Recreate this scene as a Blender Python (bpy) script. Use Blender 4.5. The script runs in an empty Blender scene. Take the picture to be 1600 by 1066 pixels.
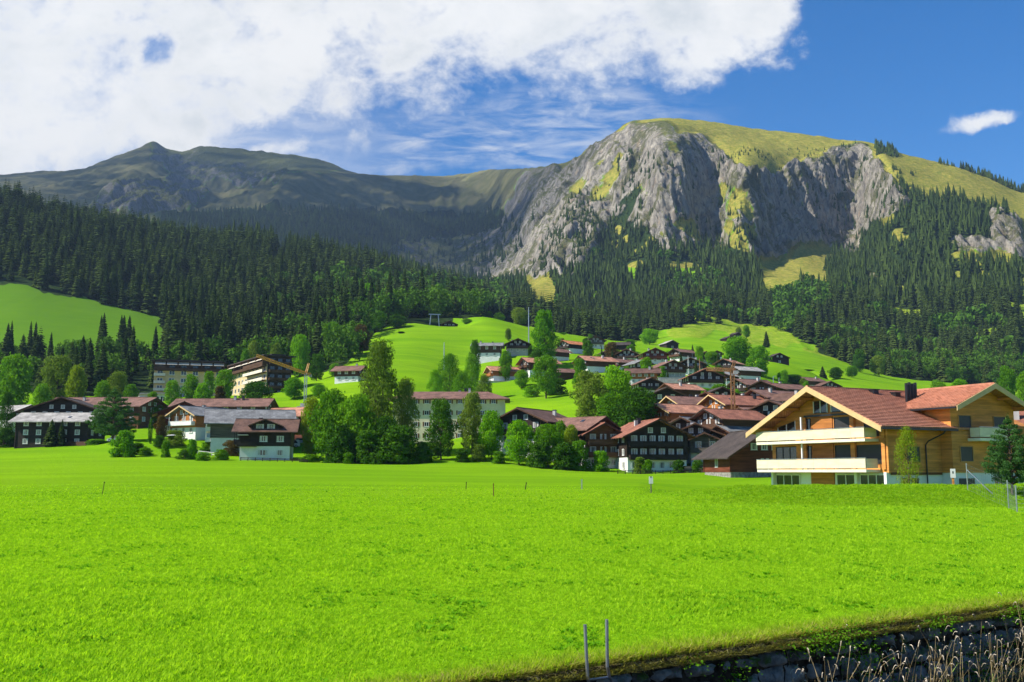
import bpy, bmesh, math, random
import numpy as np
from mathutils import Vector, Matrix

SC = bpy.context.scene
COL = SC.collection
PI = math.pi
# ---------------------------------------------------------------- camera
FPX = 1555.0                      # focal length in pixels of the 1600 px wide photograph
PITCH = math.atan(204.0 / FPX)
CAM_H = 2.3
CP, SP = math.cos(PITCH), math.sin(PITCH)
cam_data = bpy.data.cameras.new('camera')
cam_data.sensor_width = 36.0
cam_data.lens = 36.0 * FPX / 1600.0
cam_data.clip_start = 0.1
cam_data.clip_end = 40000.0
cam = bpy.data.objects.new('camera', cam_data)
COL.objects.link(cam)
cam.location = (0, 0, CAM_H)
cam.rotation_euler = (PI / 2 + PITCH, 0, 0)
SC.camera = cam

# ---------------------------------------------------------------- light
SUN_AZ = math.radians(-103.0)      # clockwise from +Y (the view direction)
SUN_EL = math.radians(43.0)
sun_dir = Vector((math.sin(SUN_AZ) * math.cos(SUN_EL), math.cos(SUN_AZ) * math.cos(SUN_EL), math.sin(SUN_EL)))
sl = bpy.data.lights.new('sun', 'SUN')
sl.energy = 4.8
sl.angle = math.radians(0.5)
sl.color = (1.0, 0.95, 0.86)
so = bpy.data.objects.new('sun', sl)
COL.objects.link(so)
so.rotation_euler = sun_dir.to_track_quat('Z', 'Y').to_euler()
SC.view_settings.view_transform = 'Standard'
SC.view_settings.look = 'None'
SC.view_settings.gamma = 1.0
SC.view_settings.exposure = 0.8
SC.cycles.max_bounces = 6
SC.cycles.diffuse_bounces = 2
SC.cycles.glossy_bounces = 2
SC.cycles.transmission_bounces = 4
SC.cycles.transparent_max_bounces = 6
SC.cycles.volume_bounces = 0
SC.cycles.use_adaptive_sampling = True
SC.cycles.adaptive_threshold = 0.02
SC.render.use_persistent_data = False

# ---------------------------------------------------------------- node helpers
class NT:
    def __init__(s, tree):
        s.t = tree; s.n = tree.nodes; s.l = tree.links
    def new(s, kind, ins=None, **kw):
        nd = s.n.new(kind)
        for k, v in kw.items():
            setattr(nd, k, v)
        for k, v in (ins or {}).items():
            s.set(nd, k, v)
        return nd
    def set(s, nd, k, v):
        sock = nd.inputs[k]
        if isinstance(v, bpy.types.NodeSocket):
            s.l.new(v, sock)
        elif isinstance(v, bpy.types.Node):
            s.l.new(v.outputs[0], sock)
        else:
            sock.default_value = v
    def math(s, op, a, b=0.0, c=None, clamp=False):
        nd = s.n.new('ShaderNodeMath'); nd.operation = op; nd.use_clamp = clamp
        s.set(nd, 0, a); s.set(nd, 1, b)
        if c is not None: s.set(nd, 2, c)
        return nd.outputs[0]
    def ramp(s, f, a, b, c=0.0, d=1.0, smooth=True):
        nd = s.n.new('ShaderNodeMapRange')
        nd.interpolation_type = 'SMOOTHSTEP' if smooth else 'LINEAR'
        s.set(nd, 0, f); s.set(nd, 1, a); s.set(nd, 2, b); s.set(nd, 3, c); s.set(nd, 4, d)
        return nd.outputs[0]
    def mix(s, f, a, b, blend='MIX'):
        nd = s.n.new('ShaderNodeMix'); nd.data_type = 'RGBA'; nd.blend_type = blend
        s.set(nd, 0, f); s.set(nd, 6, a if not isinstance(a, tuple) else rgba(a)); s.set(nd, 7, b if not isinstance(b, tuple) else rgba(b))
        return nd.outputs[2]
    def noise(s, vec, scale, detail=4.0, rough=0.55, dist=0.0):
        nd = s.n.new('ShaderNodeTexNoise')
        if vec is not None: s.set(nd, 'Vector', vec)
        nd.inputs['Scale'].default_value = scale; nd.inputs['Detail'].default_value = detail
        nd.inputs['Roughness'].default_value = rough; nd.inputs['Distortion'].default_value = dist
        return nd.outputs[0]
    def mapping(s, vec, scale=(1, 1, 1), loc=(0, 0, 0), rot=(0, 0, 0)):
        nd = s.n.new('ShaderNodeMapping'); s.set(nd, 0, vec)
        nd.inputs['Scale'].default_value = scale; nd.inputs['Location'].default_value = loc
        nd.inputs['Rotation'].default_value = rot
        return nd.outputs[0]
def rgba(c):
    return (c[0], c[1], c[2], 1.0)
def srgb(r, g, b):
    f = lambda c: (c / 255 / 12.92) if c / 255 <= 0.04045 else ((c / 255 + 0.055) / 1.055) ** 2.4
    return (f(r), f(g), f(b))

# ---------------------------------------------------------------- sky and clouds (by direction, like an HDRI)
world = bpy.data.worlds.new("World")
SC.world = world
world.use_nodes = True
w = NT(world.node_tree)
w.n.clear()
sky = w.new('ShaderNodeTexSky', sky_type='NISHITA', sun_disc=False)
sky.sun_elevation = SUN_EL
sky.sun_rotation = SUN_AZ
sky.altitude = 1300.0
sky.air_density = 1.0
sky.dust_density = 0.3
sky.ozone_density = 2.5
tc = w.new('ShaderNodeTexCoord')
sep = w.new('ShaderNodeSeparateXYZ', {0: tc.outputs['Generated']})
dx, dy, dz = sep.outputs[0], sep.outputs[1], sep.outputs[2]
# direction -> plane tilted like the hillside horizon, in units of 100 photograph pixels
fwd = w.math('MAXIMUM', w.math('ADD', w.math('MULTIPLY', dy, CP), w.math('MULTIPLY', dz, SP)), 0.05)
upw = w.math('SUBTRACT', w.math('MULTIPLY', dz, CP), w.math('MULTIPLY', dy, SP))
U = w.math('MULTIPLY_ADD', w.math('DIVIDE', dx, fwd), FPX / 100, 8.0)
V = w.math('MULTIPLY_ADD', w.math('DIVIDE', upw, fwd), -FPX / 100, 5.33)
uv = w.new('ShaderNodeCombineXYZ', {0: U, 1: V}).outputs[0]
wn_ = w.new('ShaderNodeTexNoise', {'Vector': uv, 'Scale': 0.9, 'Detail': 6.0, 'Roughness': 0.6}).outputs['Color']
warp = w.new('ShaderNodeVectorMath', {0: w.new('ShaderNodeVectorMath', {0: wn_, 1: (0.5, 0.5, 0.5)}, operation='SUBTRACT').outputs[0], 1: (2.2, 1.3, 0)}, operation='MULTIPLY').outputs[0]
uvw = w.new('ShaderNodeVectorMath', {0: uv, 1: warp}, operation='ADD').outputs[0]
warp2 = w.new('ShaderNodeVectorMath', {0: warp, 1: (0.42, 0.42, 0)}, operation='MULTIPLY').outputs[0]
uvs = w.new('ShaderNodeVectorMath', {0: uv, 1: warp2}, operation='ADD').outputs[0]
def blob(cx, cy, rx, ry, rot=0.0, soft=1.0):
    src = uvs if ry < 0.3 else uvw
    mp = w.mapping(w.new('ShaderNodeVectorMath', {0: src, 1: (cx, cy, 0)}, operation='SUBTRACT').outputs[0],
                   (1 / rx, 1 / ry, 1)) if rot == 0 else None
    if mp is None:
        r = w.mapping(w.new('ShaderNodeVectorMath', {0: src, 1: (cx, cy, 0)}, operation='SUBTRACT').outputs[0], (1, 1, 1), rot=(0, 0, rot))
        mp = w.mapping(r, (1 / rx, 1 / ry, 1))
    ln = w.new('ShaderNodeVectorMath', {0: mp}, operation='LENGTH').outputs['Value']
    return w.ramp(ln, 0.15 if ry < 0.3 else 0.35, 1.5 if ry < 0.3 else 1.35, soft, 0.0)
CLOUDS = [(-1.5, 0.2, 6.5, 2.6, 0), (3.0, 0.0, 5.5, 2.35, 0), (6.6, -0.2, 3.6, 1.9, 0), (8.6, -0.35, 3.0, 2.0, 0), (4.1, 1.45, 0.9, 0.7, 0),
          (10.3, -0.6, 2.2, 1.9, 0), (11.3, 0.55, 1.3, 0.75, 0.35), (0.2, 2.1, 2.0, 0.8, 0), (2.2, 1.95, 1.3, 0.65, 0),
          (4.3, 2.33, 0.75, 0.2, 0), (15.3, 1.9, 0.58, 0.14, 0.25), (11.6, 0.1, 1.2, 0.7, 0.5), (-3.5, 2.2, 3.5, 1.6, 0)]
acc = None
for (cx, cy, rx, ry, rot) in CLOUDS:
    b = blob(cx, cy, rx, ry, rot, 0.85 if ry < 0.3 else 1.0)
    acc = b if acc is None else w.math('MAXIMUM', acc, b)
n1 = w.noise(w.mapping(uv, (1.0, 1.35, 1), rot=(0, 0, 0.35)), 0.85, 9, 0.6, 0.35)
n2 = w.noise(w.mapping(uv, (1.0, 1.3, 1), loc=(7, 3, 0)), 3.2, 8, 0.65, 0.2)
dens = w.math('ADD', acc, w.math('MULTIPLY_ADD', n1, 1.9, -0.92))
dens = w.math('ADD', dens, w.math('MULTIPLY_ADD', n2, 0.9, -0.45))
gate = w.ramp(acc, 0.02, 0.25)
hole = w.math('MULTIPLY', blob(2.42, 0.8, 0.3, 0.25), 1.0)
dens = w.math('SUBTRACT', dens, w.math('MULTIPLY', hole, 0.75))
mask = w.math('MULTIPLY', w.ramp(dens, 0.10, 1.05), gate)
# cirrus streaks
ci = None
for (cx, cy, rx, ry, rot, st) in [(8.6, 2.0, 2.6, 0.55, 0.05, .75), (7.4, 2.35, 1.9, 0.4, 0.02, .9), (6.3, 2.55, 1.0, 0.3, 0.25, .6), (9.5, 1.75, 1.6, 0.4, 0.0, .6), (1.5, 2.4, 4.5, 0.9, 0, .7)]:
    b = blob(cx, cy, rx, ry, rot, st)
    ci = b if ci is None else w.math('MAXIMUM', ci, b)
n3 = w.noise(w.mapping(uv, (0.55, 2.6, 1), rot=(0, 0, 0.12)), 1.5, 8, 0.62, 0.5)
cir = w.math('MULTIPLY', ci, w.ramp(n3, 0.36, 0.72))
mask = w.math('MAXIMUM', mask, w.math('MULTIPLY', cir, 0.72), clamp=True)
veil = w.math('MULTIPLY', blob(0.3, 2.2, 5.5, 1.5), w.ramp(n1, 0.2, 0.8, 0.35, 0.8))
mask = w.math('SUBTRACT', 1.0, w.math('MULTIPLY', w.math('SUBTRACT', 1.0, mask), w.math('SUBTRACT', 1.0, veil)))
n4 = w.noise(w.mapping(uv, (0.8, 1.3, 1), loc=(2, 9, 0)), 0.55, 7, 0.6, 0.2)
core = w.ramp(dens, 0.6, 1.45)
grey = w.math('MULTIPLY', w.ramp(n4, 0.38, 0.68), core)
ccol = w.mix(grey, (1.0, 1.0, 0.99), (0.72, 0.765, 0.80))
# the sky of the photograph is deeper to the right (away from the sun)
skyc = w.new('ShaderNodeHueSaturation', {'Hue': 0.505, 'Saturation': 1.42, 'Value': 1.0, 'Color': sky.outputs[0]}).outputs[0]
bg_sky = w.new('ShaderNodeBackground', {0: skyc, 1: 0.094})
bg_cl = w.new('ShaderNodeBackground', {0: ccol, 1: 0.57})
mx = w.new('ShaderNodeMixShader', {0: mask, 1: bg_sky, 2: bg_cl})
out = w.new('ShaderNodeOutputWorld', {0: mx})
world.cycles.sampling_method = 'MANUAL'
world.cycles.sample_map_resolution = 1024

# ---------------------------------------------------------------- general helpers
def ray(px, py):
    u = (px - 800.0) / FPX; v = (533.0 - py) / FPX
    return u, CP - v * SP, SP + v * CP
def at(px, py, Y):
    """world point at depth Y seen at photograph pixel (px, py)"""
    u, fy, fz = ray(px, py)
    k = Y / fy
    return np.array((u * k, Y, CAM_H + fz * k))
def project(X, Y, Z):
    d = Y * CP + (Z - CAM_H) * SP
    v = (Z - CAM_H) * CP - Y * SP
    d = np.maximum(d, 0.1)
    return 800 + FPX * X / d, 533 - FPX * v / d

def hash2(ix, iy, seed):
    h = (ix.astype(np.int64) * 374761393 + iy.astype(np.int64) * 668265263 + seed * 974711) & 0xffffffff
    h = ((h ^ (h >> 13)) * 1274126177) & 0xffffffff
    h = ((h ^ (h >> 16)) * 2246822519) & 0xffffffff
    return ((h ^ (h >> 15)) & 0xffffff) / float(0xffffff)
def vnoise(x, y, seed=0):
    ix = np.floor(x); iy = np.floor(y)
    fx = x - ix; fy = y - iy
    fx = fx * fx * fx * (fx * (fx * 6 - 15) + 10); fy = fy * fy * fy * (fy * (fy * 6 - 15) + 10)
    a = hash2(ix, iy, seed); b = hash2(ix + 1, iy, seed); c = hash2(ix, iy + 1, seed); d = hash2(ix + 1, iy + 1, seed)
    return (a * (1 - fx) + b * fx) * (1 - fy) + (c * (1 - fx) + d * fx) * fy * 1.0
def fbm(x, y, seed=0, octv=5, gain=0.5, ridged=False):
    s = 0; a = 1.0; t = 0
    for o in range(octv):
        n = vnoise(x * 2 ** o + 17.3 * o, y * 2 ** o - 9.1 * o, seed + o) * 2 - 1
        if ridged: n = 1 - 2 * np.abs(n)
        s = s + n * a; t += a; a *= gain
    return s / t

def mesh_np(name, verts, faces_flat, sizes, mat=None, smooth=False, parent=None, attrs=None, link=True, mats=None, mat_idx=None):
    """fast mesh from numpy arrays; attrs: {name: (domain, type, array)}"""
    me = bpy.data.meshes.new(name)
    nv = len(verts); nl = len(faces_flat); nf = len(sizes)
    me.vertices.add(nv); me.vertices.foreach_set('co', np.asarray(verts, dtype=np.float32).ravel())
    me.loops.add(nl); me.loops.foreach_set('vertex_index', np.asarray(faces_flat, dtype=np.int32))
    me.polygons.add(nf)
    st = np.zeros(nf, dtype=np.int32); st[1:] = np.cumsum(sizes)[:-1]
    me.polygons.foreach_set('loop_start', st)
    try: me.polygons.foreach_set('loop_total', np.asarray(sizes, dtype=np.int32))
    except Exception: pass
    me.polygons.foreach_set('use_smooth', np.full(nf, bool(smooth)))
    for k, (dom, typ, arr) in (attrs or {}).items():
        at_ = me.attributes.new(k, typ, dom)
        at_.data.foreach_set('color' if 'COLOR' in typ else 'value', np.asarray(arr, dtype=np.float32).ravel())
    if mats:
        for m_ in mats: me.materials.append(m_)
        if mat_idx is not None: me.polygons.foreach_set('material_index', np.asarray(mat_idx, dtype=np.int32))
    elif mat: me.materials.append(mat)
    me.update(calc_edges=True)
    o = bpy.data.objects.new(name, me)
    if link: COL.objects.link(o)
    if parent: o.parent = parent
    return o
def tag(o, label=None, cat=None, group=None, kind=None):
    if label: o['label'] = label
    if cat: o['category'] = cat
    if group: o['group'] = group
    if kind: o['kind'] = kind
    return o
def empty(name, loc=(0, 0, 0), rz=0.0):
    o = bpy.data.objects.new(name, None)
    o.empty_display_size = 0.5
    COL.objects.link(o); o.location = [float(c) for c in loc]; o.rotation_euler = (0, 0, rz)
    return o

_mats = {}
def pmat(name, col, rough=0.8, spec=0.3, metal=0.0, var=0.12, vscale=1.5, bump=0.0, bscale=20.0, stretch=(1, 1, 1), extra=None):
    """procedural principled material: base colour broken up by object-space noise, optional bump"""
    if name in _mats: return _mats[name]
    m = bpy.data.materials.new(name); m.use_nodes = True
    t = NT(m.node_tree); bs = t.n['Principled BSDF']
    tcn = t.new('ShaderNodeTexCoord')
    vec = t.mapping(tcn.outputs['Object'], stretch)
    n = t.noise(vec, vscale, 5, 0.6)
    f = t.ramp(n, 0.3, 0.7, 1 - var * 1.6, 1 + var)
    c = t.mix(1.0, col, t.new('ShaderNodeCombineXYZ', {0: f, 1: f, 2: f}).outputs[0], 'MULTIPLY')
    if extra: c = extra(t, tcn, c)
    t.set(bs, 'Base Color', c)
    bs.inputs['Roughness'].default_value = rough
    bs.inputs['Specular IOR Level'].default_value = spec
    bs.inputs['Metallic'].default_value = metal
    if bump > 0:
        bn = t.new('ShaderNodeBump', {'Strength': 1.0, 'Distance': bump, 'Height': t.noise(vec, bscale, 4, 0.6)})
        t.set(bs, 'Normal', bn.outputs[0])
    _mats[name] = m
    return m
# ================================================================ THE VILLAGE (ordinary chalets)
HV = 'chalets of the village'
VL = [
 # px, ridge row, depth, w, l, yaw, label, kwargs        (upper slope)
 (702, 503, 590, 9, 9, 5, 'dark chalet alone at the top of the green hill', dict(roof='brown', wall='dark', nwin=3, chim=0, balc=1)),
 (741, 506, 640, 5, 7, 60, 'tiny dark hay barn below the hilltop tree line', None),
 (762, 536, 445, 9.5, 14, 86, 'white and brown house with a grey roof on the green slope', dict(roof='grey', wall='brown', base_h=4.2, chim=2, balc=0, bal='brown', sky=0, pitch=20, ev=5.6)),
 (808, 531, 450, 11, 10, 4, 'dark gabled chalet beside the grey-roofed white house', dict(roof='dark', wall='dark', base='plaster', balc=2)),
 (788, 573, 400, 10, 14, -72, 'salmon-roofed chalet above a row of white garages', dict(roof='salmon', wall='orange', base_h=2.4, chim=1, sky=1)),
 (842, 560, 400, 11, 15, -66, 'salmon-roofed chalet half hidden by the round slope tree', dict(roof='salmon', wall='brown', base_h=1, chim=1)),
 (878, 576, 390, 8, 9, -70, 'low annexe with a red-brown roof right of the slope tree', dict(roof='rust', wall='brown', base_h=1.2, chim=0, balc=0)),
 (893, 533, 500, 11, 12, -52, 'dark chalet with white ground floor and orange roof below the forest', dict(roof='orange', wall='dark', base_h=2.4, chim=0)),
 (928, 527, 540, 11, 10, 8, 'long weathered chalet right under the forest edge', dict(roof='brown', wall='grey', base='white', chim=1)),
 (968, 535, 560, 8, 11, 80, 'small orange-roofed barn right of the dark red tree', None),
 (930, 557, 380, 11, 14, -66, 'salmon-roofed brown chalet between the tall slope trees', dict(roof='salmon', wall='brown', base_h=2.5, chim=1, sky=2, balc=1)),
 (983, 547, 470, 11, 10, -22, 'dark chalet with white base right of the red tree', dict(roof='brown', wall='dark', base_h=2.5)),
 (1019, 546, 450, 13, 12, 6, 'wide red-brown chalet with a broad orange roof', dict(roof='rust', wall='red', base_h=1.5, balc=2)),
 (997, 563, 400, 8, 9, 25, 'small dark chalet with a grey roof below two larger ones', dict(roof='grey', wall='dark', base_h=1.5, balc=0)),
 (1004, 576, 350, 8.5, 11.5, 84, 'orange chalet with white lower floor and brown roof', dict(roof='brown', wall='orange', base_h=4.0, balc=0, chim=1, nside=4)),
 (1042, 565, 390, 13, 12, 18, 'wide brown chalet with a low orange roof and green balconies', dict(roof='rust', wall='brown', base='plaster', base_h=2.6, balc=2)),
 (1082, 561, 410, 12, 12, -18, 'dark chalet with a grey slate roof in mid village', dict(roof='grey', wall='dark', base_h=2.4, antenna=True)),
 (1097, 578, 345, 14, 12, 4, 'large dark chalet with a red roof above the garden bank', dict(roof='red', wall='dark', base_h=2.2, balc=2, nwin=4, chim=0)),
 (1127, 579, 370, 11, 12, -35, 'dark chalet with pale grey roof behind the brown crane', dict(roof='pale', wall='dark', base_h=2.6, chim=1)),
 (1137, 526, 800, 8, 9, 22, 'lone dark hay barn on the upper meadow', None),
 (1149, 520, 860, 6, 7, 30, 'low dark hut beside the upper meadow trees', None),
 (1212, 553, 560, 11, 9, 12, 'dark barn on the meadow right of the big bright trees', None),
 (1120, 549, 560, 6, 7, -10, 'small brown cottage among the young bright trees', dict(roof='rust', wall='brown', chim=0, balc=0, nwin=2, nside=2)),
 (1174, 593, 330, 11, 13, -62, 'brown chalet with a rust roof right of the brown crane', dict(roof='rust', wall='dark', base_h=2.0, chim=1)),
 (1035, 607, 290, 10, 10, 6, 'dark shingle barn above the orange roofed group', dict(roof='dark', wall='dark', base_h=0, balc=0, chim=0, nwin=2, nside=1)),
 (1119, 607, 290, 14, 11, 6, 'black-brown gabled house behind the orange chalet', dict(roof='dark', wall='dark', base_h=0, balc=0, chim=1, antenna=False)),
 (1082, 620, 250, 12, 15, -68, 'orange chalet with a rust roof above the grey slate roofs', dict(roof='rust', wall='orange', base_h=2.0, chim=2, sky=2, balc=1)),
 (1113, 615, 262, 13, 12, -28, 'golden brown chalet with a bright orange roof', dict(roof='orange', wall='mid', base_h=2.2, balc=1, bal='orange')),
 (1152, 618, 235, 13, 17, -66, 'big orange fronted chalet with wide red roof behind the brown crane', dict(roof='red', wall='deep', base_h=2.0, chim=2, balc=1, sky=1)),
 (1040, 612, 300, 8, 9, -40, 'white walled cottage with a brown roof beside the dark barn', dict(roof='brown', wall='white', base_h=0, balc=0, chim=1)),
 (1208, 610, 250, 11, 15, -60, 'dark chalet with red balcony and rust roof left of the larch house', dict(roof='rust', wall='dark', base_h=1.8, bal='red', chim=1)),
 (1236, 615, 245, 8, 10, 45, 'narrow dark chalet peeking over the larch house roof edge', dict(roof='brown', wall='dark', base_h=1.8, chim=1)),
 (1190, 637, 210, 9, 12, -66, 'brown chalet with rust roof above the grey slate houses', dict(roof='rust', wall='mid', base_h=2, chim=0)),
 (1180, 648, 195, 9, 10, -28, 'dark chalet with a grey roof and twin gable windows', dict(roof='grey', wall='dark', base_h=2.2, chim=0, balc=0)),
 (1160, 665, 170, 8.5, 12, -58, 'grey slate roofed chalet left of the larch house', dict(roof='grey', wall='mid', base_h=2, chim=0, balc=1)),
 (1091, 653, 190, 12, 13, -40, 'black-brown chalet with a wide grey slate roof', dict(roof='grey', wall='dark', base_h=2.2, chim=1, sky=1, balc=0)),
 (1088, 663, 168, 9, 11, -12, 'dark chalet with pale blue windows behind the double gabled one', dict(roof='rust', wall='dark', base_h=2.6, chim=1, balc=2, door=True, bal='dark')),
 (1104, 677, 158, 6, 9, -15, 'narrow dark house beside the parked cars', dict(roof='dark', wall='grey', base='white', base_h=2.8, balc=1, nwin=2, chim=0)),
 # right of / behind the larch house
 (1265, 590, 520, 11, 13, -60, 'chalet with rust roof among orchard trees behind the larch house', dict(roof='rust', wall='brown')),
 (1290, 597, 480, 11, 10, 10, 'dark gabled chalet behind the ridge of the larch house', dict(roof='brown', wall='dark')),
 (1246, 583, 600, 9, 11, 70, 'small brown chalet with pale roof at the orchard edge', dict(roof='pale', wall='brown')),
 # centre, behind the round trees
 (838, 640, 175, 12, 14, -30, 'dark brown chalet with white balcony windows behind the bright bush', dict(roof='brown', wall='dark', base_h=2.4, balc=1, chim=1)),
 (892, 653, 165, 11, 15, 50, 'dark barn house with a long rust roof left of the double gabled chalet', dict(roof='rust', wall='dark', base_h=2.0, balc=0, chim=0, sky=1)),
 (548, 572, 370, 10, 11, 78, 'half hidden brown chalet at the foot of the wooded hill', dict(roof='rust', wall='brown', base_h=2.5)),
 # left
 (463, 637, 240, 9, 13, 62, 'red-orange house with salmon roof behind the dark chalet', dict(roof='salmon', wall='red', base='white', base_h=0, balc=0, chim=0)),
 (287, 630, 250, 12, 12, 20, 'red-brown chalet with white windows and flower balconies', dict(roof='rust', wall='red', base='stone', base_h=1.6, balc=2, chim=0)),
 (318, 636, 225, 9, 11, -35, 'orange chalet under a new grey slate roof', dict(roof='grey', wall='deep', base='white', base_h=2.2, balc=1, chim=1, bal='white')),
 (352, 623, 290, 10, 26, 88, 'long low house with a brown roof below the hotel trees', dict(roof='rust', wall='brown', base_h=0, balc=0, chim=2, nside=6)),
 (160, 621, 300, 12, 26, 86, 'long pale brown roofed building behind the big garden pine', dict(roof='rust', wall='brown', base='white', base_h=2, balc=0, chim=2, nside=6)),
 (212, 622, 285, 11, 12, 70, 'brown chalet with a rust roof left of the dark garden tree', dict(roof='rust', wall='mid', base_h=0, balc=0, chim=0)),
 (22, 634, 300, 10, 14, 60, 'brown shingled house at the far left behind the tall pine', dict(roof='pale', wall='brown', base='white', base_h=3)),
 (67, 357, 900, 8, 10, 60, 'lone mountain hut with a pale roof high in the left forest', None),
 (1599, 642, 110, 12, 14, 62, 'neighbouring chalet with red roof at the right picture edge', dict(roof='red', wall='golden', base_h=2.6, fm='M_DARKF')),
]
GROUND_POINTS = [  # (px, photo row of the ground, depth, size) where special buildings and lawns sit
 (300, 624, 395, 30), (380, 620, 385, 26), (440, 606, 372, 22), (700, 692, 284, 26), (500, 628, 330, 22), (850, 612, 330, 22), (760, 640, 330, 25), (800, 660, 260, 22), (880, 660, 240, 20), (700, 580, 430, 30), (620, 560, 460, 30), (660, 520, 540, 30), (800, 520, 560, 30)]
def Dm(px, D):
    return 190 + (D - 130) * 70 / 130 if (300 < px < 1215 and D < 260) else D
VL = [(v[0], v[1], Dm(v[0], v[2])) + tuple(v[3:]) for v in VL]
def _shr(v):
    px, rg_, D, w_, l_, yaw, lab, kw = v
    if D > 226 and kw is not None and not (px < 520 and D < 330):
        kw = dict(kw); kw.setdefault('ev', 4.3); w_, l_ = w_ * .84, l_ * .84; kw['base_h'] = min(kw.get('base_h', 2.6), 2.0) if px != 762 else 2.6
    return (px, rg_, D, w_, l_, yaw, lab, kw)
VL += [
 (1066, 546, 480, 9, 11, -55, 'small red-brown chalet behind the slim dark conifers', dict(roof='rust', wall='brown', chim=1)),
 (1097, 551, 500, 9, 10, 12, 'small dark chalet above the large dark red-roofed one', dict(roof='brown', wall='dark')),
 (1139, 562, 450, 10, 11, -40, 'dark chalet with salmon roof below the left big bright tree', dict(roof='salmon', wall='dark')),
 (1163, 573, 400, 9, 12, -64, 'brown chalet with pale roof behind the brown crane head', dict(roof='pale', wall='brown')),
 (1197, 597, 310, 10, 12, -30, 'brown chalet with red roof beside the grey road posts', dict(roof='red', wall='brown', chim=1)),
 (1228, 600, 320, 9, 12, -60, 'low dark chalet with rust roof above the larch house eave', dict(roof='rust', wall='dark', chim=1)),
 (1063, 600, 305, 9, 11, -62, 'small salmon-roofed chalet under the large dark red-roofed one', dict(roof='salmon', wall='mid', chim=1)),
 (1010, 592, 330, 9, 10, 10, 'small dark chalet beside the broad dark village tree', dict(roof='rust', wall='dark')),
 (973, 561, 420, 9, 11, -58, 'small brown chalet right of the salmon-roofed brown one', dict(roof='rust', wall='brown')),
 (949, 547, 500, 9, 10, 14, 'tiny dark chalet left of the brown-red tree', dict(roof='brown', wall='dark', base='plaster')),
 (868, 545, 460, 9, 12, -60, 'small rust-roofed chalet between the bright tree and the salmon roofs', dict(roof='rust', wall='brown', chim=1)),
 (1140, 640, 215, 9, 12, -60, 'brown chalet with dark red roof right of the dark village tree', dict(roof='red', wall='brown', chim=1, ev=4.6)),
 (1215, 628, 225, 10, 12, -30, 'dark chalet with a rust roof close behind the larch house gable', dict(roof='rust', wall='dark', chim=1, ev=4.6)),
 (1060, 632, 235, 10, 13, -62, 'orange-brown chalet with salmon roof above the double gabled chalet', dict(roof='salmon', wall='orange', chim=1, ev=4.4)),
 (1180, 612, 280, 9, 12, 20, 'small dark gabled chalet behind the big orange fronted one', dict(roof='brown', wall='dark', ev=4.2)),
 (1045, 533, 620, 8, 9, 20, 'small brown barn at the foot of the upper meadow', None),
]
VL = [_shr(v) for v in VL]
VL += [
 (1031, 654, 193, 12.2, 15, 12, 'large three storey dark brown chalet with full width balconies and white ground floor', dict(roof='red', wall='dark', base_h=2.9, ev=7.3, balc=2, nwin=6, nside=4, chim=2, bal='dark', pitch=25, ox=1.5, oy=1.8, front=True)),
 (946, 660, 198, 7.0, 16, 12, 'smaller warm brown gabled wing adjoining the large dark chalet', dict(roof='red', wall='mid', base_h=2.9, ev=7.2, balc=2, nwin=3, nside=4, chim=1, bal='mid', pitch=28, ox=1.2, oy=1.6, front=True)),
 (419, 655, 207, 9.5, 10, -82, 'black-brown chalet with a broad dormer and white ground floor at the field edge', dict(roof='brown', wall='dark', base_h=2.6, ev=5.9, balc=1, nwin=2, nside=0, chim=1, pitch=25, windows=False)),
 (392, 640, 228, 12, 17, -74, 'long grey slate roofed chalet with white balconies behind the black-brown one', dict(roof='grey', wall='grey', base_h=3.0, ev=6.6, balc=2, nwin=3, nside=4, chim=2, bal='white', pitch=26)),
 (112, 623, 275, 20, 12, 4, 'wide low-gabled dark wooden chalet at the left field edge', dict(roof='dark', wall='dark', base='dark', base_h=0, ev=7.6, balc=1, nwin=6, chim=0, pitch=19)),
 (97, 645, 254, 10, 18, 89, 'pale shingle roofed front block of the dark left chalet', dict(roof='pale', wall='dark', base='dark', base_h=0, ev=6.4, balc=0, nwin=2, nside=5, chim=2, pitch=22, sky=1)),
 (704, 611, 284, 13, 31, 90, 'long cream apartment block with rust hipped roof behind the tall trees', dict(roof='rust', wall='cream', base='cream', base_h=0, ev=12.4, balc=0, nwin=2, nside=9, chim=3, hip=True, wk='shutter', pitch=18, floors=4)),
 (1203, 669, 150, 11, 12, 8, 'red-brown plank barn with a black roof beside the larch house', dict(roof='dark', wall='red', base='stone', base_h=0.6, ev=3.4, balc=0, nwin=1, nside=1, chim=0, pitch=33, front=True, oy=2.4)),
]
# ================================================================ TERRAIN
def pchip_slopes(x, y):
    h = np.diff(x, axis=0); d = np.diff(y, axis=0) / np.maximum(h, 1e-6)
    m = np.zeros_like(y)
    m[0] = d[0]; m[-1] = d[-1]
    a = d[:-1]; b = d[1:]
    w1 = 2 * h[1:] + h[:-1]; w2 = h[1:] + 2 * h[:-1]
    with np.errstate(divide='ignore', invalid='ignore'):
        hm = (w1 + w2) / (w1 / a + w2 / b)
    m[1:-1] = np.where(a * b > 0, hm, 0)
    return m
def pchip1(xk, yk, x):
    xk = np.asarray(xk, float); yk = np.asarray(yk, float)
    m = pchip_slopes(xk, yk)
    x = np.clip(x, xk[0], xk[-1]); i = np.clip(np.searchsorted(xk, x) - 1, 0, len(xk) - 2)
    h = xk[i + 1] - xk[i]; t = (x - xk[i]) / h
    return ((2 * t ** 3 - 3 * t ** 2 + 1) * yk[i] + (t ** 3 - 2 * t ** 2 + t) * h * m[i] + (-2 * t ** 3 + 3 * t ** 2) * yk[i + 1] + (t ** 3 - t ** 2) * h * m[i + 1])

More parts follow.
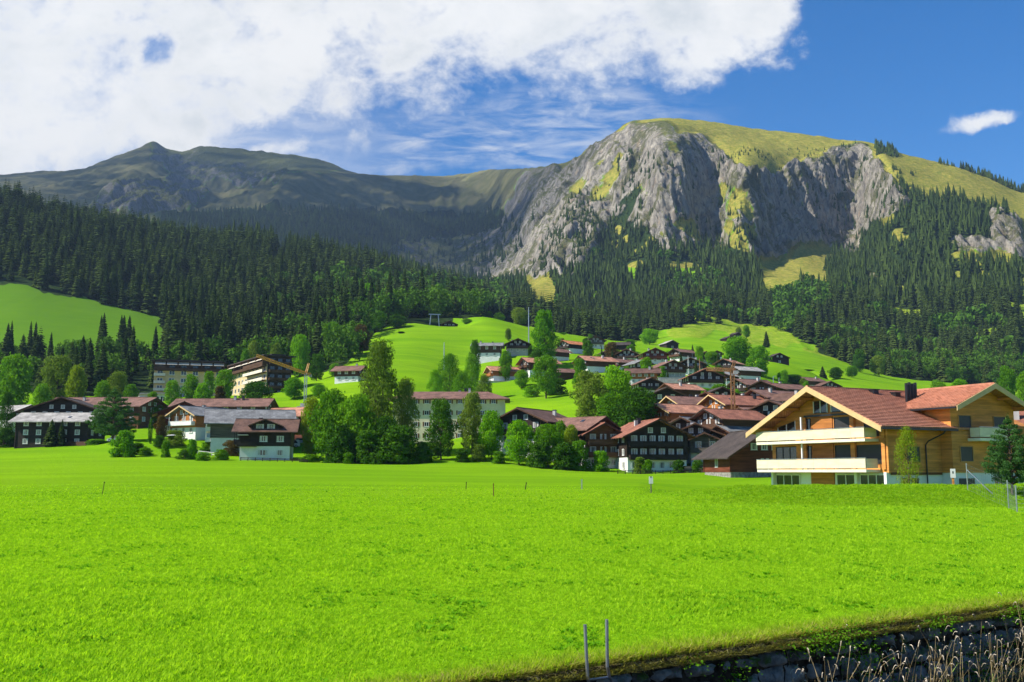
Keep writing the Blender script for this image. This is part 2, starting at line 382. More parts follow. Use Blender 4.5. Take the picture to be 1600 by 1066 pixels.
def YE(r):   # near edge of the meadow: top of the channel wall, along the line Y = 11.7 + 0.7 X
    return 11.7 / (1 - 0.7 * np.minimum(r, 0.78))
# feature lines: (photo px, depth, photo row); near to far
LINES = [
 # field
 [(-300,70,783),(0,70,782),(900,70,783),(1100,70,788),(1300,69,791),(1600,69,794)],
 # field edge
 [(-300,300,695),(0,285,697),(200,235,706),(450,205,718),(700,190,729),(900,186,732),(1100,188,728),(1300,180,727),(1600,175,727)],
 # foot of the village slope
 [(-300,400,626),(0,385,622),(200,380,624),(400,380,620),(550,330,626),(650,300,640),(750,300,640),(850,300,645),(1000,290,645),(1150,300,645),(1300,340,642),(1600,380,644)],
 # mid slope
 [(-300,520,565),(0,520,560),(200,520,565),(400,500,580),(550,470,560),(650,440,575),(750,430,603),(850,420,603),(950,420,592),(1050,420,598),(1150,430,600),(1300,450,615),(1450,500,625),(1600,560,625)],
 # upper village
 [(-300,620,500),(0,620,500),(200,620,520),(400,640,540),(550,620,510),(650,590,503),(750,600,497),(850,600,520),(950,600,538),(1050,600,552),(1150,600,562),(1300,620,585),(1450,640,606),(1600,660,612)],
 # meadow tops
 [(-300,720,440),(0,720,440),(120,720,462),(200,720,478),(260,730,490),(400,780,480),(550,790,478),(650,740,492),(740,720,489),(800,740,508),(850,800,512),(920,900,522),(1000,950,525),(1090,980,508),(1200,1000,514),(1260,900,532),(1320,850,560),(1400,800,588),(1500,780,598),(1600,780,602)],
 # left forested crest / middle of the right forest
 [(-300,900,300),(0,930,328),(100,980,350),(200,1030,368),(300,1080,388),(400,1130,393),(500,1200,408),(600,1280,432),(680,1350,450),(760,1420,462),(850,1400,450),(950,1350,445),(1050,1350,440),(1150,1350,430),(1300,1300,440),(1450,1200,460),(1600,1150,470)],
 # behind it / tree line of the right mountain
 [(-300,1500,360),(0,1600,380),(200,1700,400),(400,1800,420),(550,1900,440),(680,1950,455),(760,1850,452),(800,1750,435),(850,1700,400),(900,1650,360),(950,1640,372),(1000,1560,365),(1042,1460,385),(1080,1500,384),(1120,1545,384),(1155,1420,392),(1200,1500,405),(1260,1600,385),(1330,1720,375),(1365,1590,350),(1400,1480,330),(1450,1480,318),(1530,1450,340),(1600,1430,366)],
 # lower faces far left / cliff tops right
 [(-300,2300,345),(0,2400,335),(200,2600,335),(300,2750,338),(400,2850,332),(500,3000,330),(600,3350,345),(700,3500,352),(760,3350,345),(800,2850,330),(850,2300,300),(900,2050,275),(950,1850,250),(1000,1780,215),(1042,1650,212),(1075,1690,220),(1112,1760,240),(1145,1650,264),(1164,1600,266),(1230,1720,268),(1290,1810,243),(1335,1865,228),(1365,1750,236),(1400,1600,265),(1450,1560,290),(1520,1530,308),(1600,1500,335)],
 # front ridge far left / skyline shoulder
 [(-300,2800,300),(0,2950,300),(150,3150,290),(240,3300,288),(300,3450,310),(400,3650,292),(460,3750,268),(540,4000,271),(600,4150,274),(680,4300,275),(750,4150,268),(800,3500,264),(850,2900,262),(900,2350,246),(950,2060,217),(990,1900,193),(1050,1850,190),(1130,1860,208),(1200,1880,220),(1300,1880,226),(1350,1860,224),(1400,1720,246),(1450,1680,262),(1500,1680,272),(1550,1680,288),(1600,1680,306)],
 # dip
 [(-300,3100,300),(0,3300,298),(150,3500,285),(240,3700,275),(300,3900,305),(400,4000,300),(460,4050,280),(540,4250,276),(600,4350,280),(680,4450,281),(750,4300,275),(800,3700,270),(850,3050,268),(900,2430,247),(950,2120,216),(990,1950,190),(1050,1920,187),(1130,1940,198),(1200,1960,208),(1300,1960,219),(1350,1920,222),(1400,1790,240),(1450,1770,253),(1500,1770,264),(1550,1770,282),(1600,1770,301)],
 # skyline
 [(-300,3700,290),(0,3900,274),(60,4050,268),(110,4200,266),(170,4450,248),(215,4700,232),(240,4800,223),(270,5000,236),(285,5000,238),(315,5000,229),(360,5000,233),(400,5000,236),(440,4950,241),(490,4900,248),(520,4800,256),(540,4600,266),(600,4650,279),(680,4700,281),(750,4500,275),(800,3900,270),(850,3200,266),(900,2520,248),(950,2180,217),(990,2000,189),(1050,1990,186),(1130,2020,194),(1200,2050,204),(1300,2050,217),(1350,1990,222),(1400,1860,238),(1450,1850,250),(1500,1850,262),(1550,1850,280),(1600,1850,300)],
 # beyond
 [(-300,6000,420),(0,6000,420),(500,6000,420),(800,5200,420),(900,3800,400),(1000,3200,380),(1200,3200,380),(1600,3000,400)],
 [(-300,7500,560),(1600,6500,560)],
]
RMAX = 1.3
rc_in = np.linspace(-0.575, 0.575, 640)
rc_out = np.linspace(0.6, RMAX, 45)
RC = np.concatenate([-rc_out[::-1], rc_in, rc_out])          # X/Y of each terrain column
def build_lines():
    Ds, Zs = [], []
    Ds.append(YE(RC)); Zs.append(np.zeros_like(RC))
    for L in LINES:
        rs, ds, zs = [], [], []
        for (px, D, row) in L:
            if isinstance(row, str):
                z = float(row[1:]); r = (px - 800) / FPX / CP
            else:
                p = at(px, row, D); z = p[2]; r = p[0] / D
            rs.append(r); ds.append(D); zs.append(z)
        rs = [-RMAX] + rs + [RMAX]; ds = [ds[0]] + ds + [ds[-1]]; zs = [zs[0]] + zs + [zs[-1] * 0.9]
        Ds.append(pchip1(rs, ds, RC)); Zs.append(pchip1(rs, zs, RC))
    Ds = np.array(Ds); Zs = np.array(Zs)
    for k in range(1, len(Ds)): Ds[k] = np.maximum(Ds[k], Ds[k - 1] + 12)
    return Ds, Zs
LD, LZ = build_lines()
SUBS = [50, 50, 60, 40, 45, 40, 60, 70, 150, 50, 30, 70, 20, 6]
rowsD, rowsZ = [], []
slopes = pchip_slopes(LD, LZ)
for k, nseg in enumerate(SUBS):
    h = LD[k + 1] - LD[k]
    for j in range(nseg):
        t = j / nseg
        if k == 0: t = t ** 1.5
        rowsD.append(LD[k] + t * h)
        if k >= 11: rowsZ.append(LZ[k] + t * (LZ[k + 1] - LZ[k])); continue
        rowsZ.append((2 * t**3 - 3 * t**2 + 1) * LZ[k] + (t**3 - 2 * t**2 + t) * h * slopes[k] + (-2 * t**3 + 3 * t**2) * LZ[k + 1] + (t**3 - t**2) * h * slopes[k + 1])
rowsD.append(LD[-1]); rowsZ.append(LZ[-1])
TD = np.array(rowsD); TZ = np.array(rowsZ)                   # (rows, cols)
TX = TD * RC[None, :]
PX0, PY0 = project(TX, TD, TZ)

def poly_mask(px, py, pts):
    ins = np.zeros(px.shape, bool)
    n = len(pts)
    for i in range(n):
        x1, y1 = pts[i]; x2, y2 = pts[(i + 1) % n]
        if y1 == y2: continue
        c = ((y1 > py) != (y2 > py)) & (px < (x2 - x1) * (py - y1) / (y2 - y1) + x1)
        ins ^= c
    return ins
# material regions of the hillsides, in photograph pixels with a depth range
ROCK = [((800,300),(830,262),(875,262),(905,250),(950,218),(990,192),(1040,190),(1060,205),(1100,215),(1110,225),(1125,240),(1140,262),(1170,270),(1240,270),(1265,250),(1300,236),(1320,226),(1350,226),(1362,240),(1380,262),(1405,290),(1425,320),(1395,340),(1370,350),(1345,375),(1330,400),(1290,395),(1250,380),(1235,405),(1180,405),(1140,385),(1085,385),(1050,395),(1020,370),(985,345),(960,330),(930,400),(880,430),(800,440),(700,430),(620,415),(610,385),(700,370),(780,360)),
        ((1540,335),(1600,350),(1600,420),(1560,400)), ((1316,330),(1346,330),(1343,405),(1322,405)), ((998,335),(1020,342),(1052,398),(1034,394)), ((1360,430),(1380,440),(1372,450),(1355,445)), ((1370,225),(1400,225),(1400,240),(1375,242))]
ROCK_FAR = [((130,330),(180,300),(230,290),(270,285),(320,290),(330,310),(300,335),(200,345)), ((225,215),(285,225),(330,220),(440,230),(555,270),(480,266),(400,292),(330,290),(262,270),(235,245))]
DRY = [((1060,205),(1130,192),(1330,218),(1318,228),(1300,236),(1265,250),(1240,270),(1170,270),(1140,262),(1125,240),(1110,222)),
       ((1385,255),(1400,236),(1600,290),(1600,335),(1500,310),(1440,310),(1420,300),(1400,280)),
       ((1180,400),(1240,405),(1255,372),(1290,375),(1292,450),(1200,462)), ((818,436),(850,432),(868,438),(872,500),(850,500),(826,470)),
       ((1380,335),(1400,340),(1385,365),(1375,355)), ((1055,370),(1130,375),(1120,392),(1065,392)),
       ((1040,520),(1085,505),(1170,507),(1230,515),(1250,540),(1180,535),(1110,520),(1060,540)),((1250,545),(1330,560),(1400,590),(1330,580),(1240,560))]
DRY_FAR = [((-400,250),(1060,250),(1000,300),(820,330),(700,325),(560,325),(400,332),(0,360),(-400,360)), ]
FOREST = [ # right mountain
 ((760,430),(820,415),(880,385),(930,340),(955,318),(1000,290),(1010,330),(1040,380),(1090,384),(1140,388),(1180,402),(1200,432),(1290,428),(1300,378),(1330,395),(1360,345),(1375,330),(1390,300),(1410,292),(1430,305),(1500,308),(1560,330),(1600,350),(1600,420),(1600,640),(1400,600),(1330,570),(1290,556),(1240,524),(1190,512),(1150,508),(1090,502),(1060,515),(1020,530),(930,535),(880,520),(850,515),(790,505),(745,480),(700,470)),
]
def soft_noise(px, py, amp, sc, seed):
    return px + amp * (fbm(px / sc, py / sc, seed, 3)), py + amp * (fbm(px / sc + 50, py / sc + 20, seed + 7, 3))
wpx, wpy = soft_noise(PX0, PY0, 9.0, 18.0, 3)
far = TD > 2450
def anyp(polys, px, py):
    m = np.zeros(px.shape, bool)
    for p in polys: m |= poly_mask(px, py, p)
    return m
lowleft = PX0 < 800
m_rock = anyp(ROCK, wpx, wpy) & (TD > 1300)
m_rock |= poly_mask(wpx, wpy, [(1395, 330), (1600, 345), (1620, 470), (1380, 450)]) & (TD > 1150) & (fbm(TX / 70, TD / 70, 91, 3) > 0.40)
FARM = ((TD > 2080) & (PX0 < 845)) | (TD > 2450)
m_rock |= anyp(ROCK_FAR, wpx, wpy) & (TD > 2400)
m_dry = anyp(DRY, wpx, wpy) & (TD > 800)
m_dry |= FARM & (~m_rock) & (PY0 < 345)
m_dry |= (TD > 1380) & (~m_rock) & (PY0 < 420)
m_dry |= (TD > 1000) & (PX0 > 1330) & (~m_rock)
m_dry |= (TD > 1550) & (~m_rock) & (PX0 > 860) & (PY0 < 300)
def forest_mask(px, py, D):
    """where conifers stand"""
    f = poly_mask(px, py, FOREST[0]) & (D > 740) & (D < 1800)
    # left hill: everything between meadow and crest
    top = np.interp(px, [0, 120, 200, 255, 265, 400, 535, 560, 620, 760], [443, 466, 482, 495, 596, 590, 585, 535, 505, 492])
    f |= (px < 790) & (py < top) & (D > 430) & (D < 2300)
    f |= (px < 262) & (py > 550) & (D > 395) & (D < 520)
    # holes
    for pts in DRY[2:5] + [((425,388),(440,385),(448,400),(440,420))]:
        f &= ~poly_mask(px, py, pts)
    # basin behind
    lim = np.interp(px, [0, 300, 400, 520, 640, 700, 760, 820, 900], [348, 338, 330, 326, 335, 338, 330, 345, 330])
    b = (D > 2050) & (D < 3900) & (px > 250) & (px < 930) & (py > lim)
    return f | b
ledges = anyp([((1025,345),(1110,338),(1180,350),(1185,400),(1090,392),(1035,388)), ((1125,285),(1165,300),(1180,345),(1120,340)), ((950,340),(985,290),(1010,285),(1015,335),(985,362)), ((1040,200),(1085,215),(1050,240),(1015,225)), ((880,300),(960,240),(985,250),(930,330))], PX0, PY0) & (fbm(TX / 26, TD / 34, 171, 4) > 0.10) & (TD > 1400) & (TD < 2100)
m_rock &= ~ledges; m_dry |= ledges
m_for = forest_mask(wpx, wpy, TD)
m_for &= ~((fbm(TX / 35, TD / 50, 191, 3) > 0.42) & (PX0 > 840))
m_for &= ~((PX0 > 560) & (PX0 < 930) & m_rock & (TD > 2050))
# relief noise
def blur(a, n=3):
    for _ in range(n):
        p = np.pad(a, 1, mode='edge')
        a = (p[:-2, 1:-1] + p[2:, 1:-1] + a * 2) / 4
        p = np.pad(a, 1, mode='edge')
        a = (p[1:-1, :-2] + p[1:-1, 2:] + a * 2) / 4
    return a
rk = blur(m_rock.astype(float), 6)
dull = blur(((PX0 < 300) & (TD > 480) & (TD < 800)).astype(float), 10)  # left meadow mask: shade of forest and hillside painted in as darker green
hill = np.clip((TD - 560) / 500, 0, 1)
gul = fbm(TX / 95 + 0.3 * fbm(TX / 200, TD / 200, 5, 3), TD / 420, 11, 5, 0.55, ridged=True)
gul2 = fbm(TX / 28, TD / 75, 21, 4, 0.6, ridged=True)
gen = fbm(TX / 210, TD / 210, 31, 5, 0.5)
iso = fbm(TX / 30, TD / 30, 41, 4, 0.6, ridged=True)
fade = np.clip((PY0 - np.interp(PX0, [0, 240, 540, 800, 990, 1200, 1400, 1600], [275, 225, 270, 264, 190, 205, 240, 300])) / 40, 0.12, 1)
farrock = rk * (TD > 2400) * (PX0 < 600)
TD = TD - rk * (16 * gul2 + 6 * iso) * np.clip((PY0 - 200) / 60, 0, 1) * (TD < 2400)
TX = TD * RC[None, :]
TZ2 = TZ + rk * (21 * gul + 9 * gul2 + 4 * iso) * fade + farrock * 45 * gul * fade
TZ2 += hill * (1 - rk) * (9 * gen + 3.5 * gul) * fade
TZ2 += blur(FARM.astype(float), 8) * (1 - rk) * (24 * gul + 20 * gen) * fade
TZ2 += np.clip((TD - 1400) / 300, 0, 1) * 3.0 * fbm(TX / 22, TD / 22, 51, 3)
TZ2 += np.clip((TD - 200) / 150, 0, 1) * (1 - hill) * 1.3 * fbm(TX / 60, TD / 60, 61, 3)
TZ2 += 0.12 * fbm(TX / 14, TD / 14, 71, 3) * np.clip((TD - 24) / 15, 0, 1)
# low bank in front of the big chalet
pxb = PX0
br = np.interp(pxb, [1000, 1060, 1160, 1700], [0, 0.35, 0.95, 1.0])
ss = lambda x: np.clip(x, 0, 1) ** 2 * (3 - 2 * np.clip(x, 0, 1))
TZ2 += br * ss((TD - 71.5) / 8.5) * (1.15 + 0.14 * fbm(TX / 2.2, TD / 2.2, 81, 3)) * (1 - ss((TD - 82) / 6))
TZ2 -= br * ss((TD - 83) / 7) * (1 - ss((TD - 112) / 25)) * 1.9
# building plots: the slope is levelled to each house
def sstep(x): x = np.clip(x, 0, 1); return x * x * (3 - 2 * x)
anch = []
_DG = np.concatenate([np.linspace(12, 400, 400), np.geomspace(400.5, 7400, 1200)])
_ZG = np.stack([np.interp(_DG, TD[:, i], TZ2[:, i]) for i in range(len(RC))], 1)
def g0(x, y):
    c = np.interp(x / y, RC, np.arange(len(RC))); d = np.interp(y, _DG, np.arange(len(_DG)))
    return _ZG[int(round(d)), int(round(c))]
for (px_, ridge_, D_, w__, l__, yaw_, lab_, kw_) in VL:
    p = at(px_, ridge_, D_)
    if (kw_ or {}).get('front'): p = p - np.array((math.sin(math.radians(yaw_)), -math.cos(math.radians(yaw_)), 0)) * (l__ / 2 + kw_.get('oy', 1.5))
    pitch_ = (kw_ or {}).get('pitch', 24 if kw_ is None else 23)
    tz = p[2] - 0.2 - math.tan(math.radians(pitch_)) * w__ / 2 - ((kw_ or {}).get('ev', 5.3) if kw_ else 2.8)
    anch.append((p[0], p[1], tz, max(w__, l__)))
    if D_ > 225: anch.append((p[0], p[1] - 7, tz, 8))
for (px_, row_, D_, s_) in GROUND_POINTS:
    p = at(px_, row_, D_); anch.append((p[0], p[1], p[2], s_))
num = np.zeros_like(TZ2); den = np.full(TZ2.shape, 0.06)
for (x, y, z, s_) in anch:
    R2 = (0.85 * s_ + 3) ** 2
    wgt = np.exp(-((TX - x) ** 2 + (TD - y) ** 2) / R2)
    num += wgt * (z - g0(x, y)); den += wgt
TZ2 += num / den
TZ = TZ2
# regular lookup table
DG = np.concatenate([np.linspace(12, 400, 800), np.geomspace(400.5, 7400, 2600)])
ZG = np.stack([np.interp(DG, TD[:, i], TZ[:, i]) for i in range(len(RC))], 1)
def ground(X, Y):
    X = np.asarray(X, float); Y = np.asarray(Y, float)
    r = np.clip(X / Y, -RMAX, RMAX)
    ci = np.interp(r, RC, np.arange(len(RC))); di = np.interp(Y, DG, np.arange(len(DG)))
    c0 = np.clip(ci.astype(int), 0, len(RC) - 2); d0 = np.clip(di.astype(int), 0, len(DG) - 2)
    fc = ci - c0; fd = di - d0
    return (ZG[d0, c0] * (1 - fc) + ZG[d0, c0 + 1] * fc) * (1 - fd) + (ZG[d0 + 1, c0] * (1 - fc) + ZG[d0 + 1, c0 + 1] * fc) * fd

def grass_shader(t, vec_world):
    pass
tm = bpy.data.materials.new('hillside_ground'); tm.use_nodes = True
t = NT(tm.node_tree); bs = t.n['Principled BSDF']
geo = t.new('ShaderNodeNewGeometry'); P = geo.outputs['Position']
FARF = t.ramp(t.new('ShaderNodeSeparateXYZ', {0: P}).outputs[1], 2150, 2600)
att = t.new('ShaderNodeAttribute', attribute_name='cover')
sepc = t.new('ShaderNodeSeparateColor', {0: att.outputs['Color']})
R_, D_, F_ = sepc.outputs[0], sepc.outputs[1], sepc.outputs[2]
nA = t.noise(P, 0.02, 6, 0.6); nB = t.noise(P, 0.15, 6, 0.65); nC = t.noise(P, 1.6, 5, 0.6); nD = t.noise(P, 0.35, 5, 0.6)
lush = t.mix(t.ramp(nA, 0.35, 0.65), (0.14, 0.29, 0.006), (0.185, 0.33, 0.009))
lush = t.mix(t.ramp(nC, 0.35, 0.75, 0.0, 0.35), lush, (0.06, 0.20, 0.003))
nmow = t.noise(t.mapping(P, (0.15, 1.0, 1), rot=(0, 0, 0.25)), 0.12, 4, 0.6)
ncont = t.noise(t.mapping(P, (0.012, 0.012, 0.55)), 1.0, 5, 0.65)
lush = t.mix(t.ramp(ncont, 0.42, 0.62, 0, .32), lush, (0.075, 0.20, 0.008))
lush = t.mix(t.ramp(nmow, 0.42, 0.68, 0.0, 0.45), lush, (0.23, 0.40, 0.008))
lush = t.mix(t.ramp(t.math('ADD', att.outputs['Alpha'], t.math('MULTIPLY_ADD', nB, .4, -.2)), 0.4, 1.0, 0, .85), lush, (0.075, 0.165, 0.012))  # alpha lays the painted shade over the left meadow green
dry = t.mix(t.ramp(nB, 0.3, 0.7), (0.15, 0.18, 0.022), (0.36, 0.295, 0.060))
dry = t.mix(t.ramp(nD, 0.5, 0.72, 0, 0.6), dry, (0.06, 0.095, 0.02))
rockn = t.noise(t.mapping(P, (1, 0.5, 0.28)), 0.12, 9, 0.72, 0.6)
rockv = t.noise(t.mapping(P, (1, 1, 0.16)), 0.5, 5, 0.7)
rock = t.mix(t.ramp(rockn, 0.3, 0.7), (0.12, 0.112, 0.10), (0.58, 0.52, 0.42))
rock = t.mix(t.ramp(rockv, 0.4, 0.75, 0, 0.55), rock, (0.16, 0.15, 0.14))
rock = t.mix(t.ramp(t.noise(P, 0.045, 4, 0.6), 0.55, 0.75, 0, 0.5), rock, (0.50, 0.34, 0.20))
dry = t.mix(t.math('MULTIPLY', FARF, 0.85), dry, t.mix(t.ramp(nA, 0.35, 0.65), (0.080, 0.088, 0.042), (0.155, 0.14, 0.075)))
nearf = t.ramp(t.new('ShaderNodeSeparateXYZ', {0: P}).outputs[1], 1350, 1050)
dry = t.mix(nearf, dry, t.mix(t.ramp(nB, 0.35, 0.65), (0.15, 0.27, 0.006), (0.27, 0.34, 0.03)))
rock = t.mix(t.math('MULTIPLY', FARF, 0.5), rock, (0.13, 0.125, 0.12))
vegp = t.ramp(t.math('ADD', t.noise(t.mapping(P, (1, 1, 0.55)), 0.022, 6, 0.68, 0.8), t.math('MULTIPLY_ADD', nB, .24, -.12)), 0.50, 0.585, 0, 0.8)
rock = t.mix(vegp, rock, t.mix(t.ramp(nD, 0.4, 0.6), (0.06, 0.075, 0.018), (0.15, 0.15, 0.04)))
# grass ledges on the less steep faces of the rock
nz = t.new('ShaderNodeSeparateXYZ', {0: geo.outputs['Normal']}).outputs[2]
ledge = t.ramp(t.math('ADD', nz, t.math('MULTIPLY_ADD', nB, 0.5, -0.25)), 0.74, 0.86)
rock = t.mix(t.math('MULTIPLY', ledge, 0.85), rock, t.mix(t.ramp(nD, 0.4, 0.6), (0.10, 0.13, 0.03), (0.19, 0.19, 0.05)))
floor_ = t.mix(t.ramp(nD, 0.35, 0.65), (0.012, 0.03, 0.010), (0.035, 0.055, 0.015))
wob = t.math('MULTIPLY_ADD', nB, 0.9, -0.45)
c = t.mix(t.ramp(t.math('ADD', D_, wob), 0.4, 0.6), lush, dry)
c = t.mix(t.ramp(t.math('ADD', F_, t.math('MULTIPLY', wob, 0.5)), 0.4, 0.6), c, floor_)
c = t.mix(t.ramp(t.math('ADD', R_, wob), 0.42, 0.58), c, rock)
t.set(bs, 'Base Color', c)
bs.inputs['Roughness'].default_value = 1.0; bs.inputs['Specular IOR Level'].default_value = 0.0
hgt = t.math('ADD', t.math('MULTIPLY', rockn, t.math('MULTIPLY', R_, 22.0)), t.math('ADD', t.math('MULTIPLY', nC, 0.25), t.math('MULTIPLY', nD, t.math('MULTIPLY', D_, 2.0))))
hgt = t.math('ADD', hgt, t.math('MULTIPLY', rockv, t.math('MULTIPLY', R_, 4.0)))
t.set(bs, 'Normal', t.new('ShaderNodeBump', {'Strength': 0.9, 'Distance': 1.0, 'Height': hgt}).outputs[0])
nr, nc = TD.shape
verts = np.stack([TX, TD, TZ], -1).reshape(-1, 3)
ii = (np.arange(nr - 1)[:, None] * nc + np.arange(nc - 1)[None, :]).ravel()
quads = np.stack([ii, ii + 1, ii + nc + 1, ii + nc], 1)
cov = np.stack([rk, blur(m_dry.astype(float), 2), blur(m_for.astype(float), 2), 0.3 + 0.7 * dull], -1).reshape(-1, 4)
rowcut = 160                                                  # field + foot of slope as 'ground', the rest as 'hills'
def slab(name, r0, r1, kind_label):
    sel = (np.arange(r0, r1)[:, None] * nc + np.arange(nc - 1)[None, :]).ravel()
    q = np.stack([sel, sel + 1, sel + nc + 1, sel + nc], 1) - r0 * nc
    vv = verts[r0 * nc:(r1 + 1) * nc]
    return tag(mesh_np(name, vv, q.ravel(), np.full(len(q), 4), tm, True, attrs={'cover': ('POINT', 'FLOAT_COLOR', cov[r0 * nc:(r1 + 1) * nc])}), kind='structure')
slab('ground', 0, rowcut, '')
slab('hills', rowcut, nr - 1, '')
print('terrain', verts.shape)
# ================================================================ FOLIAGE TEMPLATES
def leaf_material(name, a, b, trans=0.35, hue_var=0.0, attr=False):
    m = bpy.data.materials.new(name); m.use_nodes = True
    t = NT(m.node_tree); t.n.remove(t.n['Principled BSDF'])
    geo = t.new('ShaderNodeNewGeometry')
    if attr:
        rnd = t.new('ShaderNodeAttribute', attribute_name='tint').outputs['Fac']
    else:
        rnd = t.new('ShaderNodeObjectInfo').outputs['Random']
    isl = geo.outputs['Random Per Island'] if not attr else t.noise(geo.outputs['Position'], 0.9, 3, 0.6)
    f = t.math('ADD', t.math('MULTIPLY', isl, 0.6), t.math('MULTIPLY', rnd, 0.55), clamp=True)
    c = t.mix(f, a, b)
    df = t.new('ShaderNodeBsdfDiffuse', {0: c})
    c2 = t.mix(1.0, c, (1.25, 1.3, 0.5), 'MULTIPLY')
    tr = t.new('ShaderNodeBsdfTranslucent', {0: c2})
    mx = t.new('ShaderNodeMixShader', {0: trans, 1: df, 2: tr})
    t.set(t.n['Material Output'], 0, mx)
    return m
M_CON = leaf_material('spruce_needles', (0.005, 0.017, 0.007), (0.060, 0.095, 0.018), 0.12)
M_CON_FAR = leaf_material('spruce_needles_far', (0.004, 0.014, 0.007), (0.070, 0.105, 0.020), 0.08, attr=True)
M_BROAD_FAR = leaf_material('broadleaf_far', (0.025, 0.075, 0.010), (0.10, 0.20, 0.018), 0.15, attr=True)
M_LEAF = {
 'bright': leaf_material('leaf_bright_green', (0.055, 0.19, 0.006), (0.20, 0.42, 0.012)),
 'mid': leaf_material('leaf_mid_green', (0.040, 0.14, 0.006), (0.165, 0.34, 0.014)),
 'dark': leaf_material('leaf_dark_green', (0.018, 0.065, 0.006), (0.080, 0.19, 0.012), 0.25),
 'olive': leaf_material('leaf_olive_green', (0.07, 0.135, 0.016), (0.20, 0.28, 0.035)),
 'yellow': leaf_material('leaf_yellow_green', (0.10, 0.19, 0.010), (0.26, 0.33, 0.018)),
 'red': leaf_material('leaf_brown_red', (0.045, 0.040, 0.014), (0.15, 0.10, 0.03)),
 'pine': leaf_material('pine_needles', (0.03, 0.085, 0.022), (0.085, 0.18, 0.04), 0.2),
}
M_BARK = pmat('bark', (0.10, 0.075, 0.052), 0.95, 0.1, var=0.3, vscale=3, bump=0.02, bscale=30, stretch=(1, 1, 0.25))

def tube_np(pts, rad, seg=7):
    """verts, faces of a tapered tube along pts"""
    V = []; Fc = []
    pts = [np.array(p, float) for p in pts]
    for i, p in enumerate(pts):
        d = pts[min(i + 1, len(pts) - 1)] - pts[max(i - 1, 0)]; d = d / (np.linalg.norm(d) + 1e-9)
        a = np.cross(d, (0.3, 1, 0.1)); a /= np.linalg.norm(a) + 1e-9; b = np.cross(d, a)
        for k in range(seg):
            an = 2 * PI * k / seg
            V.append(p + rad[i] * (math.cos(an) * a + math.sin(an) * b))
    for i in range(len(pts) - 1):
        for k in range(seg):
            k2 = (k + 1) % seg
            Fc.append((i * seg + k, i * seg + k2, (i + 1) * seg + k2, (i + 1) * seg + k))
    Fc.append(tuple(range(seg))[::-1]); Fc.append(tuple(range((len(pts) - 1) * seg, len(pts) * seg)))
    return V, Fc
def mesh_obj(name, V, Fc, mat=None, parent=None, link=True, smooth=False):
    flat = [i for f in Fc for i in f]; sz = [len(f) for f in Fc]
    return mesh_np(name, np.array(V, float), flat, sz, mat, smooth, parent, link=link)

def conifer_arrays(seed, whorls, nb, R=0.17, full=True, droop=0.35):
    rg = np.random.default_rng(seed)
    V = []; F = []
    def tri(a, b, c):
        n = len(V); V.extend([a, b, c]); F.append((n, n + 1, n + 2))
    for i in range(whorls):
        f = i / (whorls - 1)
        z = 0.07 + 0.91 * f ** 0.92
        r0 = R * ((1 - f) ** 0.8 + 0.03) * (1.0 if f > 0.06 else 0.75)
        off = rg.random() * 6.28
        n = max(4, int(round(nb * (1 - 0.35 * f))))
        for k in range(n):
            an = off + 2 * PI * k / n + rg.normal(0, 0.12)
            r = r0 * rg.uniform(0.68, 1.18)
            ca, sa = math.cos(an), math.sin(an)
            wd = r * 0.38 + 0.006
            dz = -r * (droop + rg.uniform(-0.1, 0.25)) if f < 0.8 else r * 0.35
            tip = (ca * r, sa * r, z + dz)
            top = (ca * r * 0.05, sa * r * 0.05, z + 0.022)
            m = 0.58
            lf = (ca * r * m - sa * wd, sa * r * m + ca * wd, z + dz * 0.55 - 0.012)
            rt = (ca * r * m + sa * wd, sa * r * m - ca * wd, z + dz * 0.55 - 0.012)
            mid = (ca * r * 0.6, sa * r * 0.6, z + dz * 0.35 + 0.008)
            tri(top, lf, mid); tri(top, mid, rt); tri(lf, tip, mid); tri(mid, tip, rt)
            if full:
                dn = (ca * r * 0.55, sa * r * 0.55, z + dz * 0.8 - 0.035 * rg.uniform(0.6, 1.3))
                tri(lf, dn, mid); tri(rt, mid, dn)
    return np.array(V), np.array(F)
def cone_tiers(seed, tiers, n, R=0.17):
    rg = np.random.default_rng(seed); V = []; F = []
    for i in range(tiers):
        f = i / tiers
        zt = 0.30 + 0.70 * (i + 1) / tiers; zb = 0.05 + 0.80 * f
        r0 = R * (1 - f) ** 0.8
        off = rg.random() * 6
        ring = []
        for k in range(n * 2):
            r = r0 * (rg.uniform(0.8, 1.15) if k % 2 == 0 else rg.uniform(0.4, 0.6))
            an = off + PI * k / n
            ring.append((math.cos(an) * r, math.sin(an) * r, zb + (0.0 if k % 2 == 0 else 0.035) + rg.uniform(-.01, .01)))
        a = len(V); V.append((0, 0, min(1.0, zt)))
        V.extend(ring)
        for k in range(n * 2):
            F.append((a, a + 1 + k, a + 1 + (k + 1) % (n * 2)))
    return np.array(V), np.array(F)
def leaf_quads(C, N, size, rg, jitter=0.75):
    """one leaf card per centre C with rough normal N; returns verts, quads"""
    n = len(C)
    nn = N + rg.normal(0, jitter, (n, 3)); nn /= np.linalg.norm(nn, axis=1, keepdims=True) + 1e-9
    a = np.cross(nn, rg.normal(0, 1, (n, 3))); a /= np.linalg.norm(a, axis=1, keepdims=True) + 1e-9
    b = np.cross(nn, a)
    s = size * rg.uniform(0.6, 1.25, (n, 1)); s2 = s * rg.uniform(0.45, 0.8, (n, 1))
    v = np.stack([C - a * s, C - b * s2 - a * s * 0.1, C + a * s, C + b * s2 + a * s * 0.1], 1).reshape(-1, 3)
    q = np.arange(n * 4).reshape(n, 4)
    return v, q
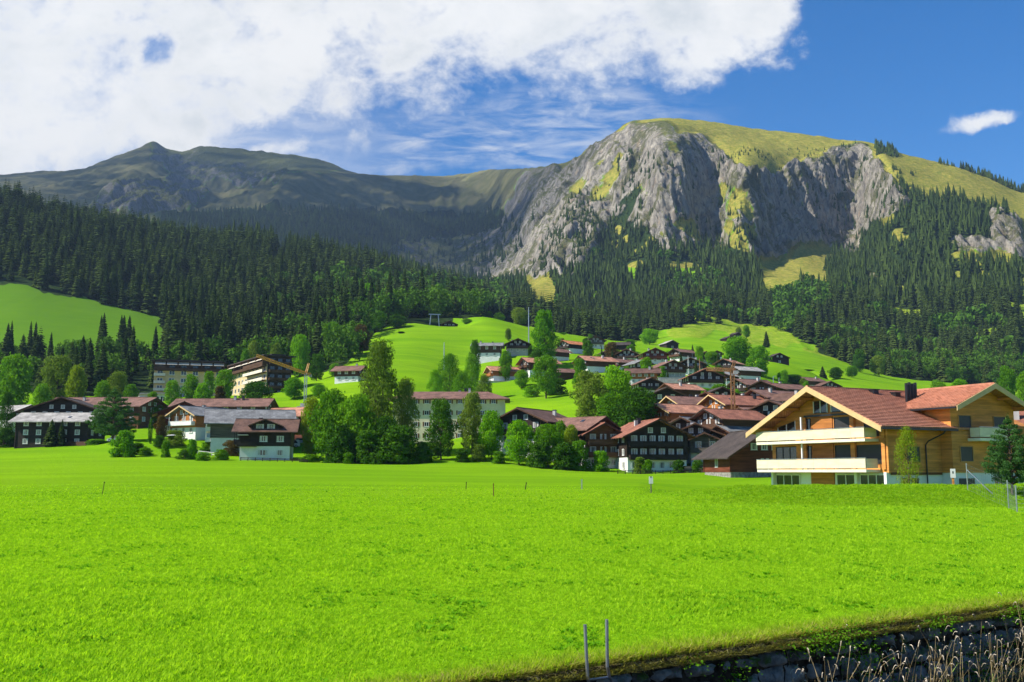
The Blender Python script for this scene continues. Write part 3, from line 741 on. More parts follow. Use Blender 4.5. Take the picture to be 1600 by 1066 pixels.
def crown_points(rg, lobes, n, shell=0.55):
    """points in clumps through a set of ellipsoid lobes (centre, radii)"""
    L = np.array([l[0] + l[1] for l in lobes], float)
    wgt = (L[:, 3] * L[:, 4] * L[:, 5]) ** (2 / 3.); wgt /= wgt.sum()
    idx = rg.choice(len(L), n, p=wgt)
    d = rg.normal(0, 1, (n, 3)); d /= np.linalg.norm(d, axis=1, keepdims=True)
    rad = shell + (1 - shell) * rg.random(n) ** 0.6
    # lumpy surface
    lump = 1 + 0.16 * np.sin(d[:, 0] * 7 + idx * 1.7) * np.sin(d[:, 1] * 6 + idx) + 0.12 * np.sin(d[:, 2] * 9 + idx * 2.3)
    P_ = L[idx, :3] + d * L[idx, 3:] * (rad * lump)[:, None]
    N_ = d / L[idx, 3:]; N_ /= np.linalg.norm(N_, axis=1, keepdims=True)
    return P_, N_
def broad_template(name, seed, kind, nleaf, leaf):
    """unit-height, unit-width tree: returns (crown mesh, trunk mesh)"""
    rg = np.random.default_rng(seed)
    lobes = []
    z0 = {'round': 0.16, 'tall': 0.10, 'bush': 0.0, 'airy': 0.06, 'column': 0.03, 'open': 0.22}[kind]
    nl = {'round': 25, 'tall': 26, 'bush': 16, 'airy': 46, 'column': 22, 'open': 30}[kind]
    for i in range(nl):
        f = (i + 0.5) / nl
        z = z0 + (0.96 - z0) * f
        prof = {'round': math.sin(PI * min(1, 0.12 + 0.86 * f)) ** 0.55, 'open': math.sin(PI * min(1, 0.10 + 0.86 * f)) ** 0.5,
                'tall': (math.sin(PI * (0.12 + 0.82 * f ** 1.0))) ** 0.75, 'bush': math.cos(PI / 2 * f * 0.93) ** 0.5,
                'airy': (math.sin(PI * (0.16 + 0.80 * f ** 0.9))) ** 0.8, 'column': 0.85 * math.sin(PI * (0.2 + 0.74 * f)) ** 0.6}[kind]
        for j in range(2):
            an = i * 2.4 + j * PI + rg.normal(0, 0.5); rr = 0.5 * prof * rg.uniform(0.35, 0.78)
            s = rg.uniform(0.085, 0.185) * (1.15 if kind in ('bush', 'round') else 0.85)
            lobes.append(([math.cos(an) * rr, math.sin(an) * rr, min(z, 0.97 - s * 0.6) + rg.normal(0, 0.015)], [s * 1.1, s * 1.1, s * 0.72]))
    P_, N_ = crown_points(rg, lobes, nleaf, 0.78)
    P_[:, 2] = np.clip(P_[:, 2], 0.01 if kind == 'bush' else 0.03, 1.02)
    N_[:, 2] += 0.25
    v, q = leaf_quads(P_, N_, leaf, rg)
    crown = mesh_np(name + '_crown', v, q.ravel(), np.full(len(q), 4), M_LEAF['mid'], link=False).data
    # trunk with limbs
    V, F = [], []
    def add(pts, rad, seg=6):
        v2, f2 = tube_np(pts, rad, seg); o = len(V); V.extend(v2); F.extend([tuple(i + o for i in f) for f in f2])
    th = 0.86
    lean = rg.normal(0, 0.012, 2)
    tr = [np.array((lean[0] * k, lean[1] * k, th * k / 6 - (0.03 if k == 0 else 0))) for k in range(7)]
    add(tr, [0.030, 0.022, 0.019, 0.016, 0.012, 0.008, 0.004], 8)
    for i in range(14 if kind != 'bush' else 8):
        l = lobes[int(rg.integers(0, len(lobes)))][0]
        zb = max(0.08, l[2] - rg.uniform(0.12, 0.3)); b = np.array((lean[0] * zb * 7, lean[1] * zb * 7, zb))
        e = np.array(l); m_ = b * 0.45 + e * 0.55 + np.array((0, 0, -0.02))
        add([b, m_, e], [0.011, 0.007, 0.003], 5)
    trunk = mesh_obj(name + '_trunk', V, F, M_BARK, link=False).data
    return crown, trunk
def pine_template(name, seed, nleaf, leaf, tiers=9):
    """loose layered pine/larch: flat needle plates on up-curved limbs"""
    rg = np.random.default_rng(seed)
    lobes = []; V, F = [], []
    def add(pts, rad, seg=6):
        v2, f2 = tube_np(pts, rad, seg); o = len(V); V.extend(v2); F.extend([tuple(i + o for i in f) for f in f2])
    add([(0, 0, -0.03), (0.01, 0, 0.35), (0, 0.01, 0.7), (0, 0, 0.95)], [0.028, 0.02, 0.012, 0.004], 8)
    for i in range(tiers):
        f = i / (tiers - 1); z = 0.16 + 0.74 * f
        R = 0.5 * (math.sin(PI * (0.32 + 0.66 * f)) ** 0.9)
        nbr = 7 if f < 0.7 else 5
        for k in range(nbr):
            an = i * 1.1 + 2 * PI * k / nbr + rg.normal(0, 0.2); rr = R * rg.uniform(0.7, 1.1)
            e = np.array((math.cos(an) * rr, math.sin(an) * rr, z + rr * 0.12))
            add([(0, 0, z - 0.03), e * (0.5, 0.5, 1) - (0, 0, 0.015), e], [0.009, 0.006, 0.002], 4)
            for q_ in (0.45, 0.75, 1.0):
                s = 0.075 * (1.15 - 0.4 * f) * rg.uniform(0.8, 1.2)
                lobes.append(([e[0] * q_, e[1] * q_, z + (e[2] - z) * q_ + 0.01], [s, s, s * 0.5]))
    lobes.append(([0, 0, 0.95], [0.05, 0.05, 0.06]))
    P_, N_ = crown_points(rg, lobes, nleaf, 0.2)
    v, q = leaf_quads(P_, N_, leaf, rg, 1.2)
    q_ = v.reshape(-1, 4, 3)
    crown = mesh_np(name + '_crown', v, q.ravel(), np.full(len(q), 4), M_LEAF['pine'], link=False).data
    trunk = mesh_obj(name + '_trunk', V, F, M_BARK, link=False).data
    return crown, trunk

TPL = {}
for kind, cnt, nl, lf in (('round', 3, 10000, 0.024), ('tall', 2, 11000, 0.020), ('open', 2, 9000, 0.022), ('bush', 3, 6000, 0.034), ('airy', 2, 17000, 0.0135), ('column', 2, 7000, 0.018)):
    TPL[kind] = [broad_template(kind, 100 + 17 * i + len(kind), kind, nl, lf) for i in range(cnt)]
TPL['pine'] = [pine_template('pine', 5 + i, 26000, 0.013, 11) for i in range(2)]
TPL['birch'] = [broad_template('birch', 900, 'airy', 6500, 0.013)]
def con_template(i):
    v, f = conifer_arrays(40 + i, 24 + i % 3 * 3, 9, R=0.125 + 0.018 * (i % 4))
    crown = mesh_np('spruce_crown', v, f.ravel(), np.full(len(f), 3), M_CON, link=False).data
    V, F = tube_np([(0, 0, -0.04), (0, 0, 0.5), (0, 0, 0.97)], [0.014, 0.009, 0.002], 6)
    return crown, mesh_obj('spruce_trunk', V, F, M_BARK, link=False).data
TPL['conifer'] = [con_template(i) for i in range(6)]
trng = random.Random(4)
def part(name, me, parent, mat=None):
    o = bpy.data.objects.new(name, me); COL.objects.link(o); o.parent = parent
    if mat:
        o.material_slots[0].link = 'OBJECT'; o.material_slots[0].material = mat
    return o
def place_tree(px, top, D, wpx, kind, colour, label, name=None, cat=None, group=None, squash=None):
    """tree whose top is seen at (px, top) at depth D, wpx photograph pixels wide"""
    p = at(px, top, D)
    gz = float(ground(p[0], p[1]))
    h = max(1.0, p[2] - gz); wd = wpx * D / FPX
    name = name or {'conifer': 'spruce_tree', 'pine': 'pine_tree', 'bush': 'bush', 'birch': 'birch_tree', 'column': 'poplar_tree'}.get(kind, 'leafy_tree')
    root = empty(name, (p[0], p[1], gz), trng.uniform(0, 6.28))
    crown, trunk = trng.choice(TPL[kind])
    a = part('crown', crown, root, M_LEAF.get(colour)); b = part('trunk', trunk, root)
    if kind == 'conifer': sx = wd / 0.30
    else: sx = wd / 1.12
    for o in (a, b): o.scale = (sx, sx, h)
    if kind != 'conifer': b.scale = (max(sx, h * 0.5), max(sx, h * 0.5), h)
    tag(root, label, cat or ('bush' if kind == 'bush' else 'tree'), group)
    return root

# ================================================================ FORESTS
def ledges_at(px, py):
    return poly_mask(px, py, [(1125, 285), (1165, 300), (1180, 345), (1120, 340)]) | poly_mask(px, py, [(880, 300), (960, 240), (985, 250), (930, 330)])
def scatter_forest():
    rg = np.random.default_rng(77)
    cells = []
    def grid(x0, x1, y0, y1, s):
        gx, gy = np.meshgrid(np.arange(x0, x1, s), np.arange(y0, y1, s))
        gx = gx.ravel() + rg.uniform(-.48, .48, gx.size) * s; gy = gy.ravel() + rg.uniform(-.48, .48, gy.size) * s
        return gx, gy
    # left hill, right mountain, basin
    A = grid(-800, 260, 395, 1500, 9.6)
    B = grid(-60, 1010, 740, 1800, 9.0)
    C = grid(-1400, 400, 2060, 3900, 16.0)
    X = np.concatenate([A[0], B[0], C[0]]); Y = np.concatenate([A[1], B[1], C[1]])
    reg = np.concatenate([np.zeros(len(A[0])), np.ones(len(B[0])), np.full(len(C[0]), 2)])
    Z = ground(X, Y)
    px, py = project(X, Y, Z)
    wx, wy = px + 7 * fbm(X / 40, Y / 40, 5, 2), py + 7 * fbm(X / 40 + 9, Y / 40, 6, 2)
    ok = forest_mask(wx, wy, Y) & (np.abs(X / Y) < 0.62)
    ok &= ~((reg == 0) & (px > 790))
    ok &= ~((reg == 0) & (px > 225) & (px < 560) & (Y < 425))
    ok &= ~((reg == 0) & (px < 262) & (Y < 540) & (rg.random(len(X)) < .28))
    ok &= ~((reg == 1) & ((px < 745) | ((px < 790) & (Y < 1500))))
    ok &= ~anyp(ROCK, wx, wy) | (reg == 2)
    # bare rocky gaps in the right-hand forest
    ok &= ~((reg == 2) & anyp(ROCK, wx, wy) & (px > 590) & (rg.random(len(X)) < .85))
    gap = fbm(X / 70, Y / 70, 91, 3)
    ok &= ~((reg == 1) & (gap > 0.34) & (px > 1380) & (py < 500))
    ok &= ~((reg == 1) & (fbm(X / 35, Y / 50, 191, 3) > 0.38))
    ok &= ~((reg == 0) & (fbm(X / 30, Y / 45, 192, 3) > 0.45) & (Y > 620))
    # thin trees on ledges of the cliffs and along the summit meadow rims
    lg = (Y > 1450) & (Y < 2050) & anyp(ROCK, px, py) & (px > 820) & (fbm(X / 35, Y / 60, 95, 3) > 0.05) & (rg.random(len(X)) < 0.55) & (py > np.interp(px, [800, 990, 1100, 1180, 1300], [330, 230, 285, 330, 240]))
    lg |= (Y > 1400) & (Y < 2050) & (rg.random(len(X)) < 0.6) & (poly_mask(px, py, [(1030, 330), (1180, 345), (1180, 400), (1030, 385)]) | poly_mask(px, py, [(850, 330), (900, 300), (1000, 275), (1030, 335), (985, 365), (900, 420), (840, 420)]) | poly_mask(px, py, [(1100, 240), (1125, 235), (1075, 310), (1055, 300)])) & (fbm(X / 30, Y / 40, 97, 3) > -.15)
    lg |= ledges_at(px, py) & (Y > 1400) & (Y < 2100) & (rg.random(len(X)) < 0.3)
    lg &= reg == 1
    ok |= lg
    X, Y, Z, px, py, reg, lg = [a[ok] for a in (X, Y, Z, px, py, reg, lg)]
    n = len(X)
    H = np.where(reg == 0, rg.uniform(17, 34, n), np.where(reg == 1, rg.uniform(14, 29, n), rg.uniform(18, 30, n)))
    H = np.where((reg == 0) & (px < 262) & (Y < 560), H * .72, H)
    H *= np.where(lg, 0.55, 1.0) * (0.85 + 0.3 * vnoise(X / 40, Y / 40, 8))
    # rim trees by hand: skyline clumps on the right mountain
    ex = []
    for (p0, p1, row0, row1, D0, D1, k, h) in [(1376, 1412, 250, 242, 1700, 1790, 60, 17), (1320, 1345, 228, 226, 1850, 1870, 10, 9), (1345, 1362, 236, 250, 1800, 1760, 8, 10), (1470, 1500, 266, 272, 1790, 1830, 18, 13), (1508, 1575, 272, 292, 1780, 1830, 60, 17), (1575, 1640, 292, 312, 1780, 1840, 60, 18),
                                               (1150, 1235, 268, 270, 1650, 1730, 70, 7), (1235, 1325, 268, 232, 1730, 1840, 70, 7), (1110, 1150, 232, 262, 1690, 1680, 12, 8), (1120, 1135, 240, 246, 1690, 1690, 8, 12), (1400, 1415, 285, 300, 1560, 1600, 10, 12), (1430, 1445, 292, 288, 1580, 1600, 5, 10)]:
        for _ in range(k):
            f = rg.random(); pxx = p0 + (p1 - p0) * f; D = D0 + (D1 - D0) * rg.random()
            xx = (pxx - 800) / FPX * D / (1.0) * 1.02
            ex.append((xx, D, float(ground(xx, D)), h * rg.uniform(0.6, 1.25)))
    ex = np.array(ex)
    X = np.concatenate([X, ex[:, 0]]); Y = np.concatenate([Y, ex[:, 1]]); Z = np.concatenate([Z, ex[:, 2]]); H = np.concatenate([H, ex[:, 3]])
    reg = np.concatenate([reg, np.full(len(ex), 1)])
    px, py = project(X, Y, Z)
    n = len(X)
    # hidden ones (with a margin for other viewpoints)
    elev = (Z + H - CAM_H) / Y
    gE = (ZG - CAM_H) / DG[:, None]
    rm = np.maximum.accumulate(gE, 0)
    ci = np.clip(np.round(np.interp(X / Y, RC, np.arange(len(RC)))).astype(int), 0, len(RC) - 1)
    di = np.clip(np.interp(Y, DG, np.arange(len(DG))).astype(int), 0, len(DG) - 1)
    vis = elev > rm[di, ci] - 0.006
    X, Y, Z, H, px, py, reg = [a[vis] for a in (X, Y, Z, H, px, py, reg)]
    n = len(X)
    # broadleaved patches
    bl = np.zeros(n, bool)
    bl |= (reg == 1) & poly_mask(px, py, [(1190, 440), (1290, 430), (1300, 470), (1260, 520), (1215, 520)]) & (rg.random(n) < 0.75)
    bl |= (reg == 1) & (vnoise(X / 45, Y / 60, 3) > 0.76) & (rg.random(n) < 0.5) & (py > 400)
    bl |= (reg == 1) & (py > 575) & (rg.random(n) < 0.5)
    bl |= (reg == 0) & (px > 400) & (py > 450) & (rg.random(n) < 0.22 + 0.4 * (px > 520))
    bl |= (reg == 0) & (Y < 520) & (rg.random(n) < 0.3)
    H = np.where(bl, H * 0.72, H)
    return X, Y, Z, H, px, py, reg, bl
FX, FY, FZ, FH, Fpx, Fpy, Freg, Fbl = scatter_forest()
appar = FH / FY
inframe = (Fpx > -10) & (Fpx < 1610)
# how much of each spruce stands clear of the row in front decides what «shows largest»: nearest first
order = np.argsort(-np.where(inframe & ~Fbl, appar, 0))
indiv = order[:225]
is_ind = np.zeros(len(FX), bool); is_ind[indiv] = True
rest = ~is_ind
def merge_instances(name, templates, X, Y, Z, H, W, mat, label_args):
    rg = np.random.default_rng(9)
    Vs, Fs, Ts = [], [], []; off = 0
    which = rg.integers(0, len(templates), len(X)); rot = rg.uniform(0, 2 * PI, len(X)); tint = rg.random(len(X))
    lean = rg.normal(0, 0.015, (len(X), 2))
    for k, (tv, tf) in enumerate(templates):
        s = which == k
        if not s.any(): continue
        c, sn = np.cos(rot[s])[:, None], np.sin(rot[s])[:, None]
        wx = (tv[None, :, 0] * c - tv[None, :, 1] * sn) * W[s][:, None]
        wy = (tv[None, :, 0] * sn + tv[None, :, 1] * c) * W[s][:, None]
        wz = tv[None, :, 2] * H[s][:, None]
        vx = wx + X[s][:, None] + wz * lean[s, 0:1]; vy = wy + Y[s][:, None] + wz * lean[s, 1:2]; vz = wz + Z[s][:, None] - 0.5
        Vs.append(np.stack([vx, vy, vz], -1).reshape(-1, 3))
        m = s.sum()
        Fs.append((tf[None] + (np.arange(m) * len(tv))[:, None, None] + off).reshape(-1, tf.shape[1])); off += m * len(tv)
        Ts.append(np.repeat(tint[s], len(tv)))
    V = np.concatenate(Vs); F = np.concatenate(Fs); T = np.concatenate(Ts)
    o = mesh_np(name, V, F.ravel(), np.full(len(F), F.shape[1]), mat, attrs={'tint': ('POINT', 'FLOAT', T)})
    return tag(o, *label_args, kind='stuff')
near = rest & ~Fbl & (FY < 1150); farc = rest & ~Fbl & (FY >= 1150)
T_MED = [conifer_arrays(200 + i, 16, 6, 0.135 + .02 * i, full=False, droop=.5) for i in range(4)]
T_FAR = [cone_tiers(300 + i, 5, 4, 0.17) for i in range(5)]
print('forest trees', len(FX), 'near', near.sum(), 'far', farc.sum(), 'broad', (rest & Fbl).sum())
lh = near & (Freg == 0)
def Wd(H, seed): return H * np.random.default_rng(seed).uniform(0.95, 1.55, len(H))
merge_instances('spruce_forest', T_MED, FX[lh], FY[lh], FZ[lh], FH[lh], Wd(FH[lh], 1), M_CON_FAR, ('dark spruce forest covering the wooded hill on the left', 'forest'))
rh = near & (Freg == 1)
merge_instances('spruce_forest', T_MED, FX[rh], FY[rh], FZ[rh], FH[rh], Wd(FH[rh], 2), M_CON_FAR, ('lower edge of the spruce forest above the village meadows', 'forest'))
fr = farc & (Freg == 1)
merge_instances('spruce_forest', T_FAR, FX[fr], FY[fr], FZ[fr], FH[fr], Wd(FH[fr], 3), M_CON_FAR, ('spruce forest climbing to the foot of the grey cliffs', 'forest'))
fl = farc & (Freg == 0)
merge_instances('spruce_forest', T_FAR, FX[fl], FY[fl], FZ[fl], FH[fl], Wd(FH[fl], 4), M_CON_FAR, ('spruce tops along the crest of the left wooded hill', 'forest'))
fb = farc & (Freg == 2)
merge_instances('spruce_forest', T_FAR, FX[fb], FY[fb], FZ[fb], FH[fb], Wd(FH[fb], 5), M_CON_FAR, ('hazy blue forest in the shaded basin behind the hill', 'forest'))
def blob_tpl(seed, n=70):
    rg = np.random.default_rng(seed)
    lobes = [([rg.normal(0, .17), rg.normal(0, .17), rg.uniform(.35, .78)], [.26, .26, .22]) for _ in range(7)]
    P_, N_ = crown_points(rg, lobes, n, 0.7)
    P_[:, 2] = np.clip(P_[:, 2], 0.05, 1)
    return leaf_quads(P_, N_, 0.13, rg, 0.5)
T_BL = [blob_tpl(500 + i, 110) for i in range(5)]
def blob_tpl2(seed):
    rg = np.random.default_rng(seed)
    lobes = [([rg.normal(0, .2), rg.normal(0, .2), rg.uniform(.25, .82)], [.17, .17, .14]) for _ in range(18)]
    P_, N_ = crown_points(rg, lobes, 620, 0.8); P_[:, 2] = np.clip(P_[:, 2], 0.04, 1)
    return leaf_quads(P_, N_, 0.05, rg, 0.6)
T_BL2 = [blob_tpl2(600 + i) for i in range(4)]
bb = rest & Fbl & (FY < 900)
merge_instances('broadleaf_woods', T_BL2, FX[bb], FY[bb], FZ[bb], FH[bb], FH[bb] * 0.8, M_BROAD_FAR, ('brighter broadleaved trees at the foot of the wooded left hill', 'woods'))
bb = rest & Fbl & (FY >= 900)
merge_instances('broadleaf_woods', T_BL, FX[bb], FY[bb], FZ[bb], FH[bb], FH[bb] * 0.8, M_BROAD_FAR, ('brighter green broadleaved trees mixed into the spruce woods', 'woods'))
# individual spruces: those that show largest on the left hill
for i in indiv:
    root = empty('spruce_tree', (FX[i], FY[i], FZ[i] - 0.3), trng.uniform(0, 6.28))
    k = trng.randrange(6); crown, trunk = TPL['conifer'][k]
    a = part('crown', crown, root); b = part('trunk', trunk, root)
    s = FH[i]; wv = s * trng.uniform(1.0, 1.5)
    a.scale = (wv, wv, s); b.scale = (s, s, s)
    if Freg[i] == 1: lab, gp = 'dark green spruce at the lower rim of the right mountain forest', 'spruces above the right meadows'
    elif Fpx[i] < 235 and FY[i] < 560: lab, gp = 'dark spruce in the row below the left hillside meadow', 'spruces below the left meadow'
    elif Fpx[i] < 235: lab, gp = 'dark spruce at the forest edge above the left hillside meadow', 'spruces above the left meadow'
    elif Fpx[i] < 350: lab, gp = 'dark spruce rising behind the left wing of the hotel', 'spruces behind the left hotel wing'
    elif Fpx[i] < 460: lab, gp = 'dark spruce rising behind the right wing of the hotel', 'spruces behind the right hotel wing'
    else: lab, gp = 'dark spruce on the wooded slope between hotel and green hill', 'spruces between hotel and green hill'
    tag(root, lab, 'spruce', gp)
# ================================================================ BUILDING KIT
class MB:
    """collects shapes; build() links them as one mesh object"""
    def __init__(s): s.V = []; s.F = []; s.M = []
    def box(s, x0, x1, y0, y1, z0, z1, m=0):
        o = len(s.V)
        s.V += [(x0, y0, z0), (x1, y0, z0), (x1, y1, z0), (x0, y1, z0), (x0, y0, z1), (x1, y0, z1), (x1, y1, z1), (x0, y1, z1)]
        for f in ((0, 3, 2, 1), (4, 5, 6, 7), (0, 1, 5, 4), (1, 2, 6, 5), (2, 3, 7, 6), (3, 0, 4, 7)):
            s.F.append(tuple(i + o for i in f)); s.M.append(m)
        return s
    def prism(s, pts, axis, a, b, m=0):
        """polygon pts (2-D) extruded from a to b along axis; pts given in the two remaining axes in order"""
        o = len(s.V); n = len(pts)
        def mk(p, c):
            return {'y': (p[0], c, p[1]), 'x': (c, p[0], p[1]), 'z': (p[0], p[1], c)}[axis]
        s.V += [mk(p, a) for p in pts] + [mk(p, b) for p in pts]
        s.F.append(tuple(range(o, o + n))[::-1]); s.F.append(tuple(range(o + n, o + 2 * n))); s.M += [m, m]
        for k in range(n):
            k2 = (k + 1) % n
            s.F.append((o + k, o + k2, o + n + k2, o + n + k)); s.M.append(m)
        return s
    def bar(s, p, q, w=0.05, h=None, m=0, seg=4):
        p = np.array(p, float); q = np.array(q, float); h = h or w
        d = q - p; d /= np.linalg.norm(d) + 1e-9
        up = np.array((0, 0, 1.0)) if abs(d[2]) < 0.95 else np.array((0, 1.0, 0))
        a = np.cross(d, up); a /= np.linalg.norm(a); b = np.cross(a, d)
        o = len(s.V)
        for base in (p, q):
            for k in range(seg):
                an = 2 * PI * (k + 0.5) / seg; f = 0.7071 if seg == 4 else 0.5
                s.V.append(tuple(base + a * math.cos(an) * w * f + b * math.sin(an) * h * f))
        for k in range(seg):
            k2 = (k + 1) % seg
            s.F.append((o + k, o + k2, o + seg + k2, o + seg + k)); s.M.append(m)
        s.F.append(tuple(range(o, o + seg))[::-1]); s.F.append(tuple(range(o + seg, o + 2 * seg))); s.M += [m, m]
        return s
    def tube(s, pts, r, seg=8, m=0):
        v, f = tube_np(pts, [r] * len(pts) if not hasattr(r, '__len__') else r, seg)
        o = len(s.V); s.V += [tuple(x) for x in v]; s.F += [tuple(i + o for i in q) for q in f]; s.M += [m] * len(f)
        return s
    def build(s, name, mats, parent=None, link=True, smooth=False):
        mats = mats if isinstance(mats, (list, tuple)) else [mats]
        flat = [i for f in s.F for i in f]
        o = mesh_np(name, np.array(s.V, float), flat, [len(f) for f in s.F], mats=mats, mat_idx=s.M, parent=parent, link=link, smooth=smooth)
        bm = bmesh.new(); bm.from_mesh(o.data); bmesh.ops.recalc_face_normals(bm, faces=bm.faces); bm.to_mesh(o.data); bm.free()
        return o

def planks_extra(pitch, dark=0.55, axis=2, grain=True):
    def fn(t, tcn, c):
        sp = t.new('ShaderNodeSeparateXYZ', {0: tcn.outputs['Object']}).outputs[axis]
        fr = t.math('FRACT', t.math('DIVIDE', sp, pitch))
        ln = t.ramp(fr, 0.0, 0.14, dark, 1.0)
        idn = t.math('FLOOR', t.math('DIVIDE', sp, pitch))
        wn = t.new('ShaderNodeTexWhiteNoise', {'W': idn}, noise_dimensions='1D').outputs[0]
        f = t.math('MULTIPLY', ln, t.math('MULTIPLY_ADD', wn, 0.25, 0.87))
        return t.mix(1.0, c, t.new('ShaderNodeCombineXYZ', {0: f, 1: f, 2: f}).outputs[0], 'MULTIPLY')
    return fn
def wood(name, col, pitch=0.18, var=0.22):
    return pmat(name, col, 0.75, 0.25, var=var, vscale=0.9, bump=0.006, bscale=9, stretch=(0.4, 0.4, 3), extra=planks_extra(pitch))
def roof_mat(name, col, tile=0.34, var=0.22, rows=True):
    def fn(t, tcn, c):
        x, y, z = [t.new('ShaderNodeSeparateXYZ', {0: tcn.outputs['Object']}).outputs[i] for i in range(3)]
        fr = t.math('FRACT', t.math('DIVIDE', z, tile * 0.42)); f1 = t.ramp(fr, 0.0, 0.3, 0.68, 1.0)
        fy = t.math('FRACT', t.math('DIVIDE', y, tile * 0.8)); f2 = t.ramp(fy, 0.0, 0.22, 0.86, 1.0)
        cell = t.new('ShaderNodeCombineXYZ', {0: t.math('FLOOR', t.math('DIVIDE', y, tile * 0.8)), 1: t.math('FLOOR', t.math('DIVIDE', z, tile * 0.42)), 2: 0.0}).outputs[0]
        wn = t.new('ShaderNodeTexWhiteNoise', {'Vector': cell}, noise_dimensions='3D').outputs[0]
        f = t.math('MULTIPLY', t.math('MULTIPLY', f1, f2), t.math('MULTIPLY_ADD', wn, 0.34, 0.83))
        return t.mix(1.0, c, t.new('ShaderNodeCombineXYZ', {0: f, 1: f, 2: f}).outputs[0], 'MULTIPLY')
    return pmat(name, col, 0.8, 0.25, var=var, vscale=0.5, bump=0.02, bscale=6, extra=fn if rows else None)
W = {
 'dark': wood('weathered_dark_wood', (0.030, 0.019, 0.013)), 'brown': wood('brown_wood', (0.085, 0.040, 0.020)),
 'mid': wood('warm_brown_wood', (0.15, 0.065, 0.025)), 'orange': wood('orange_stained_wood', (0.36, 0.12, 0.030)),
 'golden': wood('fresh_larch_boards', (0.62, 0.25, 0.060), 0.13, 0.18), 'red': wood('red_brown_wood', (0.14, 0.035, 0.018)),
 'grey': wood('silvered_wood', (0.13, 0.105, 0.085)), 'deep': wood('deep_orange_boards', (0.40, 0.15, 0.035), 0.13, 0.16),
 'white': pmat('white_render', (0.72, 0.71, 0.67), 0.9, 0.2, var=0.06, vscale=0.6), 'cream': pmat('cream_render', (0.62, 0.53, 0.36), 0.9, 0.2, var=0.08, vscale=0.5),
 'hotel': pmat('warm_hotel_render', (0.60, 0.45, 0.25), 0.9, 0.2, var=0.1, vscale=0.5), 'plaster': pmat('grey_plaster', (0.42, 0.41, 0.39), 0.9, 0.2, var=0.08, vscale=0.6), 'stone': pmat('field_stone_wall', (0.28, 0.26, 0.23), 0.95, 0.2, var=0.35, vscale=2.2, bump=0.03, bscale=5),
}
RF = {
 'red': roof_mat('red_clay_tiles', (0.29, 0.115, 0.070)), 'rust': roof_mat('rust_brown_tiles', (0.20, 0.105, 0.075)), 'brown': roof_mat('brown_tiles', (0.135, 0.072, 0.050)),
 'salmon': roof_mat('salmon_clay_tiles', (0.44, 0.205, 0.125)), 'grey': roof_mat('grey_slate_sheets', (0.20, 0.20, 0.195), 0.6), 'pale': roof_mat('pale_grey_shingles', (0.36, 0.335, 0.30), 0.6),
 'dark': roof_mat('dark_brown_shingles', (0.060, 0.045, 0.038)), 'orange': roof_mat('bright_orange_tiles', (0.52, 0.19, 0.07)),
 'new': roof_mat('new_red_clay_tiles', (0.36, 0.110, 0.055), 0.42, 0.10), 'newdark': roof_mat('brown_red_tiles', (0.20, 0.075, 0.045), 0.42, 0.12),
}
M_FRAME = pmat('white_window_frame', (0.70, 0.69, 0.66), 0.5, 0.4, var=0.03)
M_CURT = pmat('net_curtain', (0.52, 0.50, 0.45), 0.9, 0.1, var=0.2, vscale=6, stretch=(3, 3, 0.3))
M_DARKF = pmat('dark_window_frame', (0.035, 0.03, 0.028), 0.5, 0.4, var=0.1)
M_LARCHF = pmat('larch_window_frame', (0.42, 0.22, 0.07), 0.6, 0.3, var=0.1)
M_METAL = pmat('galvanised_steel', (0.42, 0.43, 0.44), 0.38, 0.5, 0.85, var=0.12, vscale=4)
M_BLACK = pmat('black_sheet_metal', (0.022, 0.022, 0.025), 0.4, 0.5, 0.3, var=0.1)
M_CONC = pmat('concrete', (0.38, 0.37, 0.35), 0.9, 0.2, var=0.15, vscale=1.2)
M_BARGE = pmat('pale_bargeboard', (0.58, 0.40, 0.185), 0.6, 0.3, var=0.08)
gm = bpy.data.materials.new('window_glass'); gm.use_nodes = True
_b = gm.node_tree.nodes['Principled BSDF']; _b.inputs['Base Color'].default_value = (0.018, 0.022, 0.028, 1); _b.inputs['Roughness'].default_value = 0.08; _b.inputs['Specular IOR Level'].default_value = 0.7
M_GLASS = gm

# window templates: unit 1 x 1 in X/Z, facing -Y; frame stands 4 cm proud of the wall
def _win(kind):
    f = MB(); t_ = 0.07
    f.box(-.5, .5, -.06, 0.0, -.5, -.5 + t_).box(-.5, .5, -.06, 0.0, .5 - t_, .5).box(-.5, -.5 + t_, -.06, 0.0, -.5 + t_, .5 - t_).box(.5 - t_, .5, -.06, 0.0, -.5 + t_, .5 - t_)
    if kind in ('double', 'curtain'): f.box(-.035, .035, -.055, 0.0, -.5 + t_, .5 - t_)
    if kind == 'triple':
        for x in (-.17, .17): f.box(x - .02, x + .02, -.055, 0.0, -.5 + t_, .5 - t_)
    if kind == 'shutter':
        f.box(-.86, -.53, -.07, -.01, -.5, .5, 1).box(.53, .86, -.07, -.01, -.5, .5, 1).box(-.035, .035, -.055, 0.0, -.5 + t_, .5 - t_)
    f.box(-.56, .56, -.09, 0.0, -.56, -.5)
    p = MB().box(-.5 + t_, .5 - t_, -.022, 0.0, -.5 + t_, .5 - t_)
    if kind in ('curtain', 'shutter'):
        c = MB()
    return f, p
WT = {}
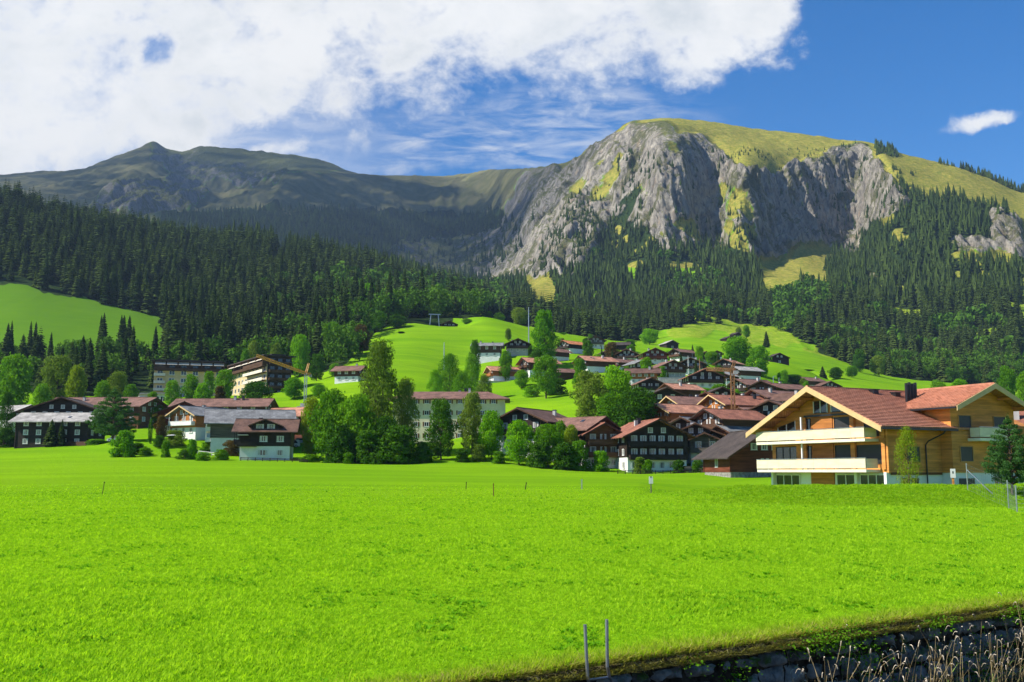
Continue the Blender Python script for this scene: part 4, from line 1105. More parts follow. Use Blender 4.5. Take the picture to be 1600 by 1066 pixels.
def win_mesh(kind, fm, small):
    key = (kind, fm.name, small)
    if key not in WT:
        f, p = _win(kind)
        if small:
            n = len(f.V); f.V += p.V; f.F += [tuple(i + n for i in q) for q in p.F]; f.M += [2] * len(p.F)
            if kind == 'curtain': f.box(-.40, -.14, -.024, -.0225, -.43, .43, 3).box(.14, .40, -.024, -.0225, -.43, .43, 3)
            WT[key] = (f.build('window', [fm, W['mid'], M_GLASS, M_CURT], link=False).data, None)
        else:
            if kind == 'curtain': p.M = [0] * len(p.F); p.box(-.43, -.2, -.026, -.0225, -.43, .43, 1).box(.2, .43, -.026, -.0225, -.43, .43, 1)
            WT[key] = (f.build('window', [fm, W['mid']], link=False).data, p.build('pane', [M_GLASS, M_CURT], link=False).data)
    return WT[key]
def window(parent, loc, rz, w_, h_, kind='double', fm=None, small=False, name='window'):
    fm = fm or M_FRAME
    a, b = win_mesh(kind, fm, small)
    o = bpy.data.objects.new(name, a); COL.objects.link(o); o.parent = parent
    o.location = loc; o.rotation_euler = (0, 0, rz); o.scale = (w_, 1.0, h_)
    if b:
        q = bpy.data.objects.new('pane', b); COL.objects.link(q); q.parent = o
    return o
def roof_slabs(mb, w_, l_, eave, rise, ox, oy, th=0.2, m=0, mu=1):
    """gable roof, ridge along Y; half width w_/2 + ox overhang"""
    k = rise / (w_ / 2); X = w_ / 2 + ox; y0 = -l_ / 2 - oy; y1 = l_ / 2 + oy
    zt = eave + rise; ze = eave - k * ox
    for s in (-1, 1):
        pts = [(0, zt + th), (s * X, ze + th), (s * X, ze), (0, zt)]
        mb.prism(pts if s > 0 else pts[::-1], 'y', y0, y1, m)
    mb.box(-0.14, 0.14, y0 - .02, y1 + .02, zt + th - 0.06, zt + th + 0.09, m)
def chalet(px, ridge, D, w_, l_, yaw, label, roof='rust', wall='brown', base='white', base_h=2.6, pitch=23, ox=1.3, oy=1.5, balc=1, floors=None,
           nwin=3, nside=3, wk='curtain', fm=None, chim=1, group=None, cat='house', name='chalet', barge=None, antenna=False, door=False, bal='same', small=None, sky=0, ev=5.3, hip=False, windows=True, front=False):
    p = at(px, ridge, D)
    if front:
        yr_ = math.radians(yaw); p = p - np.array((math.sin(yr_), -math.cos(yr_), 0)) * (l_ / 2 + oy)
    rise = math.tan(math.radians(pitch)) * w_ / 2
    eave = ev; H = eave + rise + 0.2; gz = p[2] - H
    small = D > 270 if small is None else small
    if D > 300: base_h = min(base_h, 2.3)
    yaw = math.radians(yaw)
    root = empty(name, (p[0], p[1], gz), yaw)
    tag(root, label, cat, group)
    bh = min(base_h, eave - 1.8) if base_h > 0 else 0
    hw, hl = w_ / 2, l_ / 2
    if bh > 0: MB().box(-hw + .06, hw - .06, -hl + .06, hl - .06, -4.0, bh).build('base', W[base], root)
    mb = MB(); zb = bh if bh > 0 else -4.0
    mb.prism([(-hw, zb), (hw, zb), (hw, eave)] + ([] if hip else [(0, eave + rise)]) + [(-hw, eave)], 'y', -hl, hl)
    # log-end posts and lintel beams give the wall relief
    for x in (-hw, 0, hw): mb.box(x - .14, x + .14, -hl - .12, -hl + .02, zb, min(eave, eave + rise - abs(x) * rise / hw) - .1)
    for s in (-1, 1):
        for y in (-hl, hl): mb.box(s * hw - .13, s * hw + .13, y - .13, y + .13, zb, eave - .15)
    mb.build('wall', W[wall], root)
    rb = MB()
    if hip:
        X = hw + ox; Yh = hl + oy; ze = eave - rise / hw * ox; zr = eave + rise; o = 0; yr = max(0.5, hl - hw * .75)
        rb.V = [(-X, -Yh, ze), (X, -Yh, ze), (X, Yh, ze), (-X, Yh, ze), (0, -yr, zr), (0, yr, zr), (-X, -Yh, ze - .25), (X, -Yh, ze - .25), (X, Yh, ze - .25), (-X, Yh, ze - .25)]
        rb.F = [(0, 1, 4), (1, 2, 5, 4), (2, 3, 5), (3, 0, 4, 5), (9, 8, 7, 6), (0, 6, 7, 1), (1, 7, 8, 2), (2, 8, 9, 3), (3, 9, 6, 0)]; rb.M = [0] * 9
    else: roof_slabs(rb, w_, l_, eave + 0.003, rise, ox, oy)
    rf = rb.build('roof', RF[roof], root)
    k = rise / hw
    if not hip:
        bm_ = barge or (M_BARGE if wall in ('golden', 'orange', 'deep') else W['brown' if wall != 'brown' else 'dark'])
        for y in (-hl - oy - .04, hl + oy):
            X = hw + ox + .03; ze = eave - k * (ox + .03)
            pts = [(-X, ze - .12), (0, eave + rise - .12), (X, ze - .12), (X, ze + .17), (0, eave + rise + .19), (-X, ze + .17)]
            MB().prism(pts, 'y', y, y + .04).build('bargeboard', bm_, root)
        if D < 215:
            for f in (-.66, 0, .66):
                z = eave + rise - abs(f) * rise - .12
                MB().box(f * hw - .09, f * hw + .09, -hl - oy + .05, -hl - .01, z - .2, z).build('purlin', bm_, root)
    rg = random.Random(int(px * 7 + ridge))
    for i in range(chim):
        cx = rg.choice((-1, 1)) * hw * rg.uniform(.15, .5); cy = rg.uniform(-.5, .6) * hl
        zt = eave + rise - abs(cx) * k
        c = MB().box(cx - .32, cx + .32, cy - .32, cy + .32, zt - .3, zt + 1.25, 0).box(cx - .42, cx + .42, cy - .42, cy + .42, zt + 1.25, zt + 1.36, 1)
        c.build('chimney', [W['plaster'] if i % 2 == 0 else M_BLACK, M_BLACK], rf)
    for i in range(sky):
        cx = hw * rg.uniform(.3, .7); cy = rg.uniform(-.7, .7) * hl
        for s in (1, -1):
            zt = eave + rise - cx * k + .2
            n_ = MB().prism([(s * (cx - .5), zt + .5 * k + .01), (s * (cx + .5), zt - .5 * k + .01), (s * (cx + .5), zt - .5 * k + .08), (s * (cx - .5), zt + .5 * k + .08)], 'y', cy - .4, cy + .4)
            n_.build('skylight', [M_GLASS], rf)
    # windows by storey
    nf = floors or max(1, int(round((eave + 0.5) / 2.75)))
    fh = (eave + 0.3) / nf
    for fl in range(nf + 1 if windows else 0):
        z = fl * fh + fh * .55
        if fl == nf:
            if rise < 1.9 or hip: break
            z = eave + rise * .30; xs = [-.22 * hw, .22 * hw] if rise < 3 else [-.3 * hw, 0, .3 * hw]; ww, hh = 1.0, 1.0
        else:
            xs = [(-1 + 2 * (i + .5) / nwin) * hw * .92 for i in range(nwin)]; ww, hh = 1.25, 1.25
        for x in xs:
            if door and fl == 0 and abs(x - xs[-1]) < .01: continue
            window(root, (x, -hl - .003, z), 0, ww, hh, wk, fm, small)
            if abs(math.degrees(yaw)) > 100: window(root, (x, hl + .003, z), PI, ww, hh, wk, fm, small)
        if fl < nf:
            for i in range(nside):
                y = (-1 + 2 * (i + .5) / nside) * hl * .9
                if math.sin(yaw) > -0.25 and math.cos(yaw) > -2 and (yaw <= 0.35 or True):
                    if math.sin(-yaw) > -.2: window(root, (hw + .003, y, z), PI / 2, ww, hh, wk, fm, small)
                if math.sin(yaw) > -.2: window(root, (-hw - .003, y, z), -PI / 2, ww, hh, wk, fm, small)
    if door:
        MB().box(hw * .6, hw * .6 + 1.0, -hl - .06, -hl, 0, 2.1).build('door', W['mid'], root)
    # balconies across the gable front
    bw = W[bal] if bal != 'same' else W[wall]
    for b in range(balc):
        z = fh * (nf - 1 - b)
        if z < 1.5: break
        r = MB().box(-hw * .96, hw * .96, -hl - 1.15, -hl - .01, z - .16, z)
        bo = r.build('balcony', bw, root)
        q = MB().box(-hw * .96, hw * .96, -hl - 1.19, -hl - 1.13, z - .1, z + .82).box(-hw * .97, hw * .97, -hl - 1.23, -hl - 1.10, z + .82, z + .92)
        for s in (-1, 1): q.box(s * hw * .96 - .03, s * hw * .96 + .03, -hl - 1.12, -hl - .02, z + .03, z + .82)
        for f in (-.9, -.3, .3, .9): q.bar((f * hw, -hl - 1.1, z + .9), (f * hw, -hl - 1.1, z + fh - .1), .1)
        q.build('railing', bw, bo)
    if antenna:
        MB().bar((0, 0, eave + rise), (0, 0, eave + rise + 2.6), .05).bar((-.5, 0, eave + rise + 2.3), (.5, 0, eave + rise + 2.3), .04).build('antenna', M_METAL, rf)
    return root, dict(hw=hw, hl=hl, eave=eave, rise=rise, H=H, gz=gz, fh=fh, nf=nf)
def barn(px, ridge, D, w_, l_, yaw, label):
    return chalet(px, ridge, D, w_, l_, yaw, label, roof='dark' if 'dark' in label else 'pale', wall='dark', base='stone', base_h=0.8, pitch=24, ox=.8, oy=.9, balc=0, nwin=1, nside=0, chim=0, cat='barn', name='barn', floors=1)
for (px, ridge, D, w_, l_, yaw, label, kw) in VL:
    if kw and kw.get('fm') == 'M_DARKF': kw['fm'] = M_DARKF
    if kw is None: barn(px, ridge, D, w_, l_, yaw, label)
    else: chalet(px, ridge, D, w_, l_, yaw, label, group=HV, **kw)
# ================================================================ THE LARCH HOUSE (right foreground)
HA = math.radians(-62.4)
hroot = empty('apartment_chalet', (30.4, 96.85, 0.0), HA)
tag(hroot, 'new golden larch apartment chalet with red tiled roofs and pale balconies at right', 'house')
ZR, KP = 10.25, 0.466            # underside of the ridge, roof slope
EW = ZR - 7.5 * KP
def zr(x): return ZR - abs(x) * KP
hb_ = MB()
hb_.box(-7.4, 7.4, 0.1, 20, -2, 2.2).build('base', W['white'], hroot)
hb_ = MB(); hb_.prism([(-7.5, 2.2), (7.5, 2.2), (7.5, EW), (0, ZR), (-7.5, EW)], 'y', 0, 20)
hb_.build('wall', W['golden'], hroot)
wk_, wy0, wy1, wx = 0.40, 7.0, 16.0, 8.7
WZ = 10.30; wym = (wy0 + wy1) / 2
MB().box(3, wx - .1, wy0 + .1, wy1 - .1, -2, 2.2).build('base', W['white'], hroot)
MB().prism([(wy0, 2.2), (wy1, 2.2), (wy1, WZ - 4.5 * wk_), (wym, WZ), (wy0, WZ - 4.5 * wk_)], 'x', 0.4, wx).build('wall', W['golden'], hroot)
# roofs with tile courses as real steps
def tiled_slope(name, P0, U, Vd, nu, th, parent, mat):
    """slab of nu stepped courses: P0 ridge corner, U along ridge, Vd down the slope"""
    m = MB(); P0 = np.array(P0, float); U = np.array(U, float); Vd = np.array(Vd, float)
    nrm = np.cross(U, Vd); nrm /= np.linalg.norm(nrm)
    if nrm[2] < 0: nrm = -nrm
    prof = []
    for i in range(nu):
        prof.append((i / nu, th)); prof.append(((i + 1) / nu, th + 0.07))
    prof += [(1, 0), (0, 0)]
    V = []
    for k in (0, 1):
        for (f, h_) in prof: V.append(tuple(P0 + U * k + Vd * f + nrm * h_))
    n = len(prof); m.V = V
    m.F = [tuple(range(n)), tuple(range(n, 2 * n))[::-1]] + [(i, (i + 1) % n, n + (i + 1) % n, n + i) for i in range(n)]
    m.M = [0] * len(m.F)
    return m.build(name, mat, parent)
def tile_material():
    m = bpy.data.materials.new('clay_roof_tiles'); m.use_nodes = True
    t = NT(m.node_tree); bs = t.n['Principled BSDF']
    tcn = t.new('ShaderNodeTexCoord')
    x, y, z = [t.new('ShaderNodeSeparateXYZ', {0: tcn.outputs['Object']}).outputs[i] for i in range(3)]
    u = t.new('ShaderNodeVectorMath', {0: tcn.outputs['Object'], 1: (0.85, 1.0, 0)}, operation='DOT_PRODUCT').outputs['Value']
    cell = t.new('ShaderNodeCombineXYZ', {0: t.math('FLOOR', t.math('DIVIDE', u, 0.30)), 1: t.math('FLOOR', t.math('DIVIDE', z, 0.145)), 2: 0.0}).outputs[0]
    wn = t.new('ShaderNodeTexWhiteNoise', {'Vector': cell}, noise_dimensions='3D').outputs[0]
    c = t.mix(wn, (0.37, 0.140, 0.075), (0.54, 0.225, 0.130))
    n = t.noise(tcn.outputs['Object'], 0.5, 5, 0.6)
    c = t.mix(t.ramp(n, 0.35, 0.7, 0, 0.35), c, (0.26, 0.11, 0.07))
    fr = t.ramp(t.math('FRACT', t.math('DIVIDE', u, 0.30)), 0.0, 0.2, 0.72, 1.0)
    t.set(bs, 'Base Color', t.mix(1.0, c, t.new('ShaderNodeCombineXYZ', {0: fr, 1: fr, 2: fr}).outputs[0], 'MULTIPLY'))
    bs.inputs['Roughness'].default_value = 0.75
    wv = t.math('SINE', t.math('MULTIPLY', u, 2 * PI / 0.30))
    t.set(bs, 'Normal', t.new('ShaderNodeBump', {'Strength': 0.6, 'Distance': 0.02, 'Height': wv}).outputs[0])
    return m
M_TILE = tile_material()
OV = 1.35
for s in (-1, 1):
    y1 = 21.2 if s < 0 else 16.5
    r = tiled_slope('roof', (0, -2.2, ZR + .02), (0, 2.2 + y1, 0), (s * (7.5 + OV), 0, -(7.5 + OV) * KP), 26, .16, hroot, M_TILE)
MB().box(-.13, .13, -2.22, 21.2, ZR + .12, ZR + .30).build('ridge_cap', M_TILE, hroot)
wo = 0.95
for s in (-1, 1):
    tiled_slope('roof', (-1.0, wym, WZ + .02), (wx + 1.0 + 1.5, 0, 0), (0, s * (4.5 + wo), -(4.5 + wo) * wk_), 17, .16, hroot, M_TILE)
MB().box(-.2, wx + 1.52, wym - .12, wym + .12, WZ + .13, WZ + .31).build('ridge_cap', M_TILE, hroot)
# bargeboards, soffits, rafters
X = 7.5 + OV + .04
MB().prism([(-X, ZR - X * KP - .34), (0, ZR - .32), (X, ZR - X * KP - .34), (X, ZR - X * KP + .16), (0, ZR + .24), (-X, ZR - X * KP + .16)], 'y', -2.30, -2.215).build('bargeboard', M_BARGE, hroot)
Yb = 4.5 + wo + .04
MB().prism([(wym - Yb, WZ - Yb * wk_ - .30), (wym, WZ - .28), (wym + Yb, WZ - Yb * wk_ - .30), (wym + Yb, WZ - Yb * wk_ + .16), (wym, WZ + .24), (wym - Yb, WZ - Yb * wk_ + .16)], 'x', wx + 1.515, wx + 1.60).build('bargeboard', M_BARGE, hroot)
for f in (-.98, -.72, -.46, -.2, .2, .46, .72, .98):
    x = f * 7.5; z = zr(x) - .04
    MB().box(x - .09, x + .09, -2.2, 0, z - .26, z - .02).build('purlin', W['golden'], hroot)
MB().box(-.14, .14, -2.2, 0, ZR - .42, ZR - .04).build('purlin', W['golden'], hroot)
for y in (wy0 + .1, wy0 + 2.2, wym, wy1 - 2.2, wy1 - .1):
    z = WZ - abs(y - wym) * wk_ - .05
    MB().box(wx, wx + 1.5, y - .09, y + .09, z - .26, z - .02).build('purlin', W['golden'], hroot)
# gutters and downspout
for (a, b, nm) in (((7.5 + OV + .08, -2.2, ZR - (7.5 + OV) * KP - .02), (7.5 + OV + .08, 7.6, ZR - (7.5 + OV) * KP - .02), 'gutter'), ((1.2, wy0 - wo - .1, WZ - (4.5 + wo) * wk_), (wx + 1.5, wy0 - wo - .1, WZ - (4.5 + wo) * wk_), 'gutter')):
    MB().bar(a, b, .2, .17).build(nm, M_BLACK, hroot)
zg = ZR - (7.5 + OV) * KP - .1
MB().tube([(8.8, 6.1, zg), (8.75, 5.9, zg - .25), (7.75, 5.0, zg - .95), (7.62, 4.8, zg - 1.3), (7.62, 4.8, -.5)], .065).build('downspout', M_BLACK, hroot)
# front: pillars, recess panels, glazing.  x = 7.5 - w
def hbox(name, x0, x1, y0, y1, z0, z1, mat, parent=hroot):
    return MB().box(x0, x1, y0, y1, z0, z1).build(name, mat, parent)
def glazing(x0, x1, z0, z1, y, n, fm, name='window', face='front', blind=False, depth=.08):
    """framed window with n lights; face front (-y) or side (+x)"""
    f = MB(); t_ = .07; w2 = x1 - x0
    def bx(a, b, c, d, e, g, mb, m=0):
        if face == 'front': mb.box(a, b, y - d, y - c, e, g, m)
        else: mb.box(y + c, y + d, a, b, e, g, m)
    bx(x0, x1, 0, depth, z0, z0 + t_, f); bx(x0, x1, 0, depth, z1 - t_, z1, f); bx(x0, x0 + t_, 0, depth, z0 + t_, z1 - t_, f); bx(x1 - t_, x1, 0, depth, z0 + t_, z1 - t_, f)
    for i in range(1, n):
        xm = x0 + w2 * i / n; bx(xm - .04, xm + .04, 0, depth - .004, z0 + t_, z1 - t_, f)
    o = f.build(name, fm, hroot)
    p = MB(); bx(x0 + t_, x1 - t_, .002, .03, z0 + t_, z1 - t_, p)
    p.build('pane', M_BLIND if blind else M_GLASS, o)
    return o
M_BLIND = pmat('dark_slat_blind', (0.030, 0.028, 0.027), 0.5, 0.4, var=0.1, extra=planks_extra(0.08, 0.35))
SL1, SL2 = 2.24, 5.02                         # underside of the balconies
for zf, zt in ((2.5, 5.0), (5.3, 7.6)):
    for (a, b) in ((.15, .55), (3.7, 4.2), (9.95, 11.3)):   # w ranges of golden pillars
        hbox('pillar', 7.5 - b, 7.5 - a, -.22, -.004, zf, min(zt, zr(7.5 - a) - .1), W['golden'])
    hbox('panel', 7.5 - 9.3, 7.5 - 6.5, -.10, -.004, zf, zt, W['deep'])
    hbox('post', 7.5 - 9.52, 7.5 - 9.38, -1.3, -1.16, zf, zt, M_FRAME)
glazing(7.5 - 3.6, 7.5 - .65, 3.0, 4.75, -.003, 1, M_DARKF, blind=True)
glazing(7.5 - 6.3, 7.5 - 4.3, 2.6, 4.8, -.003, 1, M_DARKF, blind=True)
glazing(7.5 - 9.92, 7.5 - 9.4, 2.6, 4.8, -.003, 1, M_DARKF)
glazing(7.5 - 14.4, 7.5 - 11.4, 2.6, 4.8, -.003, 3, M_DARKF)
glazing(7.5 - 2.6, 7.5 - .9, 5.5, 6.9, -.003, 1, M_DARKF, blind=True)
glazing(7.5 - 6.3, 7.5 - 4.3, 5.4, 7.45, -.003, 1, M_DARKF, blind=True)
glazing(7.5 - 9.92, 7.5 - 9.4, 5.4, 7.5, -.003, 1, M_DARKF)
# sloping gable glazing left, and the attic window
def slope_glass(w0, w1, z0, sill, n=2, name='window'):
    x0, x1 = 7.5 - w1, 7.5 - w0
    za, zb = min(zr(x0) - .45, sill), min(zr(x1) - .45, sill)
    o = MB().prism([(x0, z0), (x1, z0), (x1, zb), (x0, za)], 'y', -.07, -.003).build(name, M_DARKF, hroot)
    MB().prism([(x0 + .09, z0 + .09), (x1 - .09, z0 + .09), (x1 - .09, zb - .1), (x0 + .09, za - .1)], 'y', -.09, -.072).build('pane', M_GLASS, o)
    for i in range(n + 1):
        xm = x0 + .05 + (x1 - x0 - .1) * i / n; zz = za + (zb - za) * (xm - x0) / (x1 - x0)
        MB().box(xm - .05, xm + .05, -.13, -.092, z0 + .02, zz - .02).build('frame', M_FRAME, o)
slope_glass(11.4, 14.0, 5.4, 7.4, 2)
slope_glass(7.0, 8.9, 7.95, 9.2, 2)
slope_glass(5.2, 6.6, 7.95, 9.2, 1)
hbox('awning_box', 7.5 - 10.0, 7.5 - 4.4, -.35, -.10, 7.62, 7.80, M_BLACK)
hbox('beam', -6.9, 6.9, -2.0, -1.8, 7.0 - .25 - .6, 7.0 - .6, W['golden']).hide_render = True
# ground floor
glazing(7.5 - 14.6, 7.5 - 11.2, -.2, 2.0, .06, 3, M_FRAME)
hbox('panel', 7.5 - 9.6, 7.5 - 6.6, -.05, .09, -.3, 2.2, W['deep'])
glazing(7.5 - 6.3, 7.5 - 4.0, -.3, 2.05, .06, 2, M_FRAME)
glazing(7.5 - 3.4, 7.5 - .5, -.3, 2.05, .06, 3, M_FRAME)
for w_ in (.2, 3.7, 14.85):
    hbox('pillar', 7.5 - w_ - .15, 7.5 - w_ + .15, -.28, .08, -1.5, SL1, W['white'])
# balconies: slab fascia, gap, plywood panels, rail
M_PLY = pmat('pale_larch_plywood', (0.68, 0.59, 0.40), 0.6, 0.3, var=0.08, vscale=1.2, stretch=(.5, .5, 2))
M_FASC = pmat('cream_fascia', (0.72, 0.66, 0.50), 0.6, 0.3, var=0.05)
def big_balcony(x0, x1, y0, y1, z, face, n):
    o = hbox('balcony', x0, x1, y0, y1, z, z + .26, M_FASC)
    if face == 'front':
        step = (x1 - x0) / n
        for i in range(n):
            hbox('balcony_panel', x0 + i * step + .005, x0 + (i + 1) * step - .005, y0 - .05, y0 - .02, z + .36, z + 1.22, M_PLY, o)
        hbox('handrail', x0 - .02, x1 + .02, y0 - .08, y0 + .03, z + 1.26, z + 1.31, M_METAL, o)
        for e, (a, b) in (('l', (x0, x0 + .03)), ('r', (x1 - .03, x1))):
            hbox('balcony_panel', a, b, y0, y1 - .25, z + .36, z + 1.22, M_PLY, o)
        for i in range(n + 1): hbox('baluster', x0 + i * (x1 - x0 - .06) / n, x0 + i * (x1 - x0 - .06) / n + .06, y0 + .0, y0 + .05, z + .26, z + 1.26, M_METAL, o)
    else:
        step = (y1 - y0) / n
        for i in range(n):
            hbox('balcony_panel', x1 + .02, x1 + .05, y0 + i * step + .005, y0 + (i + 1) * step - .005, z + .36, z + 1.22, M_PLY, o)
        hbox('handrail', x1 - .03, x1 + .08, y0, y1, z + 1.26, z + 1.31, M_METAL, o)
        hbox('balcony_panel', x0 + .3, x1, y0, y0 + .03, z + .36, z + 1.22, M_PLY, o)
    return o
big_balcony(-7.9, 6.5, -1.75, -.003, SL1, 'front', 9)
big_balcony(-7.9, 6.5, -1.75, -.003, SL2, 'front', 9)
big_balcony(wx + .003, wx + 1.3, wy0 + 2.2, wy1 - 1.9, SL2 + .1, 'side', 3)
# side wall and wing
glazing(2.3, 4.1, 3.15, 4.6, 7.503, 1, M_LARCHF, face='side', blind=True)
glazing(1.6, 3.9, .2, 1.8, 7.42, 2, M_FRAME, face='side')
for (a, b, z0, z1) in ((wy0 + 1.0, wy0 + 2.8, 6.15, 7.55), (wy1 - 3.1, wy1 - 1.3, 6.15, 7.55), (wy0 + 1.0, wy0 + 2.8, 3.2, 4.65), (wy1 - 3.6, wy1 - 1.8, 3.2, 4.65)):
    glazing(a, b, z0, z1, wx + .003, 1, M_LARCHF, face='side', blind=True)
glazing(wy0 + .6, wy0 + 3.0, -.6, 1.75, wx - .09, 1, M_FRAME, name='garage_door', face='side', blind=True)
glazing(wy1 - 3.4, wy1 - 2.2, .2, 1.7, wx - .09, 2, M_FRAME, face='side')
hbox('corner_post', 7.38, 7.60, -.1, .12, 2.2, EW - .1, W['golden'])
hbox('floor_beam', 7.5, 7.56, 0.2, 6.9, 2.0, 2.22, W['mid'])
# chimneys and vents
for i in range(4):
    MB().tube([(3.0 + .0 * i, 8.0 + .42 * i, 8.7), (3.0, 8.0 + .42 * i, 10.95 + .1 * (i % 2))], .15, 12).box(2.8, 3.2, 7.8 + .42 * i, 8.2 + .42 * i, 8.7, 9.1).build('chimney', M_BLACK, hroot)
for (x, y) in ((.9, 8.0 - 2.2), (1.4, 8.3)):
    MB().box(x - .3, x + .3, y - .35, y + .35, zr(x), zr(x) + .5).box(x - .38, x + .38, y - .43, y + .43, zr(x) + .5, zr(x) + .58).build('roof_vent', M_BLACK, hroot)
MB().prism([(7.2, zr(7.2) + .2), (8.9, zr(8.9) + .2), (8.9, zr(8.9) + .27), (7.2, zr(7.2) + .27)], 'y', 7.35, 7.6).build('valley_flashing', M_BLACK, hroot)

# ================================================================ dormer of the black-brown chalet
def find(label_start):
    for o in COL.objects:
        if o.get('label', '').startswith(label_start): return o
dc = find('black-brown chalet with a broad dormer')
# local: gable faces -Y; the side towards the camera is +X
eave, rise, hw, hl = 5.9, math.tan(math.radians(25)) * 4.75, 4.75, 5.0
k = rise / hw
MB().prism([(-2.6, 5.5), (2.6, 5.5), (2.6, 6.85), (0, 7.9), (-2.6, 6.85)], 'x', .5, hw - .15).build('dormer_wall', W['dark'], dc)
dr = MB()
for s in (-1, 1):
    pts = [(0, 7.94), (s * 3.4, 7.94 - 3.4 * .40), (s * 3.4, 8.12 - 3.4 * .40), (0, 8.12)]
    dr.prism(pts, 'x', .1, hw + .9)
dr.build('dormer_roof', RF['brown'], dc)
for y in (-1.1, 1.1): window(dc, (hw - .15 + .003, y, 6.5), PI / 2, 1.5, 1.1, 'curtain')
for (y, z, w2) in ((-.3, 4.1, 1.5), (3.0, 4.1, 1.4), (-.4, 1.3, 2.2), (3.0, 1.3, 1.5)): window(dc, (hw + .003, y, z), PI / 2, w2, 1.15, 'curtain')
MB().box(hw, hw + 1.1, -5.4, -1.6, 2.5, 2.65).build('balcony', W['dark'], dc)
MB().box(hw + 1.05, hw + 1.12, -5.4, -1.6, 2.65, 3.5).build('railing', W['dark'], dc)
MB().box(hw + .3, hw + 2.2, -5.2, -3.2, 4.75, 4.82).build('awning', M_FRAME, dc)
for y in (-3, 0, 2): window(dc, (-.0 + y, -hl - .003, 3.9), 0, 1.1, 1.1, 'curtain')

# ================================================================ HOTEL
def hotel_block(p0, p1, top, depth, storeys, fh, label, bal_ranges, cream=(0, 1), awn=True, roofm='dark'):
    """facade from p0 to p1 (world XY), seen from the camera side; balconies over parts of its length"""
    p0 = np.array(p0, float); p1 = np.array(p1, float); d = p1 - p0; L = np.linalg.norm(d); ang = math.atan2(d[1], d[0])
    root = empty('hotel', (p0[0], p0[1], top - storeys * fh), ang)
    tag(root, label, 'hotel')
    Hh = storeys * fh
    MB().box(0, L, 0, depth, -6, Hh - fh).build('wall', W['hotel'], root)
    MB().box(-.05, L + .05, -.05, depth + .05, Hh - fh, Hh).build('top_storey', W['brown'], root)
    MB().box(-1.2, L + 1.2, -1.6, depth + 1.2, Hh + .003, Hh + .35).box(1, L - 1, 2, depth - 2, Hh + .35, Hh + 1.0).build('roof', RF[roofm], root)
    n = int(L / 4.2)
    for s_ in range(storeys):
        z = s_ * fh
        for i in range(n):
            x = (i + .5) * L / n; inb = any(a * L <= x <= b * L for a, b in bal_ranges)
            if s_ == storeys - 1 and not awn and not inb: pass
            wn_ = window(root, (x, (-.055 if s_ == storeys - 1 else -.003), z + 1.35), 0, 2.2, 1.7, 'double', M_DARKF if s_ == storeys - 1 else M_FRAME, True)
        if s_ == storeys - 1 and awn:
            for i in range(n):
                x = (i + .5) * L / n
                MB().prism([(-.1, z + 2.6), (-1.9, z + 1.5), (-1.9, z + 1.56), (-.1, z + 2.7)], 'x', x - L / n * .44, x + L / n * .44).build('awning', M_AWN, root)
        for (a, b) in bal_ranges:
            if s_ > 0 or True:
                bo = MB().box(a * L, b * L, -1.7, -.06, z - .12, z + .08).build('balcony', W['brown'], root)
                MB().box(a * L, b * L, -1.78, -1.7, z - .15, z + .95).build('railing', M_AWN if s_ < storeys - 1 else W['brown'], bo)
    m = MB()
    for i in range(0, n + 1, 2):
        MB().box(i * L / n - .12, i * L / n + .12, -1.7, -.06, Hh - fh * 1.0, Hh).build('rafter_post', W['brown'], root)
    MB().box(0, L, -1.75, -.06, Hh - fh - .9, Hh - fh + .1).build('balcony_band', W['brown'], root)
    return root
M_AWN = pmat('cream_awning_cloth', (0.66, 0.58, 0.46), 0.8, 0.2, var=0.06)
tz = at(240, 564, 400)[2]
a = at(240, 600, 400); b = at(350, 600, 408)
hotel_block(a[:2], b[:2], tz, 13, 5, 3.0, 'left wing of the hillside hotel with cream walls and a row of pale awnings', [(0, .16)])
a = at(351, 600, 414); b = at(416, 600, 368)
tz = at(416, 556, 368)[2]
hr = hotel_block(a[:2], b[:2], tz, 9.5, 5, 3.0, 'right wing of the hillside hotel with stacked pale balconies', [(.56, 1.0)])
L = float(np.linalg.norm(b[:2] - a[:2]))
MB().box(L + .06, L + .3, .2, 9.3, -2, 15).build('end_wall', W['dark'], hr)
for s_ in range(5):
    for y in (2.0, 5, 8):
        window(hr, (L + .31, y, s_ * 3 + 1.4), PI / 2, 1.8, 1.6, 'double', M_DARKF, True)
    if s_: MB().box(L + .3, L + 1.4, .6, 9, s_ * 3 - .1, s_ * 3 + .9).build('balcony', W['brown'], hr)
ph = at(240, 606, 385); tb = empty('hotel_annexe', (ph[0], ph[1], at(240, 622, 385)[2] - 2), math.radians(-4))
tag(tb, 'low white glazed annexe below the left end of the hotel', 'annexe')
MB().box(-6, 5, 0, 8, -2, 3.6).build('wall', W['cream'], tb); MB().box(-6.5, 5.5, -.6, 8.5, 3.603, 3.95).build('roof', RF['grey'], tb)
for x in (-4.5, -1.5, 1.5, 3.9): window(tb, (x, -.003, 1.6), 0, 2.0, 2.2, 'double', M_FRAME, True)
tc2 = empty('hotel_terrace', (ph[0] - 12, ph[1] - 6, at(215, 632, 375)[2]), 0)
tag(tc2, 'white walled terrace block with a roof garden left of the glazed annexe', 'terrace')
MB().box(-7, 6, 0, 8, -2, 3.0).build('wall', W['white'], tc2); MB().box(-7.2, 6.2, -.2, 8.2, 3.003, 3.25).build('parapet', M_CONC, tc2)
for x in (-5, -1.5, 2, 4.6): window(tc2, (x, -.003, 1.5), 0, 1.8, 1.4, 'double', M_FRAME, True)

